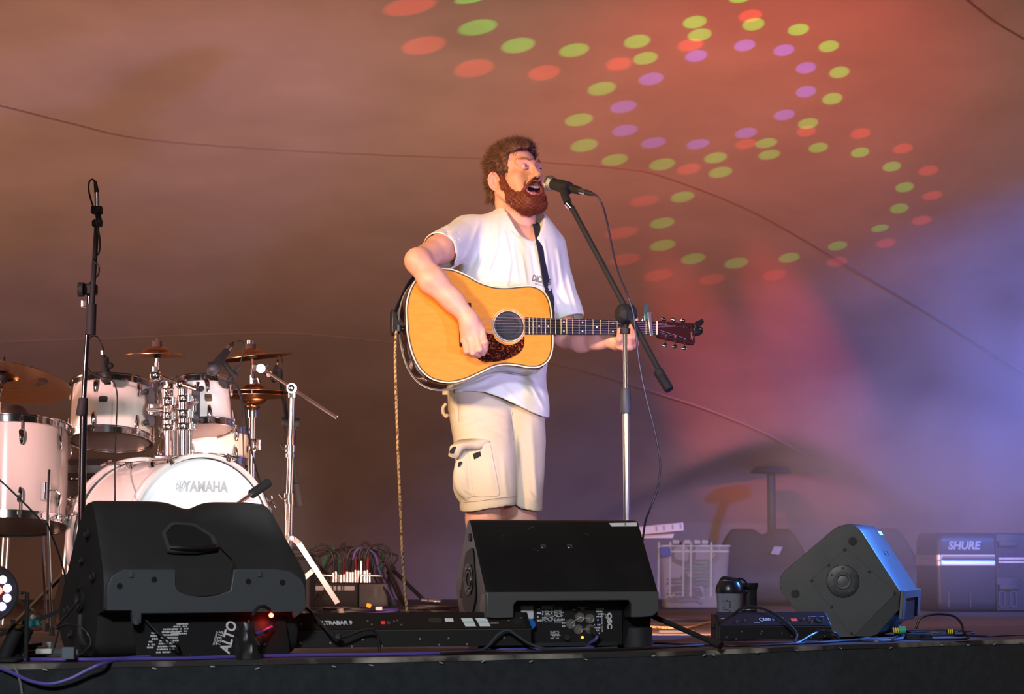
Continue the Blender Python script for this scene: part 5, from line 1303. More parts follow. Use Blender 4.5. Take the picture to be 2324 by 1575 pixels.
# ---- microphones
m_mesh = mat('steel_grille', (.55, .54, .52), .35, .9)
ms = N(m_mesh, 'ShaderNodeTexVoronoi'); ms.inputs['Scale'].default_value = 420; tc = N(m_mesh, 'ShaderNodeTexCoord'); L(m_mesh, tc.outputs['Object'], ms.inputs[0]); bp = N(m_mesh, 'ShaderNodeBump'); bp.inputs['Strength'].default_value = .9; bp.inputs['Distance'].default_value = .0015; L(m_mesh, ms.outputs[0], bp.inputs['Height']); L(m_mesh, bp.outputs[0], bsdf(m_mesh).inputs['Normal'])
m_dgr = mat('dark_grille', (.03, .03, .032), .5)
def dynmic(name, label, head, tail, grille, cat='microphone', plug=True, sc=1.0, group=None):
    """a stage vocal style microphone from the centre of its ball to its plug end"""
    head, tail = Vector(head), Vector(tail); t = thing(name, label, cat, head, group); z = (tail-head).normalized(); F_ = frame(head, z=z); ln = (tail-head).length
    r = .0255*sc
    MB(F_).lathe([(.002, -r), (r*.45, -r*.9), (r*.8, -r*.6), (r, -.0), (r*.98, r*.3)], None, 28, True).build('grille', grille, t)
    MB(F_).lathe([(r*1.03, r*.05), (r*1.06, r*.2), (r*1.03, r*.38)], None, 28).build('grille_band', m_steel if grille is m_mesh else m_dgr, t)
    MB(F_).lathe([(r*.98, r*.3), (r*.84, r*.75), (r*.80, r*.95), (r*.74, r*1.0)], None, 28).build('grille_lower', grille, t)
    MB(F_).lathe([(r*.80, r*.9), (r*.76, r*1.3), (r*.52, ln*.86), (r*.50, ln*.9), (r*.42, ln*.9)], None, 24).build('body', m_matte, t)
    if plug:
        MB(F_).lathe([(r*.40, ln*.88), (r*.38, ln*1.07), (r*.34, ln*1.07)], None, 18).build('plug', m_steel, t); MB(F_).lathe([(r*.36, ln*1.06), (r*.36, ln*1.15), (r*.18, ln*1.3), (r*.13, ln*1.31)], None, 18).build('plug_boot', m_rub, t)
    return t
def cable(name, label, pts, r, m, cat='cable', n=8, group=None, seg=8, loc=None):
    t = MB().tube(spline(pts, n), r, seg).build(name, m); tag(t, label, cat, group); return t
m_cab = mat('black_cable', (.014, .014, .016), .45)

# tom microphone clipped to the rim
c1 = dynmic('tom_microphone', 'small black microphone clipped upright to the rim of the larger rack tom', P(240, 858, 8.33), P(233, 800, 8.33), m_dgr, sc=.8, group='black drum microphones')
for o in c1.children: pass
MB().prism([P(x, y, 8.345) for x, y in ((234,848),(249,852),(250,872),(236,872))], (0, .02, 0)).build('rim_clip', m_matte, c1, bevel=.002)
MB().sphere(P(251, 830, 8.33), .012, 14, 10).build('clip_knob', m_matte, c1); MB().cyl(P(237, 812, 8.335), P(241, 846, 8.335), .016, .014, n=14).build('clip', m_matte, c1)
cable('microphone_cable', 'thin black cable looping from the tom microphone down past the stand', [P(230, 782, 8.33), P(222, 766, 8.33), P(208, 764, 8.32), P(197, 782, 8.31), P(196, 825, 8.31), P(210, 848, 8.32), P(240, 858, 8.30), P(258, 868, 8.29), P(266, 900, 8.28), P(264, 960, 8.25), P(261, 1040, 8.05), P(261, 1150, 7.6), P(262, 1300, 7.5), P(262, 1440, 7.6)], .0028, m_cab)
c2 = dynmic('tom_microphone', 'black microphone on a goose clip pointing down at the smaller rack tom', P(484, 838, 8.35), P(519, 791, 8.40), m_dgr, sc=1.0, group='black drum microphones')
MB().tube([P(506, 820, 8.38), P(520, 840, 8.40), P(532, 852, 8.41)], .010, 10).build('clip_arm', m_matte, c2); MB().tube([P(546, 832, 8.42), P(530, 848, 8.42), P(516, 868, 8.42), P(512, 880, 8.42)], .008, 10).build('rim_bracket', m_matte, c2); MB().sphere(P(533, 853, 8.41), .013).build('joint_knob', m_matte, c2)
MB().prism([P(x, y, 8.40) for x, y in ((494,858),(508,862),(518,868),(516,882),(505,880),(496,870))], (0, .03, 0)).build('rim_clip', m_matte, c2, bevel=.003)
cable('microphone_cable', 'black cable arching from the angled tom microphone down behind the bass drum', [P(536, 776, 8.43), P(548, 774, 8.43), P(553, 790, 8.43), P(549, 812, 8.43), P(540, 835, 8.43), P(528, 866, 8.45), P(540, 885, 8.45), P(549, 920, 8.45), P(552, 1000, 8.5), P(554, 1080, 8.6), P(556, 1160, 8.7)], .0028, m_cab)
cable('microphone_cable', 'black cable sagging from the kit past the chrome stand to the deck', [P(520, 868, 8.44), P(536, 874, 8.44), P(550, 905, 8.4), P(562, 980, 8.3), P(580, 1060, 8.2), P(603, 1130, 8.1), P(630, 1200, 8.1), P(652, 1270, 8.15), P(668, 1330, 8.2), P(672, 1378, 8.3)], .0030, m_cab)
# hi-hat microphone on its black boom stand
hs = thing('microphone_stand', 'black boom microphone stand behind the chrome stand right of the kit', 'stand', P(665, 1380, 8.9), 'black microphone stands')
pole(hs, Vector((P(662, 0, 8.9).x, 8.9, .02)), P(668, 950, 8.9), .009, 'pole', mat('maroon_black_steel', (.05, .015, .03), .3, .7))
MB().cyl(P(640, 957, 8.87), P(680, 960, 8.87), .018, n=18).build('clutch', m_matte, hs); MB().rbox(P(660, 962, 8.88), (.05, .04, .05), .008).build('clutch_block', m_matte, hs)
pole(hs, P(636, 850, 8.95), P(676, 1120, 8.85), .0085, 'boom', m_matte); pole(hs, P(672, 1100, 8.86), P(680, 1150, 8.85), .0165, 'counterweight', m_matte)
for a in (60, 180, 300): MB().bar(Vector((P(662, 0, 8.9).x, 8.9, .16)), Vector((P(662, 0, 8.9).x + .25*cos(radians(a)), 8.9 + .25*sin(radians(a)), .012)), .014, .014).build('leg', m_matte, hs)
c3 = dynmic('hi_hat_microphone', 'slim black microphone hanging on the boom beside the hi-hat cymbals', P(622, 860, 8.92), P(629, 826, 8.94), m_dgr, sc=.55, group='black drum microphones'); MB().rbox(P(630, 850, 8.94), (.035, .03, .05), .006).build('clip', m_matte, c3)
cable('microphone_cable', 'black cable with green tape running down the hi-hat microphone boom', [P(630, 812, 8.94), P(636, 806, 8.93), P(641, 822, 8.92), P(642, 870, 8.92), P(648, 960, 8.88), P(645, 1040, 8.87), P(642, 1110, 8.87), P(648, 1180, 8.88)], .0028, m_cab)
# kick microphone boom poking up in front of the bass drum
kb = thing('kick_boom', 'short chrome boom with a black counterweight in front of the bass drum', 'boom arm', P(575, 1118, 7.4))
pole(kb, P(520, 1158, 7.3), P(578, 1116, 7.42), .0062, 'rod', m_chrome); pole(kb, P(572, 1121, 7.41), P(608, 1096, 7.48), .0155, 'counterweight', m_matte)
pole(kb, Vector((P(520, 0, 7.3).x, 7.3, .012)), P(520, 1158, 7.3), .009, 'pole', m_matte); MB().lathe([(.10, 0), (.10, .012), (.02, .02)], Matrix.Translation((P(520, 0, 7.3).x, 7.3, .001)), 24).build('base', m_matte, kb)

# overhead stand in front of the kit
ov = thing('microphone_stand', 'tall dark overhead microphone stand in front of the larger rack tom', 'stand', P(180, 1440, 7.45), 'black microphone stands')
m_dchr = mat('dark_chrome', (.09, .085, .09), .2, 1.0); oY = 7.5
xb = P(184, 0, oY).x
pole(ov, Vector((P(181, 1440, oY).x, oY, .02)), P(190, 925, oY), .0125, 'lower_tube', m_dchr); pole(ov, P(188, 940, oY), P(203, 668, oY), .0085, 'upper_tube', m_dchr)
MB().lathe([(.0175, 0), (.0195, .004), (.0160, .055), (.014, .06)], frame(P(185, 944, oY), z=(P(190, 900, oY)-P(185, 944, oY))), 24).build('height_grip', m_matte, ov)
MB().cyl(P(178, 657, oY-.02), P(190, 657, oY-.02), .024, n=18).build('clutch_knob', m_matte, ov); MB().rbox(P(205, 657, oY), (.045, .045, .035), .008).build('boom_clutch', m_matte, ov); MB().rbox(P(192, 690, oY), (.02, .03, .022), .003).build('pole_joint', m_chrome, ov)
pole(ov, P(206, 760, oY-.03), P(208, 690, oY-.03), .0165, 'counterweight', m_matte); pole(ov, P(207, 720, oY-.03), P(220, 505, oY-.06), .0085, 'boom', m_matte)
for a in (75, 195, 315): MB().bar(Vector((P(181, 0, oY).x, oY, .12)), Vector((P(181, 0, oY).x + .27*cos(radians(a)), oY + .27*sin(radians(a)), .012)), .014, .014).build('leg', m_matte, ov)
MB().prism([P(x, y, oY-.075) for x, y in ((208,500),(222,494),(230,500),(229,513),(208,513))], (0, .03, 0)).build('boom_end', m_matte, ov, bevel=.003)
om = dynmic('overhead_microphone', 'slim black overhead microphone clipped at the top of the tall left stand', P(225, 506, oY-.07), P(221, 470, oY-.07), m_dgr, sc=.5)
MB().rbox(P(220, 477, oY-.07), (.036, .034, .024), .004).build('clip', m_matte, om); MB().cyl(P(220.5, 470, oY-.07), P(219.5, 437, oY-.07), .0085, n=16).build('plug', m_steel, om); MB().cyl(P(219.5, 437, oY-.07), P(216, 412, oY-.07), .0085, .0055, n=16).build('plug_boot', m_rub, om)
pts = [P(216, 412, oY-.07), P(209, 407, oY-.07), P(202, 415, oY-.07), P(202, 435, oY-.07), P(209, 462, oY-.08), P(216, 480, oY-.09), P(222, 515, oY-.085), P(227, 550, oY-.08), P(224, 575, oY-.05), P(214, 582, oY-.04), P(212, 590, oY-.06), P(224, 605, oY-.08), P(222, 625, oY-.05), P(206, 640, oY-.02), P(200, 660, oY+.03), P(199, 760, oY+.02), P(190, 940, oY+.03), P(185, 1130, oY+.03), P(183, 1380, oY+.04)]
cable('microphone_cable', 'black cable wound round the boom of the tall left overhead stand', pts, .0030, m_cab)

# ---- vocal stand and microphone
vs = thing('microphone_stand', 'black boom microphone stand with chrome pole in front of the singer', 'stand', P(1419, 1440, 7.30), 'black microphone stands'); vY = 7.30
bx = P(1419, 0, vY).x
pole(vs, Vector((bx, vY, .05)), P(1420, 925, vY), .0110, 'lower_tube', m_steel); pole(vs, P(1420, 930, vY), P(1418, 755, vY), .0072, 'upper_tube', m_chrome)
MB().lathe([(.0175, 0), (.0185, .003), (.0155, .078), (.0135, .083)], frame(P(1420, 939, vY), z=(0, 0, 1)), 28).build('height_grip', mat('grip_grey', (.045, .05, .06), .5), vs)
MB().cyl(P(1419, 757, vY), P(1419, 746, vY), .0165, n=20).build('thread_collar', m_rub, vs); MB().cyl(P(1420, 748, vY), P(1420, 728, vY), .008, n=14).build('swivel_neck', m_matte, vs)
hub = P(1415, 712, vY-.01); MB().lathe([(.022, -.028), (.034, -.018), (.036, .0), (.030, .016), (.016, .026)], frame(hub, z=(-.78, -.55, .1)), 7).build('clutch_knob', m_matte, vs, bevel=.003)
MB().cyl(P(1424, 711, vY+.01), P(1436, 708, vY+.02), .026, n=24).build('clutch_disc', m_matte, vs)
va, vb = P(1291, 458, 7.46), P(1524, 893, 7.17)
pole(vs, P(1296, 468, 7.455), P(1500, 848, 7.20), .0092, 'boom', m_matte); MB().lathe([(.011, 0), (.0165, .004), (.0165, .02), (.0150, .024), (.0165, .028), (.0160, .072), (.014, .080)], frame(P(1492, 840, 7.205), z=(P(1524, 893, 7.17)-P(1492, 840, 7.205))), 22).build('counterweight', m_matte, vs)
MB().cyl(P(1288, 462, 7.46), P(1297, 472, 7.455), .0125, n=18).build('thread_ring', m_chrome, vs)
MB().cyl(P(1290, 463.5, 7.46), P(1291, 465.5, 7.46), .0131, n=18).build('green_ring', mat('lime_band', (.35, .6, .03), .5), vs)
lt0 = Vector((bx, vY, .13)); ends = [Vector((P(1622, 0, 7.05).x, 7.02, .014)), Vector((bx-.17, vY+.26, .014)), Vector((bx-.20, vY-.10, .014))]
MB().cyl((bx, vY, .10), (bx, vY, .16), .021, n=18).build('leg_hub', m_matte, vs)
for e_ in ends: MB().tube([lt0, e_], .0085, 10).build('leg', m_matte, vs); MB().cyl(e_, e_ + (lt0-e_).normalized()*.04, .012, n=12).build('rubber_foot', m_rub, vs)
vm_ = dynmic('vocal_microphone', 'black vocal microphone with a silver ball grille at the mouth of the singer', P(1246, 415, 7.60), P(1324, 435, 7.47), m_mesh)
cl_ = thing('microphone_clip', 'black microphone clip joining the vocal microphone to its boom', 'clip', P(1283, 440, 7.5))
a_, b_ = P(1268, 421, 7.545), P(1292, 427, 7.505); MB().cyl(a_, b_, .0215, .0205, n=22).build('holder', m_matte, cl_); MB().tube([P(1280, 430, 7.51), P(1283, 446, 7.48), P(1289, 461, 7.46)], [.015, .014, .013], 14).build('clip_stem', m_matte, cl_)
cable('microphone_cable', 'long black cable curving from the vocal microphone down to the deck', [P(1345, 440, 7.43), P(1356, 446, 7.42), P(1368, 468, 7.41), P(1378, 505, 7.38), P(1388, 555, 7.35), P(1402, 615, 7.30), P(1424, 670, 7.24), P(1437, 710, 7.24), P(1443, 760, 7.24), P(1452, 830, 7.24), P(1466, 900, 7.24), P(1484, 970, 7.24), P(1496, 1030, 7.24), P(1498, 1070, 7.24), P(1489, 1120, 7.24), P(1473, 1160, 7.24), P(1462, 1200, 7.26), P(1450, 1330, 7.28), Vector((P(1450, 0, 7.28).x, 7.28, .02)), Vector((P(1500, 0, 7.2).x, 7.2, .004))], .0034, mat('plum_cable', (.030, .022, .045), .4))

# ---------------------------------------------------------------- floor wedges, light bars, cases and cables
m_cab1 = mat('textured_black_plastic', (.020, .019, .019), .62); noisy(m_cab1, (.017, .0165, .0165), (.025, .024, .024), 12, 4, (1, 1, 1), .3, .7, .25, 500)
m_band = mat('slate_plastic', (.062, .068, .076), .55)
m_qsc = mat('satin_black_cabinet', (.010, .010, .010), .38); noisy(m_qsc, (.008, .008, .008), (.014, .014, .014), 9, 5, (1, 1, 1), .3, .7, .15, 300, rough=(.34, .46))
m_lip = mat('charcoal_plastic', (.085, .085, .085), .35)
m_panel = mat('amp_panel', (.006, .006, .007), .45); m_ink = mat('white_ink', (.62, .64, .66), .6); m_label = mat('silver_label', (.62, .66, .68), .5)
m_tape = mat('white_tape', (.82, .82, .80), .7); m_gold = mat('gold_pin', (.85, .55, .2), .3, 1.0)
m_grill = mat('perforated_grille', (.012, .012, .018), .5, .5)
def rnd_poly(pts, r, n=4):
    """2-D outline with rounded corners; r may be a list"""
    out = []; m = len(pts)
    for i in range(m):
        a, b, c = Vector(pts[i-1]), Vector(pts[i]), Vector(pts[(i+1) % m]); rr = r[i] if isinstance(r, (list, tuple)) else r
        u, w = (a-b), (c-b); q = min(rr, u.length*.45, w.length*.45); p0 = b + u.normalized()*q; p1 = b + w.normalized()*q
        for k in range(n+1): t = k/n; out.append(p0*(1-t)**2 + b*2*t*(1-t) + p1*t*t)
    return out

# --- left wedge, seen from behind
al = thing('floor_wedge', 'large rounded charcoal floor wedge at the left front, grey rear band and recessed carrying handle', 'loudspeaker', (-.75, 6.6, 0), 'stage monitor wedges')
psi = radians(28); AO = P(236, 1382, 6.33); AO.z = 0
ax_, av_ = Vector((cos(psi), sin(psi), 0)), Vector((sin(psi), -cos(psi), 0))
FA = frame(AO, x=ax_, y=-av_)      # local x along the box, local y away from the audience, z up
LEN = .605
prof = [(.0, .135), (.0, .225), (.02, .262), (.10, .375), (.135, .425), (.17, .447), (.22, .440), (.27, .385), (.40, .17), (.425, .11), (.41, .05), (.34, .003), (.10, .003), (.07, .03), (.05, .125)]
pr2 = rnd_poly(prof, [.01, .02, .03, .05, .05, .03, .03, .03, .04, .03, .03, .02, .02, .02, .01], 3)
rings = []
NX = 40
for i in range(NX+1):
    t = i/NX; x = LEN*t; ring = []
    e = min(t, 1-t)*LEN; rd = 1.0
    for (y, z) in pr2:
        up_ = max(0, (z-.23)/.22)
        xx = x
        xx = x + (.5-t)*2*(0.055 if t > .5 else .010)*up_*1.2 + ((.5-t)*2*.06*max(0, (y-.15)/.27) if t > .5 else -.0)
        dip = -.022*math.exp(-((t-.50)/.085)**2)*max(0, (z-.36)/.09)
        ins = .012*max(0, 1-e/.02)**2
        cy, cz = .2, .2
        yy = y + (cy-y)*ins*2; zz = z + (cz-z)*ins*2
        ring.append(FA @ Vector((xx, yy, max(.003, zz + dip))))
    rings.append(ring)
MB().loft(rings).build('cabinet', m_cab1, al, bevel=0, angle=40)
# rear band with its cut-out for the handle scoop
bo_ = [(0, .137), (0, .205), (.012, .232), (.045, .250), (.198, .250), (.198, .205), (.206, .190), (.235, .178), (.28, .172), (.32, .176), (.362, .190), (.372, .250), (.50, .250), (.545, .243), (.580, .220), (.592, .195), (.595, .137), (.575, .120), (.560, .110), (.555, .128), (.10, .128), (.10, .1), (.075, .1), (.072, .137)]
MB(FA).prism([(x+.005, -.012, z) for x, z in bo_], (0, .020, 0)).build('rear_band', m_band, al, bevel=.003)
for x, z in ((.035, .205), (.135, .222), (.415, .215), (.52, .212)): MB(FA).lathe([(.0085, .0135), (.0085, .010), (.001, .010)], frame((x+.005, 0, z), x=(1, 0, 0), z=(0, -1, 0)), 18).build('screw_hole', mat('hole_black', (.004, .004, .004), .9), al)
for x, z in ((.073, .243), (.455, .243), (.09, .112), (.462, .150)): MB(FA).rbox((x, -.013, z-.006), (.014, .006, .018), .003).build('band_clip', m_band, al)
# handle scoop: a raised rim, a dark pocket and a grip bar on the sloping back
sl0, sl1 = Vector((0, .0, .25)), Vector((0, .105, .385)); sdir = (sl1-sl0).normalized(); sn = Vector((0, -sdir.z, sdir.y))
Sc = lambda x, t, o=0: Vector((x, 0, 0)) + sl0.lerp(sl1, t) + sn*o
ho = rnd_poly([(x_+.042, t_-.20) for x_, t_ in ((.150, .52), (.145, .92), (.180, 1.14), (.250, 1.12), (.300, .86), (.305, .60), (.24, .50))], .03, 4)
MB(FA).loft([[Sc(x, t, .004) for x, t in ho], [Sc(x, t, .012) for x, t in ho], [Sc(.267+(x-.267)*.86, .62+(t-.62)*.86, .012) for x, t in ho], [Sc(.267+(x-.267)*.84, .62+(t-.62)*.84, .005) for x, t in ho]], True, False).build('handle_rim', mat('soft_black', (.060, .058, .056), .38), al)
MB(FA).prism([Sc(.267+(x-.267)*.85, .62+(t-.62)*.85, .006) for x, t in ho], sn*.0015).build('handle_pocket', mat('pocket_black', (.005, .005, .005), .8), al)
MB(FA).tube(spline([Sc(.200, .40, .014), Sc(.23, .36, .022), Sc(.285, .355, .022), Sc(.335, .40, .016)], 6), .009, 10).build('handle_grip', mat('grip_black', (.012, .012, .012), .45), al)
MB(FA).prism([(.198, -.004, .252), (.370, -.004, .252), (.370, -.004, .190), (.32, -.004, .178), (.28, -.004, .174), (.235, -.004, .180), (.20, -.004, .20)], (0, .006, 0)).build('scoop', m_cab1, al)
MB(FA).loft([[Sc(.340, .52, .010), Sc(.352, .52, .004)], [Sc(.378, .15, .012), Sc(.388, .15, .004)], [Vector((.372, -.010, .250)), Vector((.384, -.006, .250))]], False, False).build('scoop_edge', m_cab1, al)
# left end: rubber feet, pole socket, connector cup
for y, z, r in ((.165, .352, .015), (.105, .232, .016), (.345, .135, .016), (.21, .275, .009), (.30, .065, .012)):
    Fe_ = FA @ frame((.001, y, z), z=(-1, 0, 0), x=(0, 1, 0)); MB(Fe_).lathe([(r, 0), (r, .006), (r*.75, .008), (r*.55, .004), (.001, .004)], None, 20).build('rubber_foot', m_rub, al)
Fe_ = FA @ frame((.0, .215, .165), z=(-1, 0, 0), x=(0, 1, 0)); MB(Fe_).lathe([(.034, -.002), (.036, .006), (.031, .008), (.026, .002), (.024, -.001), (.001, -.001)], None, 32).build('pole_socket', m_rub, al)
MB(FA).tube(spline([(-.004, .20, .12), (-.012, .17, .06), (-.004, .12, .02)], 6), .010, 8).build('end_rib', m_cab1, al)
# amplifier panel under the band, with lettering
PF = FA @ frame((.33, .028, .062), x=(1, 0, 0), y=(0, .35, 1)); MB(PF).rbox((0, 0, -.004), (.46, .118, .006), .006).build('amp_panel', m_panel, al)
def stencil(F, c, w, h, rows, seed, m, parent, nm='small_print', sh=0.0):
    """dense rows of tiny print, each line a row of short bars"""
    rs = random.Random(seed); mb = MB(F)
    for r in range(rows):
        y = c[1] + h/2 - h*(r+.5)/rows; x = c[0]-w/2
        while x < c[0]+w/2:
            l = rs.uniform(.002, .007); 
            if rs.random() < .86: mb.box((x+l/2 + sh*(y-c[1]), y, .0004), (l, h/rows*.55, .0004))
            x += l + .0012
    mb.build(nm, m, parent)
stencil(PF, (-.135, -.012), .050, .075, 9, 1, m_ink, al, sh=.4); stencil(PF, (-.095, .022), .045, .035, 5, 2, m_ink, al, sh=.4); stencil(PF, (-.180, -.01), .02, .05, 6, 3, m_ink, al, sh=.4)
text('panel_lettering', 'ALTO', PF @ frame((.048, -.004, .0006), x=(.35, .94, 0), z=(0, 0, 1)), .042, m_ink, al, .0012, .0002, .9); text('panel_lettering', 'TS315', PF @ frame((.020, -.008, .0006), x=(.35, .94, 0), z=(0, 0, 1)), .018, m_ink, al, .0003, .0002)
text('panel_lettering', 'TRUESONIC', PF @ frame((.007, -.008, .0006), x=(.35, .94, 0), z=(0, 0, 1)), .008, m_ink, al, .0001, .0002)
MB(PF).bar((.075, -.05, .001), (.115, .045, .001), .0016, .0006, (0, 0, 1)).build('panel_rule', m_ink, al)
for x, y in ((.12, -.02), (.13, .01), (.15, -.03), (.165, .015)): MB(PF).lathe([(.006, 0), (.0055, .010), (.001, .010)], Matrix.Translation((x, y, 0)), 14).build('panel_knob', m_rub, al)
led_red = mat('led_red', (1, .1, .05), .4, emit=(1, .04, .02), emit_s=30)
MB(FA).sphere((.50, .010, .118), .007, 12, 8).build('status_lamp', led_red, al)
lamp('POINT', 'status_glow', tuple(FA @ Vector((.505, -.004, .105))), (0, 0, 0), (1, .03, .02), .05, .004)
MB(FA).prism([(.47, .16, .4455), (.525, .16, .44), (.545, .20, .436), (.50, .20, .444)], (0, 0, .003)).build('white_tape', m_tape, al)

# --- middle wedge, seen from behind: parametric so the two are the same model
def qwedge(t, F, L_, front=True):
    pr = [(0, .153), (0, .178), (.178, .398), (.192, .402), (.205, .396), (.330, .215), (.338, .185), (.325, .150), (.22, .004), (.08, .004), (.06, .099), (.0, .100)]
    rr_ = [.002, .006, .02, .01, .02, .05, .02, .04, .02, .02, .01, .01]
    p2a = rnd_poly(pr, rr_, 4); p2b = rnd_poly(pr[:-2] + [(.074, .05), (.068, .153)], rr_, 4)
    rings = []
    for x, g, p2 in ((0, .985, p2a), (.006, .996, p2a), (.014, 1, p2a), (.086, 1, p2a), (.087, 1, p2b), (.463, 1, p2b), (.464, 1, p2a), (L_-.014, 1, p2a), (L_-.006, .996, p2a), (L_, .985, p2a)):
        rings.append([F @ Vector((x, .17+(y-.17)*g, max(.003, .2+(z-.2)*g))) for y, z in p2])
    MB().loft(rings).build('cabinet', m_qsc, t, angle=30)
    return pr
qm = thing('floor_wedge', 'black slanted floor wedge in the middle with a white tape tab marked 3', 'loudspeaker', (.15, 7.1, 0), 'stage monitor wedges')
QO = P(1103, 1400, 6.93); QO.z = 0; qpsi = radians(17)
QF = frame(QO, x=(cos(qpsi), sin(qpsi), 0), y=(-sin(qpsi), cos(qpsi), 0)); QL = .555
qwedge(qm, QF, QL)
# charcoal lip with its cut-out for the panel
lipo = [(0, .105), (.0, .178), (QL, .178), (QL, .118), (.535, .103), (.50, .099), (.465, .099), (.465, .140), (.455, .152), (.095, .152), (.085, .140), (.085, .101), (.03, .099), (.01, .101)]
MB(QF).prism([(x, -.010, z) for x, z in lipo], (0, .016, 0)).build('rear_lip', m_lip, qm, bevel=.003, seg=3)
# sloping face screws and tape
qs0, qs1 = Vector((0, 0, .178)), Vector((0, .178, .398)); qd = (qs1-qs0).normalized(); qn = Vector((0, -qd.z, qd.y))
QS = lambda x, t, o=0: Vector((x, 0, 0)) + qs0.lerp(qs1, t) + qn*o
for x in (.218, .305):
    MB(QF @ frame(QS(x, .63, 0), z=qn)).lathe([(.0095, 0), (.0092, .002), (.007, .0035), (.0035, .0036), (.003, .002), (.001, .002)], None, 20).build('rigging_bolt', mat('bolt_steel', (.30, .30, .31), .25, .9), qm)
MB(QF).prism([QS(.455, .965, .0012), QS(.462, .915, .0012), QS(.548, .920, .0012), QS(.549, .975, .0012)], qn*.0006).build('white_tape', m_tape, qm)
text('tape_lettering', '3', QF @ frame(QS(.508, .945, .0022), x=(1, 0, 0), y=qd), .014, m_dark_ink, qm, .0002, .0001, 1.5)
for i in range(26):
    r_ = random.Random(i*7+1); x = r_.uniform(.03, .5); t = r_.uniform(.1, .9); a = r_.uniform(-.5, .5); l = r_.uniform(.002, .022) if i % 5 == 0 else .0014
    MB(QF).bar(QS(x, t, .0003), QS(x + l*cos(a), t + l*sin(a)*3, .0003), .0008, .0003, up=tuple(qn)).build('scratch', mat('scratch_grey', (.14, .14, .14), .6), qm)
# left end details
def endfeat(F, t, sx=-1, x0=0.0):
    for y, z, r in ((.175, .345, .013), (.27, .17, .014), (.085, .09, .010)):
        MB(F @ frame((x0, y, z), z=(sx, 0, 0), x=(0, 1, 0))).lathe([(r, -.001), (r, .004), (r*.6, .005), (.001, .003)], None, 18).build('rubber_foot', m_rub, t)
endfeat(QF, qm)
MB(QF).prism([(-.0012, y, z) for y, z in rnd_poly([(.135, .315), (.215, .30), (.27, .19), (.24, .12), (.15, .10), (.10, .16)], .02, 3)], (-.003, 0, 0)).build('handle_plate', m_rub, qm, bevel=.001)
cup = QF @ frame((-.004, .175, .215), z=(-1, 0, 0), x=(0, 1, 0)); MB(cup).lathe([(.048, 0), (.050, .003), (.045, .004), (.030, -.001), (.028, .003), (.022, .003), (.018, -.0), (.001, .0)], None, 32).build('pole_cup', m_panel, qm)
for k in range(6): a = k*pi/3; MB(cup).lathe([(.0035, 0), (.003, .0055), (.001, .0055)], Matrix.Translation((.039*cos(a), .039*sin(a), 0)), 8).build('cup_screw', m_steel, qm)
MB(QF).loft([[(-.003, .0 + .010*s, .172-.07*s) for s in (0,)] + [(-.003, y, z) for y, z in ((.0, .10), (.03, .085), (.055, .10), (.06, .14), (.035, .172))], [(.002, y, z) for y, z in ((.0, .172), (.0, .10), (.03, .085), (.055, .10), (.06, .14), (.035, .172))]]).build('end_scallop', m_lip, qm)
# recessed amplifier panel
QP = QF @ frame((.275, .062, .082), x=(1, 0, 0), y=(0, .05, 1)); MB(QP).rbox((0, 0, -.004), (.370, .138, .006), .004).build('amp_panel', m_panel, qm)
MB(QP).rbox((-.125, .033, .0006), (.040, .040, .001), .003).build('serial_label', m_label, qm); stencil(QP, (-.125, .033), .03, .03, 7, 5, mat('label_print', (.28, .3, .31), .6), qm, 'label_print')
stencil(QP, (-.062, .028), .030, .052, 12, 6, m_ink, qm); stencil(QP, (-.025, .026), .026, .050, 12, 7, m_ink, qm); stencil(QP, (-.044, .033), .004, .05, 14, 8, m_ink, qm); stencil(QP, (-.037, -.036), .028, .026, 6, 9, m_ink, qm)
stencil(QP, (-.088, .025), .010, .045, 4, 10, m_ink, qm, 'approval_marks')
text('panel_lettering', 'QSC', QP @ frame((.142, .005, .0006), x=(0, -1, 0), z=(0, 0, 1)), .020, m_ink, qm, .0012, .0002, 1.25); text('panel_lettering', 'K12', QP @ frame((.130, .020, .0006), x=(0, -1, 0), z=(0, 0, 1)), .007, m_ink, qm, .0001, .0002); stencil(QP @ Matrix.Rotation(-pi/2, 4, 'Z'), (-.0, .118), .06, .004, 1, 12, m_ink, qm)
for x, y in ((.015, -.003), (.045, .016), (.040, -.020), (.078, .012), (.078, -.020)):
    MB(QP @ Matrix.Translation((x, y, 0))).lathe([(.0150, 0), (.0150, .003), (.0128, .003), (.0120, -.001), (.001, -.001)], None, 26).build('socket', m_steel, qm)
    for k in range(3): a = 2*pi*k/3+.5; MB(QP).lathe([(.0016, 0), (.0012, .003), (.0004, .003)], Matrix.Translation((x+.0052*cos(a), y+.0052*sin(a), 0)), 8).build('gold_pin', m_gold, qm)
MB(QP).tube([(.015, -.003, .001), (.045, .016, .001), (.078, .012, .001)], .0012, 5).build('panel_rule', m_ink, qm); MB(QP).tube([(.04, -.02, .001), (.078, -.02, .001)], .0012, 5).build('panel_rule', m_ink, qm)
for x, y in ((.025, .045), (.000, -.045)): MB(QP @ Matrix.Translation((x, y, 0))).lathe([(.010, 0), (.009, .010), (.0012, .010)], None, 20).build('volume_knob', m_rub, qm)
MB(QP).sphere((.052, -.045, .003), .0045, 10, 8).build('signal_lamp', mat('amber_led', (1, .5, .1), .3, emit=(1, .35, .05), emit_s=2), qm); MB(QP).sphere((.104, .008, .002), .002, 8, 6).build('power_lamp', mat('blue_led', (.1, .2, 1), .3, emit=(.1, .2, 1), emit_s=4), qm)
stencil(QP, (.11, .03), .02, .03, 4, 13, m_ink, qm); stencil(QP, (.10, -.02), .016, .035, 4, 14, m_ink, qm); stencil(QP, (.055, .045), .03, .012, 2, 15, m_ink, qm); stencil(QP, (-.008, -.0), .010, .03, 3, 16, m_ink, qm)
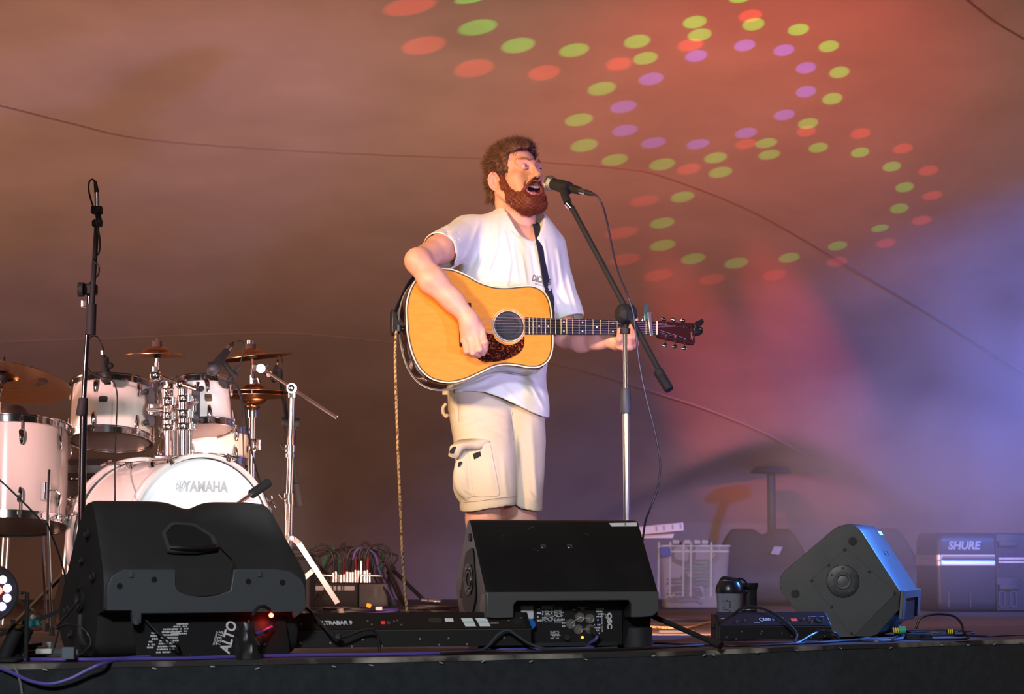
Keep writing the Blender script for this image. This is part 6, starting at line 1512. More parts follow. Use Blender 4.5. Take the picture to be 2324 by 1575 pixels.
MB(QF).rbox((.26, .052, .017), (.36, .012, .012), .002).build('heat_sink', m_rub, qm)
MB(QF).lathe([(.05, 0), (.05, .06), (.04, .065)], frame((.52, .10, .004), z=(0, 0, 1)), 24).build('foot', m_rub, qm)
pl_ = QP @ Vector((.083, -.020, .004)); MB().cyl(pl_, QP @ Vector((.088, -.040, .040)), .0085, .0075, n=14).build('plug', m_rub, qm)
MB().cyl(QP @ Vector((-.120, -.002, .0)), QP @ Vector((-.122, -.004, .030)), .017, .014, n=16).build('power_plug', mat('blue_plug', (.01, .14, .55), .4), qm)

# --- right wedge standing on its corner edge: end face towards us
dw = thing('floor_wedge', 'black floor wedge on the right turned so its diamond-shaped end faces the audience, blue-lit slope', 'loudspeaker', P(1920, 1445, 8.0), 'stage monitor wedges')
dY = 7.98; dd_ = Vector((sin(radians(17)), cos(radians(17)), 0)); dn_ = Vector((-.10, -.995, .03)).normalized()
ed = [(1936, 1188), (1900, 1193), (1775, 1300), (1768, 1316), (1770, 1340), (1815, 1398), (1900, 1447), (1978, 1447), (1990, 1440), (2040, 1388), (2045, 1343), (1953, 1200)]
D0 = P(1905, 1330, dY)
def D(px, py, o=0): return onplane(px, py, D0, dn_) + dn_*o
er = rnd_poly(ed, [12, 18, 12, 10, 16, 10, 14, 8, 8, 12, 4, 10], 4)
DL = .50
a0 = [D(p.x, p.y) for p in er]; low_ = min(p.z for p in a0)
for p in a0: p.z = max(p.z, .004)
cg = sum(a0, Vector())/len(a0)
rings = [[cg + (p-cg)*.985 - dd_*.0 for p in a0], [p + dd_*.008 for p in a0], [p + dd_*(DL-.02) for p in a0], [cg + dd_*DL + (p-cg)*.97 for p in a0]]
for r_ in rings:
    for p in r_: p.z = max(p.z, .004)
MB().loft(rings).build('cabinet', m_qsc2 := mat('scuffed_black_cabinet', (.030, .031, .030), .42), dw, angle=30)
noisy(m_qsc2, (.026, .027, .026), (.045, .046, .044), 6, 6, (1, 1, 1), .4, .75, .2, 300, rough=(.36, .5))
plate = rnd_poly([(1920, 1243), (2036, 1345), (1998, 1382), (1945, 1440), (1930, 1440), (1838, 1318)], [6, 4, 3, 5, 4, 6], 3)
MB().prism([D(p.x, p.y, .0005) for p in plate], dn_*.0022).build('side_plate', m_qsc2, dw, bevel=.0008)
MB().loft([[D(p.x, p.y, .0030) for p in plate], [D(1940+(p.x-1940)*.985, 1340+(p.y-1340)*.985, .0030) for p in plate]], True, False).build('plate_gap', m_panel, dw)
for x, y in ((1917, 1248), (1881, 1283), (1843, 1318), (1888, 1377), (1973, 1298), (2030, 1346), (1933, 1437), (1964, 1432), (1993, 1408), (2019, 1382)):
    MB(frame(D(x, y, .0028), z=dn_)).lathe([(.0055, 0), (.005, .002), (.0028, .0022), (.0022, .0008), (.0005, .0008)], None, 14).build('plate_screw', m_rub, dw)
Fr = frame(D(1913, 1319, .0028), z=dn_, x=(1, 0, 0))
MB(Fr).lathe([(.0560, 0), (.0560, .0020), (.0545, .0026), (.0300, .0026), (.0285, .0040), (.0240, .0044), (.0200, .0036), (.0192, -.001), (.010, -.008), (.001, -.009)], None, 48).build('pole_cup', m_qsc2, dw)
MB(Fr).lathe([(.0550, .0027), (.0560, .0032), (.0568, .0027)], None, 48, False).build('cup_ring', m_panel, dw); MB(Fr).lathe([(.0185, .0005), (.012, .0012), (.001, .0015)], None, 24).build('cup_hub', m_lip, dw)
for k in range(6): a = radians(30+60*k); MB(Fr).lathe([(.0042, .0026), (.0040, .0042), (.0015, .0042)], Matrix.Translation((.045*cos(a), .045*sin(a), 0)), 12).build('cup_screw', m_gold if k in (0, 3) else m_rub, dw)
for a_, b_ in ((25, 48), (205, 228)):
    mb = MB(Fr); mb.loft([[Vector((r_*cos(radians(a)), r_*sin(radians(a)), z)) for a in np.linspace(a_, b_, 6)] for r_, z in ((.032, .0046), (.053, .0046))], False, False); mb.build('cup_slot', m_panel, dw)
text('embossed_lettering', 'K12', Fr @ frame((.028, -.031, .0030), x=(.82, .57, 0), z=(0, 0, 1)), .014, mat('emboss_grey', (.06, .06, .06), .4), dw, .0004, .0006)
for x, y in ((1935, 1228), (1805, 1347)):
    MB(frame(D(x, y, .0005), z=dn_)).lathe([(.0150, 0), (.0145, .003), (.0105, .0035), (.0095, .0015), (.006, .0015), (.005, .003), (.001, .003)], None, 26).build('rubber_foot', m_rub, dw)
# dark triangular heat-sink wing on the lower right of the end face
MB().prism([D(x, y, .0028) for x, y in ((1997, 1382), (2038, 1347), (2040, 1384), (1990, 1440), (1975, 1445), (1938, 1444), (1950, 1430))], dn_*.003).build('lower_wing', m_panel, dw, bevel=.001)
# blue-lit slope details and rear lip with its recess
up0, up1, lo0, lo1 = D(1953, 1200), D(1953, 1200) + dd_*DL, D(2043, 1340), D(2043, 1340) + dd_*DL
sN = (lo0-up0).cross(dd_).normalized(); sN = sN if sN.x > 0 else -sN
DS = lambda s, t, o=0: up0.lerp(lo0, s) + dd_*DL*t + sN*o
for t in (.42, .60): MB(frame(DS(.40, t, 0), z=sN)).lathe([(.0095, 0), (.0092, .002), (.006, .003), (.001, .003)], None, 18).build('rigging_bolt', m_rub, dw)
MB().prism([DS(.02, .80, .0008), DS(.02, .98, .0008), DS(.09, .98, .0008), DS(.09, .80, .0008)], sN*.0006).build('white_tape', m_tape, dw)
lb0 = D(2040, 1385); lN = (lb0-lo0).cross(dd_).normalized(); lN = lN if lN.x > 0 else -lN
DB = lambda s, t, o=0: lo0.lerp(lb0, s) + dd_*DL*t + lN*o
lipq = [(0, 0), (1.45, 0), (1.45, .13), (.42, .16), (.42, .84), (1.45, .87), (1.45, 1), (0, 1)]
MB().prism([DB(s, t, .001) for s, t in lipq], lN*.012).build('rear_lip', m_lip, dw, bevel=.002)
MB().prism([DB(s, t, .0005) for s, t in ((.40, .14), (1.6, .12), (1.6, .88), (.40, .86))], lN*.002).build('amp_panel', m_panel, dw)

# --- two rounded wedges far behind, backs to us
def bwedge(cx, ybase, sc, Y, label, sticker):
    t = thing('floor_wedge', label, 'loudspeaker', (P(cx, 0, Y).x, Y, 0), 'stage monitor wedges')
    pr = [(0, .02), (-.02, .13), (.0, .20), (.13, .42), (.18, .45), (.24, .43), (.40, .14), (.40, .03), (.34, .003), (.06, .003)]; p2 = rnd_poly(pr, .03, 3); rings = []
    for i in range(33):
        t_ = i/32; x = (t_-.5)*.64; ring = []; e = min(t_, 1-t_)*.64
        for y, z in p2:
            k = 1-.42*max(0, (z-.12)/.33)**1.25; dip = -.035*math.exp(-((t_-.53)/.10)**2)*max(0, (z-.35)/.1)
            ins = max(0, 1-e/.05)**2*.10
            ring.append(Vector((P(cx, 0, Y).x + x*k, Y + y + (.2-y)*ins, max(.003, z + dip + (.2-z)*ins))))
        rings.append(ring)
    MB().loft(rings).build('cabinet', mat('far_cabinet', (.022, .030, .040), .6), t, angle=45)
    if sticker:
        MB().prism([P(x, y, Y+.03) for x, y in ((1757, 1240), (1777, 1241), (1768, 1259), (1749, 1257))], (0, .012, 0)).build('sticker', mat('faded_sticker', (.38, .36, .38), .7), t)
    return t
bwedge(1722, 1365, 1, 13.2, 'rounded dark wedge far behind under the tent pole with a small pale sticker', True)
bwedge(1962, 1365, 1, 12.9, 'rounded dark wedge far behind, mostly hidden by the diamond-shaped one', False)

# --- hard case at the right edge
cs = thing('flight_case', 'black moulded hard case with an aluminium band and SHURE lettering at the right edge', 'case', P(2260, 1385, 11.9))
m_case = mat('moulded_black_case', (.016, .021, .026), .42); m_alb = mat('aluminium_band', (.62, .60, .60), .35, .9)
cY = 11.75; cl0 = P(2128, 1385, cY); cfr = radians(-8)
CF = frame(Vector((cl0.x, cY, 0)), x=(cos(cfr), sin(cfr)*-1, 0), z=(0, 0, 1))
W1, W2, CD = .31, .34, .36
CHt = .405
pl_case = rnd_poly([(0, 0), (W1+W2, 0), (W1+W2, CD), (0, CD)], .035, 5)
def cring(g, z): return [Vector((p.x + (-g if p.x > .3 else g), p.y + (-g if p.y > .18 else g), z)) for p in pl_case]
MB(CF).loft([cring(.015, .004), cring(.004, .018), cring(.0, .05), cring(.0, .238)]).build('case_base', m_case, cs, angle=50); MB(CF).loft([cring(.0, .29), cring(.002, .36), cring(.008, .393), cring(.022, CHt)]).build('case_lid', m_case, cs, angle=50)
MB(CF).loft([cring(-.003, .237), cring(-.004, .262), cring(-.002, .264), cring(-.004, .266), cring(-.003, .292)], True, True).build('aluminium_band', m_alb, cs, angle=50)
text('case_lettering', 'SHURE', CF @ frame((.145, -.0015, .338), x=(1, 0, 0), y=(0, 0, 1)), .056, mat('cool_grey_logo', (.55, .60, .60), .5), cs, .0022, .001, 1.0, .18)
MB(CF).prism([(W1, -.010, .003), (W1+W2-.02, -.010, .003), (W1+W2-.02, -.010, .395), (W1, -.010, .395)], (0, .02, 0)).build('latch_panel', m_case, cs, bevel=.006)
m_latch = mat('latch_grey', (.045, .05, .055), .35)
for z in (.35, .128):
    MB(CF).rbox((W1+.065, -.022, z), (.105, .022, .028), .006).build('latch', m_latch, cs); MB(CF).rbox((W1+.065, -.014, z+.028), (.125, .012, .040), .004).build('latch_plate', m_latch, cs); MB(CF).rbox((W1+.26, -.022, z), (.105, .022, .028), .006).build('latch', m_latch, cs)
for z in (.273, .255):
    MB(CF).rbox((W1+.16, -.013, z), (.29, .006, .013), .003).build('hinge_strip', mat('rivet_strip', (.5, .52, .55), .35, .8), cs)
    for k in range(5): MB(CF).sphere((W1+.04+.06*k, -.0165, z), .0025, 8, 6).build('rivet', m_steel, cs)
for x in (.06, .175): MB(CF).rbox((x, -.003, .065), (.010, .008, .085), .003).build('rib', m_latch, cs)
for x in (W1+.03, W1+.09, W1+.18, W1+.25):
    mb = MB(CF); o_ = rnd_poly([(x-.018, .02), (x+.018, .02), (x+.018, .11), (x-.018, .11)], .016, 4); i_ = rnd_poly([(x-.010, .028), (x+.010, .028), (x+.010, .10), (x-.010, .10)], .010, 4)
    mb.loft([[Vector((p.x, -.0105, p.y)) for p in o_], [Vector((p.x, -.017, p.y)) for p in o_], [Vector((p.x, -.017, p.y)) for p in i_], [Vector((p.x, -.0105, p.y)) for p in i_]], True, False); mb.build('corner_rib', m_latch, cs)

# --- clear storage box with its lid leaning on top, cables inside
m_clear = mat('frosted_clear_plastic', (.72, .74, .72), .22, trans=.0, alpha=.13); m_clear2 = mat('clear_plastic_rim', (.66, .76, .68), .3, alpha=.34); m_lidw = mat('white_lid', (.78, .76, .80), .35)
bx = thing('storage_box', 'clear plastic storage box full of coiled cables standing behind the middle wedge', 'box', P(1540, 1362, 12.4))
bY2 = 12.4
def BP(px, py, o=0): return P(px, py, bY2 + o)
def frustum(mb, z0, z1, g0, g1, th=.004):
    xa, xb = BP(1491, 0).x, BP(1622, 0).x; dp = .36
    R0 = [Vector((p.x, p.y, 0)) for p in rnd_poly([(xa, bY2), (xb+.06, bY2), (xb+.06, bY2+dp), (xa, bY2+dp)], .03, 3)]; c_ = Vector(((xa+xb+.06)/2, bY2+dp/2, 0))
    f_ = lambda g, z: [Vector((c_.x+(p.x-c_.x)*g, c_.y+(p.y-c_.y)*g, z)) for p in R0]
    mb.loft([f_(g0, z0), f_(g1, z1), f_(g1*.985, z1), f_(g0*.985, z0+.003)], True, True); return f_
mb = MB(); f_ = frustum(mb, .004, .335, .86, 1.0); mb.build('box_body', m_clear, bx, angle=60)
mb = MB(); frustum(mb, .335, .345, 1.03, 1.03); frustum(mb, .305, .315, 1.0, 1.0); mb.build('box_rim', m_clear2, bx, angle=60)
for px in (1493, 1519, 1549, 1566, 1612): MB().prism([BP(px, 1230, -.012), BP(px+5, 1230, -.012), BP(px+3.5, 1354, .022), BP(px-1, 1354, .022)], (0, .006, 0)).build('box_rib', m_clear2, bx)
for px in (1534, 1560, 1583, 1600): MB().rbox(BP(px, 1230, -.014), (.035, .01, .022), .004).build('rim_tab', m_clear2, bx)
MB().prism([BP(1496, 1244, -.02), BP(1520, 1241, -.02), BP(1522, 1262, -.02), BP(1500, 1266, -.02)], (0, .02, 0)).build('blue_clip', mat('blue_clip_plastic', (.02, .06, .32), .4), bx, bevel=.003)
lid = thing('box_lid', 'white plastic lid lying tilted on top of the clear storage box', 'lid', BP(1510, 1215))
mb = MB()
LP_ = lambda px, py, o: P(px, py, bY2+.03+o)
mb.prism([LP_(1430, 1199, 0), LP_(1551, 1187, 0), LP_(1552, 1204, 0), LP_(1430, 1216, 0)], (0, .012, 0)); mb.prism([LP_(1430, 1199, 0), LP_(1551, 1187, 0), LP_(1551, 1189, .3), LP_(1430, 1200, .3)], (0, 0, .004)); mb.build('lid_shell', m_lidw, lid, bevel=.002)
for px in (1487, 1504, 1524, 1542): MB().prism([LP_(px, 1194.5 - (px-1487)*.1, -.003), LP_(px+4, 1194 - (px-1487)*.1, -.003), LP_(px+5, 1205 - (px-1487)*.1, -.003), LP_(px+1, 1206 - (px-1487)*.1, -.003)], (0, .004, 0)).build('lid_tab', mat('lid_shadow_grey', (.4, .4, .43), .5), lid)
MB().prism([LP_(1430, 1217, .05), LP_(1530, 1211, .05), LP_(1527, 1221, .05), LP_(1430, 1222, .05)], (0, .2, 0)).build('lid_under', m_lidw, lid)
rs = random.Random(9); m_cb2 = mat('stored_cable', (.02, .024, .034), .5); m_grn = mat('green_cable', (.02, .16, .10), .5)
for j, (cx, cz, R_, m_, lb) in enumerate(((1540, .30, .062, m_cb2, 'coil of dark cable humped over the rim at the left of the clear box'), (1588, .30, .072, m_cb2, 'coil of dark cable humped over the rim at the right of the clear box'), (1575, .19, .07, m_grn, 'green cable coil pressed inside the clear box'), (1545, .10, .08, m_cb2, 'dark cable coil at the bottom of the clear box'))):
    pts = []
    for k in range(110):
        a = k*.42; r_ = R_ + rs.uniform(-.012, .012); pts.append(Vector((P(cx, 0, bY2+.15).x + r_*cos(a), bY2+.14 + .06*sin(a*.37) + rs.uniform(-.008, .008), cz + r_*sin(a)*.9)) if j < 2 else Vector((P(cx, 0, bY2+.15).x + r_*cos(a)*1.1, bY2+.15 + r_*sin(a)*1.2, cz - .07 + .0013*k + rs.uniform(-.006, .006))))
    tag(MB().tube(pts, .006, 6).build('cable_coil', m_), lb, 'cable', 'cable coils in the clear box')
for px, py, c_ in ((1567, 1304, (.5, .2, .08)), (1526, 1352, (.55, .35, .08))):
    tag(MB().cyl(BP(px-5, py+3, .06), BP(px+5, py-3, .06), .006, n=8).build('plug', mat('copper_plug', c_, .5)), 'small orange plug end %s inside the clear box' % ('half way up' if py < 1320 else 'at the bottom corner'), 'plug')

# --- light bars seen from behind
m_bar = mat('black_powder_coat', (.012, .011, .011), .42); m_lens = mat('bar_rivet', (.62, .58, .48), .3, .8); m_pwr = mat('bar_top_brown', (.022, .017, .014), .38)
def bar(t, A, B, w, h, z0, tilt, brk=True):
    """LED bar from floor point A to B; w depth, h height"""
    x = (B-A); L_ = x.length; x = x.normalized(); y = Vector((-x.y, x.x, 0)); F = frame(A + Vector((0, 0, z0)), x=x, y=y)
    pr = [(0, 0), (0, h*.50), (w*.55, h), (w, h), (w*1.0, 0)]
    MB(F).loft([[Vector((q, a, b)) for a, b in pr] for q in (0, L_)]).build('housing', m_bar, t, smooth=False, bevel=.0015)
    n_ = Vector((0, -(h*.5), w*.55)).normalized(); sd = Vector((0, w*.55, h*.5)).normalized()
    MB(F).prism([Vector((L_*.02, 0, h*.5)) + sd*.004 + n_*.0004, Vector((L_*.98, 0, h*.5)) + sd*.004 + n_*.0004, Vector((L_*.98, 0, h*.5)) + sd*.05*w/.06 + n_*.0004, Vector((L_*.02, 0, h*.5)) + sd*.05*w/.06 + n_*.0004], n_*.001).build('control_panel', m_pwr, t)
    MB(F).bar((0, -.0006, h*.5), (L_, -.0006, h*.5), .0016, .0016).build('edge_highlight', m_lip, t)
    PFm = F @ frame(Vector((0, 0, h*.5)) + sd*.029 + n_*.0018, x=(1, 0, 0), y=sd)
    for a in (0, L_):
        MB(F).prism([Vector((a-.003, w*.1, -z0+.001)), Vector((a-.003, w*.9, -z0+.001)), Vector((a-.003, w*.7, h*.7)), Vector((a-.003, w*.3, h*.7))], (.006, 0, 0)).build('end_bracket', m_bar, t); MB(F).cyl((a-.012, w*.5, h*.5), (a+.012, w*.5, h*.5), .008, n=14).build('bracket_knob', m_rub, t)
        MB(F).box((a, w*.5, -z0+.004), (.03, w*1.0, .006)).build('bracket_foot', m_bar, t)
    return F, PFm, L_
b1 = thing('led_bar', 'long black LED light bar lying in front of the two left wedges, ULTRABAR 9 lettering', 'stage light', (-.4, 6.4, 0))
A1, B1 = FL(606, 1486), FL(1206, 1479); A1.y += .02; A1.x = P(606, 0, A1.y).x
B1.y += .02
F, PM, LL = bar(b1, A1, B1, .082, .098, .018, 0)
fx = lambda px: (px-600)/606*LL
text('bar_lettering', 'ULTRABAR 9', PM @ Matrix.Translation((fx(765), 0, 0)), .020, m_ink, b1, .0008, .0001, .92)
MB(PM).rbox((fx(1022), .008, 0), (.026, .014, .0006), .002).build('pale_sticker', m_tape, b1); MB(PM).rbox((fx(990), .008, 0), (.040, .018, .0004), .001).build('brown_label', mat('brown_label', (.05, .036, .025), .5), b1)
for px in (1065, 1098): MB(PM).prism([(fx(px)-.021, .014, 0), (fx(px)+.014, .014, 0), (fx(px)+.021, -.018, 0), (fx(px)-.012, -.018, 0)], (0, 0, .0007)).build('paper_label', m_tape, b1); MB(PM).box((fx(px), -.001, .0012), (.034, .005, .0004)).build('label_stripe', mat('mint_stripe', (.35, .68, .64), .6), b1)
MB(PM).rbox((fx(872), 0, 0), (.012, .012, .0012), .001).build('red_display', mat('display_red', (.5, .02, .02), .4, emit=(1, .03, .02), emit_s=.5), b1); MB(PM).rbox((fx(884), 0, 0), (.010, .012, .0012), .001).build('display', m_lip, b1)
for px, dy in ((838, .006), (846, -.008), (905, .008), (912, -.010), (650, -.006), (1158, .004), (676, .004), (690, -.004), (897, .004)): MB(PM @ Matrix.Translation((fx(px), dy, 0))).lathe([(.0032, 0), (.0026, .002), (.0006, .002)], None, 10).build('button', m_lens, b1)
stencil(PM, (fx(1122), -.006), .022, .007, 1, 21, m_ink, b1); stencil(PM, (fx(1165), .014), .06, .003, 1, 22, m_ink, b1); stencil(PM, (fx(613), .012), .02, .004, 1, 23, m_ink, b1); stencil(PM, (fx(650), .014), .02, .003, 1, 24, m_ink, b1)
MB(PM @ Matrix.Translation((fx(1178), .0, 0))).lathe([(.015, 0), (.015, .002), (.012, .002), (.011, -.001), (.001, -.001)], None, 24).build('power_socket', m_rub, b1)
for i, (px, py) in enumerate(((614, 1455), (637, 1471), (663, 1469), (682, 1459), (750, 1459), (799, 1467), (823, 1452), (867, 1466), (953, 1450), (997, 1463), (1018, 1449), (1060, 1462), (1144, 1447))):
    q = onplane(px, py, F @ Vector((0, -.001, 0)), F.to_3x3() @ Vector((0, -1, 0))); MB(frame(q, z=F.to_3x3() @ Vector((0, -1, 0)))).lathe([(.0034, 0), (.0028, .0018), (.0006, .0022)], None, 10).build('rivet', m_lens, b1)
# gaffer-taped bunch at the left end
gb = thing('gaffer_bundle', 'crumpled black gaffer tape bundle at the left end of the long light bar', 'tape', FL(580, 1488))
mb = MB(); rs = random.Random(5); rings = []
for j in range(9):
    z = .002 + j*.0125; r_ = .036*(1-.45*j/8); cx = P(580 - j*.6, 0, 6.42).x
    rings.append([Vector((cx + r_*cos(2*pi*k/14)*(1 + rs.uniform(-.22, .22)), 6.40 + r_*sin(2*pi*k/14)*(1+rs.uniform(-.2, .2)), z + rs.uniform(-.003, .003)*(j > 0))) for k in range(14)])
mb.loft(rings).build('tape_wrap', mat('gaffer_black', (.016, .015, .015), .38), gb); MB().tube(spline([P(573, 1398, 6.4), P(584, 1380, 6.42), P(598, 1376, 6.45), P(612, 1384, 6.5)], 5), .005, 8).build('tape_tail', m_rub, gb)

b2 = thing('led_bar', 'short black LED light bar on the right in front of the drinks bottles', 'stage light', FL(1750, 1460))
A2, B2 = FL(1632, 1460), FL(1888, 1457.5)
F2_, PM2, L2 = bar(b2, A2, B2, .085, .082, .012, 0)
fx2 = lambda px: (px-1640)/242*L2
text('bar_lettering', 'LED 6', PM2 @ Matrix.Translation((fx2(1752), .004, 0)), .015, m_ink, b2, .0006, .0001); MB(PM2 @ Matrix.Translation((fx2(1736), .004, 0))).lathe([(.0085, 0), (.0085, .0006), (.006, .0006), (.006, 0)], None, 20, False).build('bar_emblem', m_ink, b2)
MB(PM2).rbox((fx2(1806), .002, 0), (.022, .012, .0012), .001).build('red_display', mat('display_rose', (.4, .06, .06), .4, emit=(1, .15, .12), emit_s=.3), b2)
stencil(PM2, (fx2(1723), -.012), .020, .006, 1, 31, m_ink, b2); stencil(PM2, (fx2(1855), .017), .05, .003, 1, 32, m_ink, b2); stencil(PM2, (fx2(1655), .010), .015, .004, 1, 33, m_ink, b2); stencil(PM2, (fx2(1785), .012), .012, .003, 1, 34, m_ink, b2)
for px, dy in ((1682, -.004), (1700, 0), (1840, .006), (1843, -.006), (1826, .004), (1783, -.006)): MB(PM2 @ Matrix.Translation((fx2(px), dy, 0))).lathe([(.004, 0), (.0035, .003), (.0006, .003)], None, 10).build('button', m_steel, b2)
MB(PM2 @ Matrix.Translation((fx2(1861), .002, 0))).lathe([(.014, 0), (.014, .002), (.011, .002), (.010, -.001), (.001, -.001)], None, 20).build('power_socket', m_rub, b2)
for px, py in ((1683, 1433), (1729, 1433), (1727, 1438), (1649, 1446), (1775, 1437), (1797, 1443), (1841, 1447), (1856, 1428), (1872, 1444), (1671, 1450)):
    q = onplane(px, py, F2_ @ Vector((0, -.001, 0)), F2_.to_3x3() @ Vector((0, -1, 0))); MB(frame(q, z=F2_.to_3x3() @ Vector((0, -1, 0)))).lathe([(.0032, 0), (.0026, .0016), (.0006, .002)], None, 10).build('rivet', m_steel, b2)

# --- par lamp cut by the left edge
pr_ = thing('par_light', 'round black LED par light at the left edge with glowing red, violet and white lenses', 'stage light', P(-8, 1345, 6.2))
pc = P(-26, 1346, 6.2); Fp = frame(pc, z=(.25, -1, .05))
MB(Fp).lathe([(.068, -.12), (.080, -.02), (.0805, .01), (.074, .012), (.072, .004), (.001, .004)], None, 40).build('can', m_matte, pr_)
MB().rbox((pc.x, pc.y+.06, .006), (.16, .12, .01), .01).build('base_bracket', m_matte, pr_); MB().tube([(pc.x-.094, pc.y+.05, .01), (pc.x-.094, pc.y+.05, pc.z), (pc.x-.078, pc.y+.05, pc.z)], .006, 8).build('yoke', m_matte, pr_); MB().tube([(pc.x+.094, pc.y+.05, .01), (pc.x+.094, pc.y+.05, pc.z), (pc.x+.078, pc.y+.05, pc.z)], .006, 8).build('yoke', m_matte, pr_)
mr, mv, mw = [mat('lens_'+n, c, .3, emit=c, emit_s=e) for n, c, e in (('red', (1, .08, .05), 9), ('violet', (.45, .35, 1), 9), ('white', (.8, .82, 1), 2))]
k = 0
for ring_, nn_ in ((0, 1), (.026, 6), (.051, 12)):
    for i in range(nn_):
        a = 2*pi*i/nn_ + .26; k += 1; MB(Fp).sphere((ring_*cos(a), ring_*sin(a), .006), .0115, 12, 8, (1, 1, .5)).build('lens', (mr, mv, mr, mv, mw)[k % 5], pr_)

# --- drinks bottles
m_bclear = mat('smoky_clear_plastic', (.30, .31, .38), .08, alpha=.55, coat=1); m_bdark = mat('bottle_black', (.014, .014, .018), .3)
s1 = thing('shaker_bottle', 'clear shaker bottle with a black flip lid behind the short light bar', 'bottle', FL(1643, 1449)); Yb = 7.86
c_ = Vector((P(1643, 0, Yb).x, Yb, 0)); T = Matrix.Translation(c_)
MB(T).lathe([(.036, .002), (.038, .01), (.041, .08), (.044, .165), (.044, .168), (.042, .168), (.039, .08), (.036, .012), (.002, .008)], None, 32).build('cup', m_bclear, s1)
MB(T).lathe([(.0355, .012), (.038, .05), (.039, .075), (.001, .077)], None, 28).build('drink', mat('dark_drink', (.02, .018, .03), .2), s1)
MB(T).lathe([(.046, .160), (.047, .166), (.046, .180), (.038, .198), (.034, .202), (.001, .203)], None, 32).build('lid', m_bdark, s1); MB(T).tube(spline([(-.03, 0, .200), (-.02, -.004, .212), (.01, -.004, .209), (.03, -.004, .205), (.042, -.004, .196)], 5), .006, 8).build('flip_cap', m_bdark, s1); MB(T).tube(spline([(.02, 0, .205), (.04, -.01, .21), (.058, -.01, .196), (.05, 0, .18)], 5), .004, 8).build('carry_loop', m_bdark, s1)
tm = text_mesh('BULK', .038, .0004, 0, .95)
for v in tm.vertices:
    a_ = -v.co.y/.0425; z_ = .106 + v.co.x; v.co = c_ + Vector((sin(-v.co.y/.0425 - .15)*.0432*-1 if False else sin(-v.co.y/.0425 - .25)*.0432, -cos(-v.co.y/.0425 - .25)*.0432, z_))
tm.materials.clear(); tm.materials.append(m_dark_ink); add_obj('bottle_lettering', tm, s1)
s2 = thing('shaker_bottle', 'smaller black sports bottle behind the clear shaker', 'bottle', FL(1688, 1446)); c2_ = Vector((P(1686, 0, 7.95).x, 7.95, 0)); T = Matrix.Translation(c2_)
MB(T).lathe([(.026, .002), (.028, .01), (.029, .15), (.0295, .168), (.029, .17)], None, 28).build('cup', m_bdark, s2); MB(T).lathe([(.0275, .1), (.0295, .101), (.0295, .104), (.0275, .105)], None, 28, False).build('ring', m_steel, s2); MB(T).lathe([(.029, .168), (.030, .172), (.034, .190), (.034, .194), (.001, .195)], None, 28).build('lid', m_bdark, s2)

# --- stage box with its plugs, and the black case beside it
sb = thing('stage_box', 'black stage box bristling with cable plugs right of the drum hardware', 'stage box', P(800, 1375, 11.2)); sY = 11.2
SX = lambda px: P(px, 0, sY).x
SZ = lambda py: P(800, py, sY).z
MB().rbox((SX(768), sY+.12, (SZ(1322)+.004)/2), (SX(823)-SX(716), .24, SZ(1322)-.004), .008).build('housing', m_matte, sb)
MB().rbox((SX(856), sY+.11, (SZ(1324)+.004)/2), (SX(888)-SX(822), .26, SZ(1324)-.004), .008).build('end_cheek', mat('cheek_grey', (.030, .031, .034), .5), sb)
MB().box((SX(770), sY-.003, SZ(1335)), (SX(812)-SX(726), .003, .022)).build('label_strip', mat('grey_label_strip', (.36, .36, .37), .6), sb)
for px in (765, 774, 784, 789): MB().box((SX(px), sY-.006, SZ(1335)), (.006, .002, .026)).build('label_divider', m_matte, sb)
m_slotl = mat('vent_grey', (.09, .095, .10), .5)
for j in range(7):
    for i in range(5): MB().box((SX(833 + i*9.2), sY-.022, SZ(1334 + j*3.1)), (.014, .004, .0032)).build('vent_slot', m_slotl if i == 3 else m_panel, sb)
MB().tube(spline([(SX(822), sY+.02, SZ(1322)), (SX(825), sY+.0, SZ(1308)), (SX(832), sY, SZ(1306)), (SX(868), sY, SZ(1307)), (SX(874), sY, SZ(1309)), (SX(876), sY+.02, SZ(1322))], 5), .005, 8).build('handle', m_steel, sb)
MB().tube(spline([(SX(727), sY+.02, SZ(1322)), (SX(729), sY, SZ(1308)), (SX(735), sY, SZ(1305)), (SX(765), sY, SZ(1307))], 5), .004, 8).build('handle', m_steel, sb)
rs = random.Random(12); m_green = mat('green_jacket', (.02, .22, .12), .45); m_red = mat('red_jacket', (.4, .02, .03), .45); m_purple = mat('purple_cable', (.10, .075, .36), .42); m_copper = mat('brown_black_cable', (.022, .017, .016), .45)
bx_ = [764, 768, 774, 781, 786, 792, 795, 800, 803, 807, 812, 816, 820, 824, 830, 834, 838, 842]
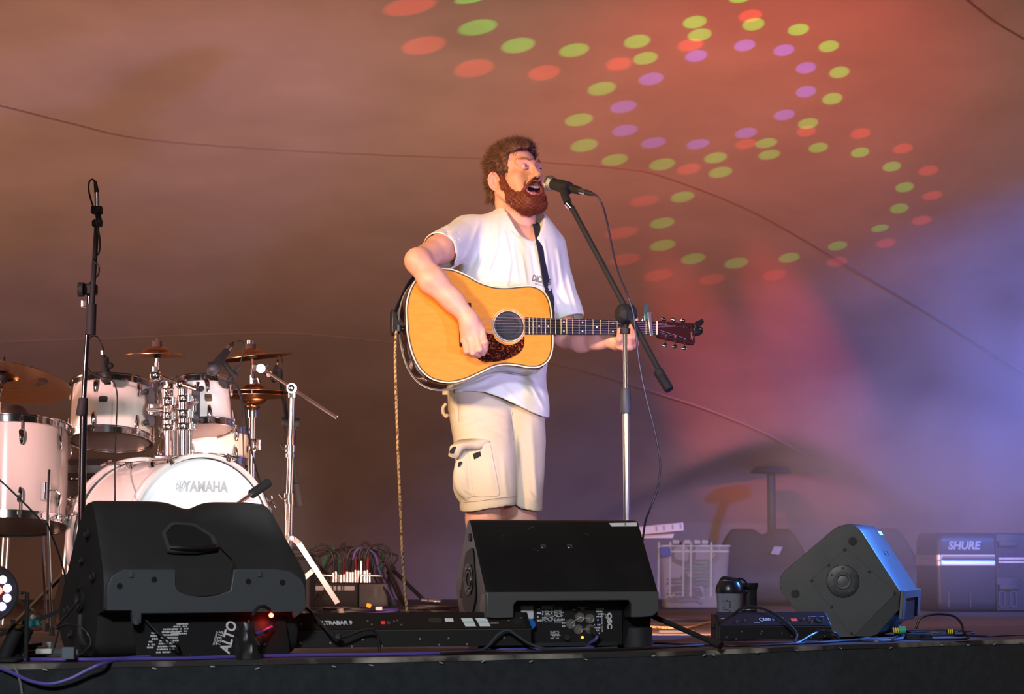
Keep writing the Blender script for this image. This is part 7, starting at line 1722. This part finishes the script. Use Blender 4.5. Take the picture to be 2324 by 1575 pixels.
for i, px in enumerate(bx_):
    y_ = sY + .05 + .05*(i % 3); h = rs.uniform(.035, .06); z0 = SZ(1322); c = Vector((SX(px), y_, z0))
    p_ = thing('audio_plug', 'metal cable plug standing in the top of the stage box', 'plug', c, 'plugs in the stage box')
    big_ = i in (5, 13)
    ord_ = ('first second third fourth fifth sixth seventh eighth ninth tenth eleventh twelfth thirteenth fourteenth fifteenth sixteenth seventeenth eighteenth').split()[i]; jk = ('black', 'black', 'green', 'black', 'red', 'black')[i % 6]
    p_['label'] = ord_ + ' plug from the left in the stage box, steel with a ' + jk + ' boot'
    MB().cyl(c, c + Vector((0, 0, h*(1.8 if big_ else 1))), .0095, n=12).build('plug_sleeve', m_chrome if i % 3 else m_steel, p_); MB().cyl(c + Vector((0, 0, h)), c + Vector((rs.uniform(-.008, .008), 0, h+.065)), .009, .005, n=12).build('plug_boot', (m_rub, m_rub, m_green, m_rub, m_red, m_rub)[i % 6], p_)
    tx = rs.choice([-1, 1]) if 4 < i < 13 else (-1 if i < 5 else 1); tpz = c + Vector((0, 0, h+.06)); e1 = rs.uniform(.06, .2)
    pts = [tpz, tpz + Vector((tx*.02, 0, .05)), tpz + Vector((tx*e1*.6, .01, .06+rs.uniform(-.02, .03))), tpz + Vector((tx*e1, .0, .02))]
    xe = SX(722 if tx < 0 else 896) + rs.uniform(-.05, .05)
    pts += [Vector((tpz.x*.3 + xe*.7, y_-.02, max(tpz.z-.06, .12))), Vector((xe, y_-.1, .10)), Vector((xe + tx*.03, y_-.25, .012)), Vector((xe - tx*rs.uniform(.0, .3), y_-.45-rs.uniform(0, .3), .007)), Vector((xe - tx*.5, y_-.6-rs.uniform(0, .3), .007))]
    m_ = m_green if i in (2, 14) else (m_purple if i == 9 else m_copper)
    nm_ = {m_green: 'green', m_purple: 'purple'}.get(m_, 'black')
    cable('audio_cable', {'green': 'green cable arching from the stage box plugs at its ' + ('left' if i == 2 else 'right'), 'purple': 'purple cable rising over the middle of the stage box plugs', 'black': 'black cable leaving the ' + ord_ + ' plug from the left of the stage box'}[nm_], pts, .0055, m_, n=5, seg=6, group='cables plugged into the stage box')
bc_ = thing('amplifier_case', 'black box-shaped case behind the legs of the chrome cymbal stand', 'case', P(680, 1380, 10.4)); 
MB().rbox((P(668, 0, 10.4).x, 10.55, .14), (.19, .26, .272), .012).build('case_body', m_matte, bc_); MB().rbox((P(668, 0, 10.4).x, 10.55, .288), (.185, .25, .02), .01).build('case_top', m_rub, bc_)
MB().tube(spline([(P(650, 0, 10.4).x, 10.5, .298), (P(655, 0, 10.4).x, 10.5, .318), (P(685, 0, 10.4).x, 10.5, .318), (P(690, 0, 10.4).x, 10.5, .298)], 4), .007, 8).build('case_handle', m_rub, bc_)
ms_ = thing('folded_stand', 'small dark folded microphone stand slanting down behind the tan cord', 'stand', P(950, 1360, 11.3)); MB().cyl(P(888, 1290, 11.35), P(960, 1360, 11.0), .010, n=10).build('pole', m_matte, ms_); MB().cyl(P(893, 1289, 11.3), P(882, 1300, 11.36), .014, n=10).build('clutch', m_matte, ms_)
MB().cyl(P(885, 1300, 11.35), Vector((P(875, 0, 11.4).x, 11.4, .01)), .009, n=10).build('pole', m_matte, ms_)
for i, px in enumerate((958, 975, 988)):
    a = P(px, 1363 + i, 11.0); t_ = tag(MB().cyl(a, a + Vector((.028, -.01, -.002)), .012, n=14).build('loose_plug', m_steel), ('leftmost', 'middle', 'rightmost')[i] + ' of three silver plug ends on the cables left of the middle wedge', 'plug', 'loose plugs on the cable pile')
# piles of coiled cable on the deck
def coil(name, label, c, rx, ry, turns, m, r=.0055, hgt=.05, seed=0, group=None):
    rs = random.Random(seed); pts = []; n = turns*14
    for k in range(n):
        a = 2*pi*k/14; q = rs.uniform(.72, 1.05) if k % 5 == 0 else None
        f_ = .75 + .25*sin(k*.37+seed) ; pts.append(Vector((c[0] + rx*f_*cos(a), c[1] + ry*f_*sin(a), r + .001 + hgt*(.5+.5*sin(k*.23+seed*2))*(.3+.7*k/n))))
    return tag(MB().tube(pts, r, 6).build(name, m), label, 'cable', group)
for i, (px, Y, rx, tr, m_, lb) in enumerate(((740, 10.6, .16, 7, m_copper, 'tangled black cable coil in front of the stage box at its left'), (800, 10.5, .17, 8, m_copper, 'tangled black cable coil right in front of the stage box'), (855, 10.6, .15, 9, m_copper, 'tangled black cable coil in front of the grey end of the stage box'), (915, 10.7, .15, 8, m_copper, 'tangled black cable coil by the foot of the tan cord'), (968, 10.9, .17, 9, m_copper, 'tangled black cable coil just left of the middle wedge'), (690, 10.2, .15, 6, m_copper, 'flat black cable coil behind the chrome tripod legs'), (620, 10.3, .15, 6, m_copper, 'flat black cable coil behind the left wedge'), (880, 10.3, .12, 3, m_purple, 'small purple cable loop on the pile in front of the stage box'))):
    coil('cable_coil', lb, (P(px, 0, Y).x, Y, 0), rx, .20, tr, m_, .0055, .05, i, 'cable coils in front of the stage box')
ty = tag(MB().cyl(P(832, 1373, 10.1), P(842, 1376, 10.1), .010, n=10).build('cable_tag', mat('yellow_tag', (.75, .45, .04), .6)), 'yellow marker tag on the cable pile', 'tag'); tw_ = tag(MB().rbox(P(860, 1381, 10.1), (.030, .012, .016), .003).build('cable_tag', mat('pink_tag', (.75, .65, .68), .6)), 'pale pink marker tag on the cable pile', 'tag')

# --- cables along the stage edge
m_blk = mat('edge_cable', (.014, .015, .017), .4)
def fl(px, py, z=.006): return FL(px, py, z)
cable('power_cable', 'purple cable running flat along the stage edge from the left wedge panel', [fl(-150, 1494), fl(0, 1495), fl(130, 1497), fl(270, 1495), fl(390, 1485, .010), fl(470, 1470, .018), fl(520, 1458, .03), FA @ Vector((.42, -.03, .06)), FA @ Vector((.50, .005, .085))], .0052, m_purple)
e_cab = lambda px, py, o=.016: onplane(px, py, EDGE[1] + Vector((0, -o, 0)), Vector((-.25, .97, 0)).normalized())
cable('power_cable', 'purple cable drooping over the front of the stage at the left', [e_cab(-120, 1500), e_cab(-40, 1506), e_cab(20, 1524), e_cab(70, 1546), e_cab(115, 1552), e_cab(160, 1540), e_cab(200, 1520), e_cab(235, 1506, .008), fl(290, 1496), fl(420, 1494), fl(560, 1490), fl(700, 1487), fl(880, 1485), fl(1010, 1482), fl(1080, 1479), fl(1112, 1474), fl(1150, 1474), fl(1240, 1473), fl(1310, 1472), fl(1345, 1470, .008), fl(1332, 1465, .012), QF @ Vector((.355, .02, .03)), QP @ Vector((.088, -.042, .042))], .0050, m_purple)
MB().cyl(fl(490, 1463, .03), fl(503, 1460, .032), .0085, n=12).build('x', m_blk)
bt2 = bpy.data.objects['x']; bt2.name = 'tape_band'; bt2.data.materials[0] = mat('sky_tape', (.05, .35, .75), .5); tag(bt2, 'light blue tape band round the purple cable by the left wedge', 'tape')
cable('power_cable', 'black cable looping from the top of the long light bar over its front', [F @ Vector((fx(660), .04, .10)), F @ Vector((fx(676), .03, .125)), F @ Vector((fx(700), .0, .115)), F @ Vector((fx(726), -.03, .075)), F @ Vector((fx(752), -.05, .035)), F @ Vector((fx(775), -.05, .032)), F @ Vector((fx(815), -.045, .05)), F @ Vector((fx(840), -.045, .052)), F @ Vector((fx(852), -.04, .03)), F @ Vector((fx(856), -.04, -.012))], .0042, m_blk)
MB().rbox(F @ Vector((fx(762), -.05, .034)), (.020, .016, .018), .004).build('y', m_blk); tag(bpy.data.objects['y'], 'small black cable joiner hanging in front of the long light bar', 'connector'); bpy.data.objects['y'].name = 'cable_joiner'
cable('power_cable', 'thin black cable rising in a peak before the right end of the long light bar', [fl(1010, 1481), fl(1060, 1479), F @ Vector((fx(1095), -.03, -.005)), F @ Vector((fx(1120), -.03, .03)), F @ Vector((fx(1144), -.03, .048)), F @ Vector((fx(1168), -.03, .03)), F @ Vector((fx(1200), -.03, .004)), fl(1260, 1474), fl(1400, 1470)], .0040, mat('grey_cable', (.05, .06, .075), .4))
cable('power_cable', 'black cable lying along the stage edge from the middle wedge to the right light bar', [fl(1000, 1484), fl(1100, 1479), fl(1240, 1478), fl(1400, 1474), fl(1500, 1469), fl(1620, 1463), fl(1730, 1461), fl(1850, 1458), fl(1960, 1451), fl(2050, 1447)], .0045, m_blk)
cable('power_cable', 'second dark cable lying along the edge under the short light bar', [fl(1420, 1466), fl(1480, 1460), fl(1560, 1462), fl(1660, 1466), fl(1750, 1463), fl(1900, 1455), fl(2000, 1452), fl(2080, 1446)], .0040, m_blk)
cable('power_cable', 'black cable looping from the short light bar over its front and back to the deck', [F2_ @ Vector((fx2(1676), .05, .07)), F2_ @ Vector((fx2(1690), .02, .10)), F2_ @ Vector((fx2(1715), 0, .107)), F2_ @ Vector((fx2(1745), -.03, .09)), F2_ @ Vector((fx2(1770), -.06, .055)), F2_ @ Vector((fx2(1785), -.09, .02)), fl(1806, 1460), F2_ @ Vector((fx2(1822), -.08, .018)), F2_ @ Vector((fx2(1850), -.06, .028)), F2_ @ Vector((fx2(1880), -.05, .018)), fl(1902, 1450)], .0045, m_blk)
cable('power_cable', 'thin black cable wandering along the right edge of the stage', [fl(2180, 1440), fl(2230, 1444), fl(2290, 1441), fl(2380, 1438)], .0040, m_blk)
cable('power_cable', 'dark cable on the deck behind the drinks bottles', [fl(1480, 1406), fl(1560, 1407), fl(1640, 1410), fl(1720, 1412)], .006, mat('navy_cable', (.012, .015, .05), .5))
cable('tan_cord', 'tan braided cord snaking on the deck right of the middle wedge', [fl(1440, 1420), fl(1500, 1424), fl(1560, 1424), fl(1600, 1414), fl(1640, 1408)], .005, m_cord)
tag(MB().rbox(fl(1535, 1434, .008), (.13, .02, .012), .004).build('steel_bar', m_matte), 'short flat black bar on the deck right of the middle wedge', 'bar')
# coil at the right with green and yellow tape
pts = []; rc_ = random.Random(3)
cc_ = fl(2120, 1440)
for k in range(60):
    a = k*.55; rr2 = .11 + .03*sin(k*.31); pts.append(Vector((cc_.x + rr2*cos(a)*1.05, cc_.y + .02 + rr2*sin(a)*.9, .006 + .012*(k % 7)/7)))
tag(MB().tube(spline(pts, 3), .0042, 6).build('cable_coil', m_blk), 'loosely coiled black cable on the deck right of the diamond-shaped wedge', 'cable')
pc_ = lambda px, py: P(px, py, 7.75)
cable('power_cable', 'black cable standing up in a tall loop on the deck right of the diamond-shaped wedge', [pc_(2078, 1428), pc_(2088, 1405), pc_(2108, 1396), pc_(2140, 1394), pc_(2168, 1400), pc_(2183, 1418), pc_(2186, 1434), Vector((pc_(2172, 0).x, 7.75, .012)), Vector((pc_(2140, 0).x, 7.72, .008)), Vector((pc_(2060, 0).x, 7.7, .008))], .0042, m_blk)
cable('power_cable', 'grey cable curving from the blue-lit wedge along the stage edge', [P(2040, 1420, 7.85), P(2046, 1432, 7.8), fl(2050, 1442), fl(2070, 1440), fl(2095, 1428), fl(2060, 1446), fl(2000, 1455), fl(1950, 1452), fl(1990, 1446)], .0042, mat('steel_blue_cable', (.05, .07, .11), .4))
cn = thing('cable_connector', 'green taped cable connector with yellow bands beside the diamond-shaped wedge', 'connector', P(2050, 1431, 7.72))
MB().cyl(P(2040, 1431, 7.72), P(2055, 1429, 7.72), .0125, n=14).build('green_tape', mat('green_tape', (.05, .50, .28), .5), cn)
for i in range(3): MB().cyl(P(2026+5*i, 1431.5, 7.72), P(2029+5*i, 1431.3, 7.72), .0100, n=14).build('yellow_band', mat('yellow_tape', (.75, .65, .04), .5), cn)
MB().cyl(P(2025, 1431.7, 7.72), P(2042, 1431, 7.72), .0085, n=12).build('connector_body', m_rub, cn)
cn = thing('cable_connector', 'black cable connector with three yellow bands on the loose coil', 'connector', P(2155, 1434, 7.72))
for i in range(3): MB().cyl(P(2150+4.6*i, 1433.5, 7.72), P(2153+4.6*i, 1433.7, 7.72), .0095, n=14).build('yellow_band', mat('yellow_tape', (.75, .65, .04), .5), cn)
MB().cyl(P(2148, 1433.5, 7.72), P(2166, 1434, 7.72), .008, n=12).build('connector_body', m_rub, cn)
tag(MB().rbox(fl(2085, 1444, .012), (.09, .04, .02), .006).build('power_block', m_matte), 'flat black power block under the loose cable coil on the right', 'power block')

# --- clutter at the left end
m_teal = mat('teal_plastic', (.0, .22, .22), .4); m_wplug = mat('white_plug', (.72, .74, .66), .4)
tb = thing('teal_adapter', 'teal plastic adapter with white caps under the par light', 'adapter', P(70, 1415, 6.35)); MB().prism([P(x, y, 6.35) for x, y in ((47, 1410), (84, 1406), (92, 1420), (62, 1425), (48, 1415))], (0, .03, 0)).build('adapter_body', m_teal, tb, bevel=.003); MB().sphere(P(55, 1404, 6.36), .008).build('cap', m_wplug, tb); MB().sphere(P(75, 1401, 6.36), .008).build('cap', m_wplug, tb)
MB().cyl(P(60, 1424, 6.37), Vector((P(60, 0, 6.37).x, 6.37, .01)), .022, .026, n=16).build('stem', m_matte, tb)
ob = thing('brown_plug', 'brown round plug lying beside the teal adapter', 'plug', P(37, 1422, 6.3)); MB().sphere(P(37, 1423, 6.3), .016, 16, 10, (1, .8, .6)).build('plug_body', mat('brown_plug_mat', (.09, .05, .015), .5), ob); MB().cyl(P(28, 1418, 6.3), P(30, 1405, 6.3), .007, n=10).build('prong', m_steel, ob)
MB().cyl(P(37, 1430, 6.3), Vector((P(37, 0, 6.3).x, 6.3, .004)), .02, n=12).build('plug_base', m_matte, ob)
pc2 = thing('power_strip', 'grey power strip with a translucent cube socket in front of the left wedge', 'power strip', fl(140, 1484)); a_, b_ = fl(95, 1487), fl(183, 1487); MB().rbox(((a_+b_)/2) + Vector((0, .02, .009)), ((b_-a_).length, .05, .016), .003).build('strip_body', mat('strip_grey', (.06, .075, .085), .5), pc2); MB().rbox(fl(156, 1482, .026), (.034, .03, .032), .003).build('cube_socket', mat('cube_grey', (.14, .17, .20), .2), pc2)
wp = thing('white_plug', 'white mains plug lying in front of the left wedge', 'plug', fl(100, 1478)); MB().rbox(fl(100, 1478, .022), (.045, .02, .014), .004).build('plug_body', m_wplug, wp); MB().rbox(fl(111, 1466, .032), (.014, .016, .022), .004).build('plug_top', m_wplug, wp)
MB().rbox(fl(100, 1482, .008), (.03, .018, .014), .003).build('plug_foot', m_wplug, wp)
yb = tag(MB().cyl(fl(57, 1464, .025), fl(76, 1468, .025), .010, n=12).build('cable_tag', mat('lime_tag', (.5, .55, .03), .5)), 'yellow-green taped cable end near the left edge of the stage', 'tag')
for i, (px, Y, lb) in enumerate(((20, 6.36, 'black cable coil under the par light at the far left'), (75, 6.5, 'black cable coil between the par light and the left wedge'))): coil('cable_coil', lb, (P(px, 0, Y).x, Y, 0), .08, .07, 5, m_blk, .0055, .035, 20+i, 'cable coils at the left edge')
cable('power_cable', 'thin black cable slanting across the floor tom to the left wedge', [P(-30, 1070, 6.9), P(0, 1090, 6.9), P(50, 1137, 6.9), P(98, 1186, 6.88), P(112, 1200, 6.9), P(150, 1330, 7.0), Vector((P(150, 0, 7.0).x, 7.0, .006))], .0028, m_blk)
cable('power_cable', 'black cable bulging from the end of the left wedge to the deck', [FA @ Vector((-.01, .2, .16)), P(128, 1424, 6.38), P(150, 1418, 6.32), P(180, 1422, 6.30), P(200, 1440, 6.30), P(204, 1465, 6.29), Vector((P(190, 0, 6.3).x, 6.3, .006)), Vector((P(150, 0, 6.32).x, 6.32, .006))], .0032, m_blk)
cable('power_cable', 'grey cable hanging down the front of the stage at the far left', [e_cab(30, 1508, .004), e_cab(40, 1530), e_cab(48, 1560), e_cab(52, 1600), e_cab(52, 1650)], .0035, mat('hanging_grey_cable', (.16, .18, .17), .5))
cable('power_cable', 'black cable leaving the left wedge panel and dropping to the purple one', [FA @ Vector((.13, .03, .11)), FA @ Vector((.16, -.01, .07)), FA @ Vector((.20, -.04, .04)), fl(408, 1478, .012), fl(432, 1488, .010)], .0035, m_blk)

# ---------------------------------------------------------------- drifting smoke lit by the blue lamp
def smoke(name, c, d, dens, scale, lo, hi, rot=0, col=(.9, .92, 1)):
    m = bpy.data.materials.new('smoke'); m.use_nodes = True; nt = m.node_tree; nt.nodes.remove(nt.nodes['Principled BSDF'])
    out = [n for n in nt.nodes if n.type == 'OUTPUT_MATERIAL'][0]; vs_ = nt.nodes.new('ShaderNodeVolumeScatter'); vs_.inputs['Color'].default_value = (*col, 1); vs_.inputs['Anisotropy'].default_value = 0
    tc = nt.nodes.new('ShaderNodeTexCoord'); nz = nt.nodes.new('ShaderNodeTexNoise'); nz.inputs['Scale'].default_value = scale; nz.inputs['Detail'].default_value = 2; nt.links.new(tc.outputs['Object'], nz.inputs[0])
    mr = nt.nodes.new('ShaderNodeMapRange'); nt.links.new(nz.outputs[0], mr.inputs[0]); mr.inputs[1].default_value = lo; mr.inputs[2].default_value = hi
    # soft falloff towards the hull of the cloud
    ln = nt.nodes.new('ShaderNodeVectorMath'); ln.operation = 'LENGTH'; mp = nt.nodes.new('ShaderNodeMapping'); mp.inputs['Scale'].default_value = [1/x for x in d]; nt.links.new(tc.outputs['Object'], mp.inputs[0]); nt.links.new(mp.outputs[0], ln.inputs[0])
    fo_ = nt.nodes.new('ShaderNodeMapRange'); fo_.inputs[1].default_value = 1; fo_.inputs[2].default_value = .25; nt.links.new(ln.outputs['Value'], fo_.inputs[0])
    mu = nt.nodes.new('ShaderNodeMath'); mu.operation = 'MULTIPLY'; nt.links.new(mr.outputs[0], mu.inputs[0]); nt.links.new(fo_.outputs[0], mu.inputs[1])
    m2 = nt.nodes.new('ShaderNodeMath'); m2.operation = 'MULTIPLY'; nt.links.new(mu.outputs[0], m2.inputs[0]); m2.inputs[1].default_value = dens; nt.links.new(m2.outputs[0], vs_.inputs['Density']); nt.links.new(vs_.outputs[0], out.inputs['Volume'])
    mb = MB(); mb.sphere((0, 0, 0), 1, 24, 14, d); o = mb.build(name, m, smooth=False); o.location = c; o.rotation_euler = (0, rot, 0); o['kind'] = 'stuff'; o['label'] = 'blue-lit smoke drifting at the right in front of the canvas'; o['category'] = 'smoke'
    return o
smoke('smoke', (2.5, 11.3, .95), (1.75, 1.2, 1.02), .8, 1.2, .36, .75)
sm2 = smoke('smoke', (1.75, 10.6, .45), (1.35, 1.1, .62), .4, 1.7, .34, .72); sm2['label'] = 'low blue smoke lying over the far wedges at the right'
sm2['category'] = 'smoke'
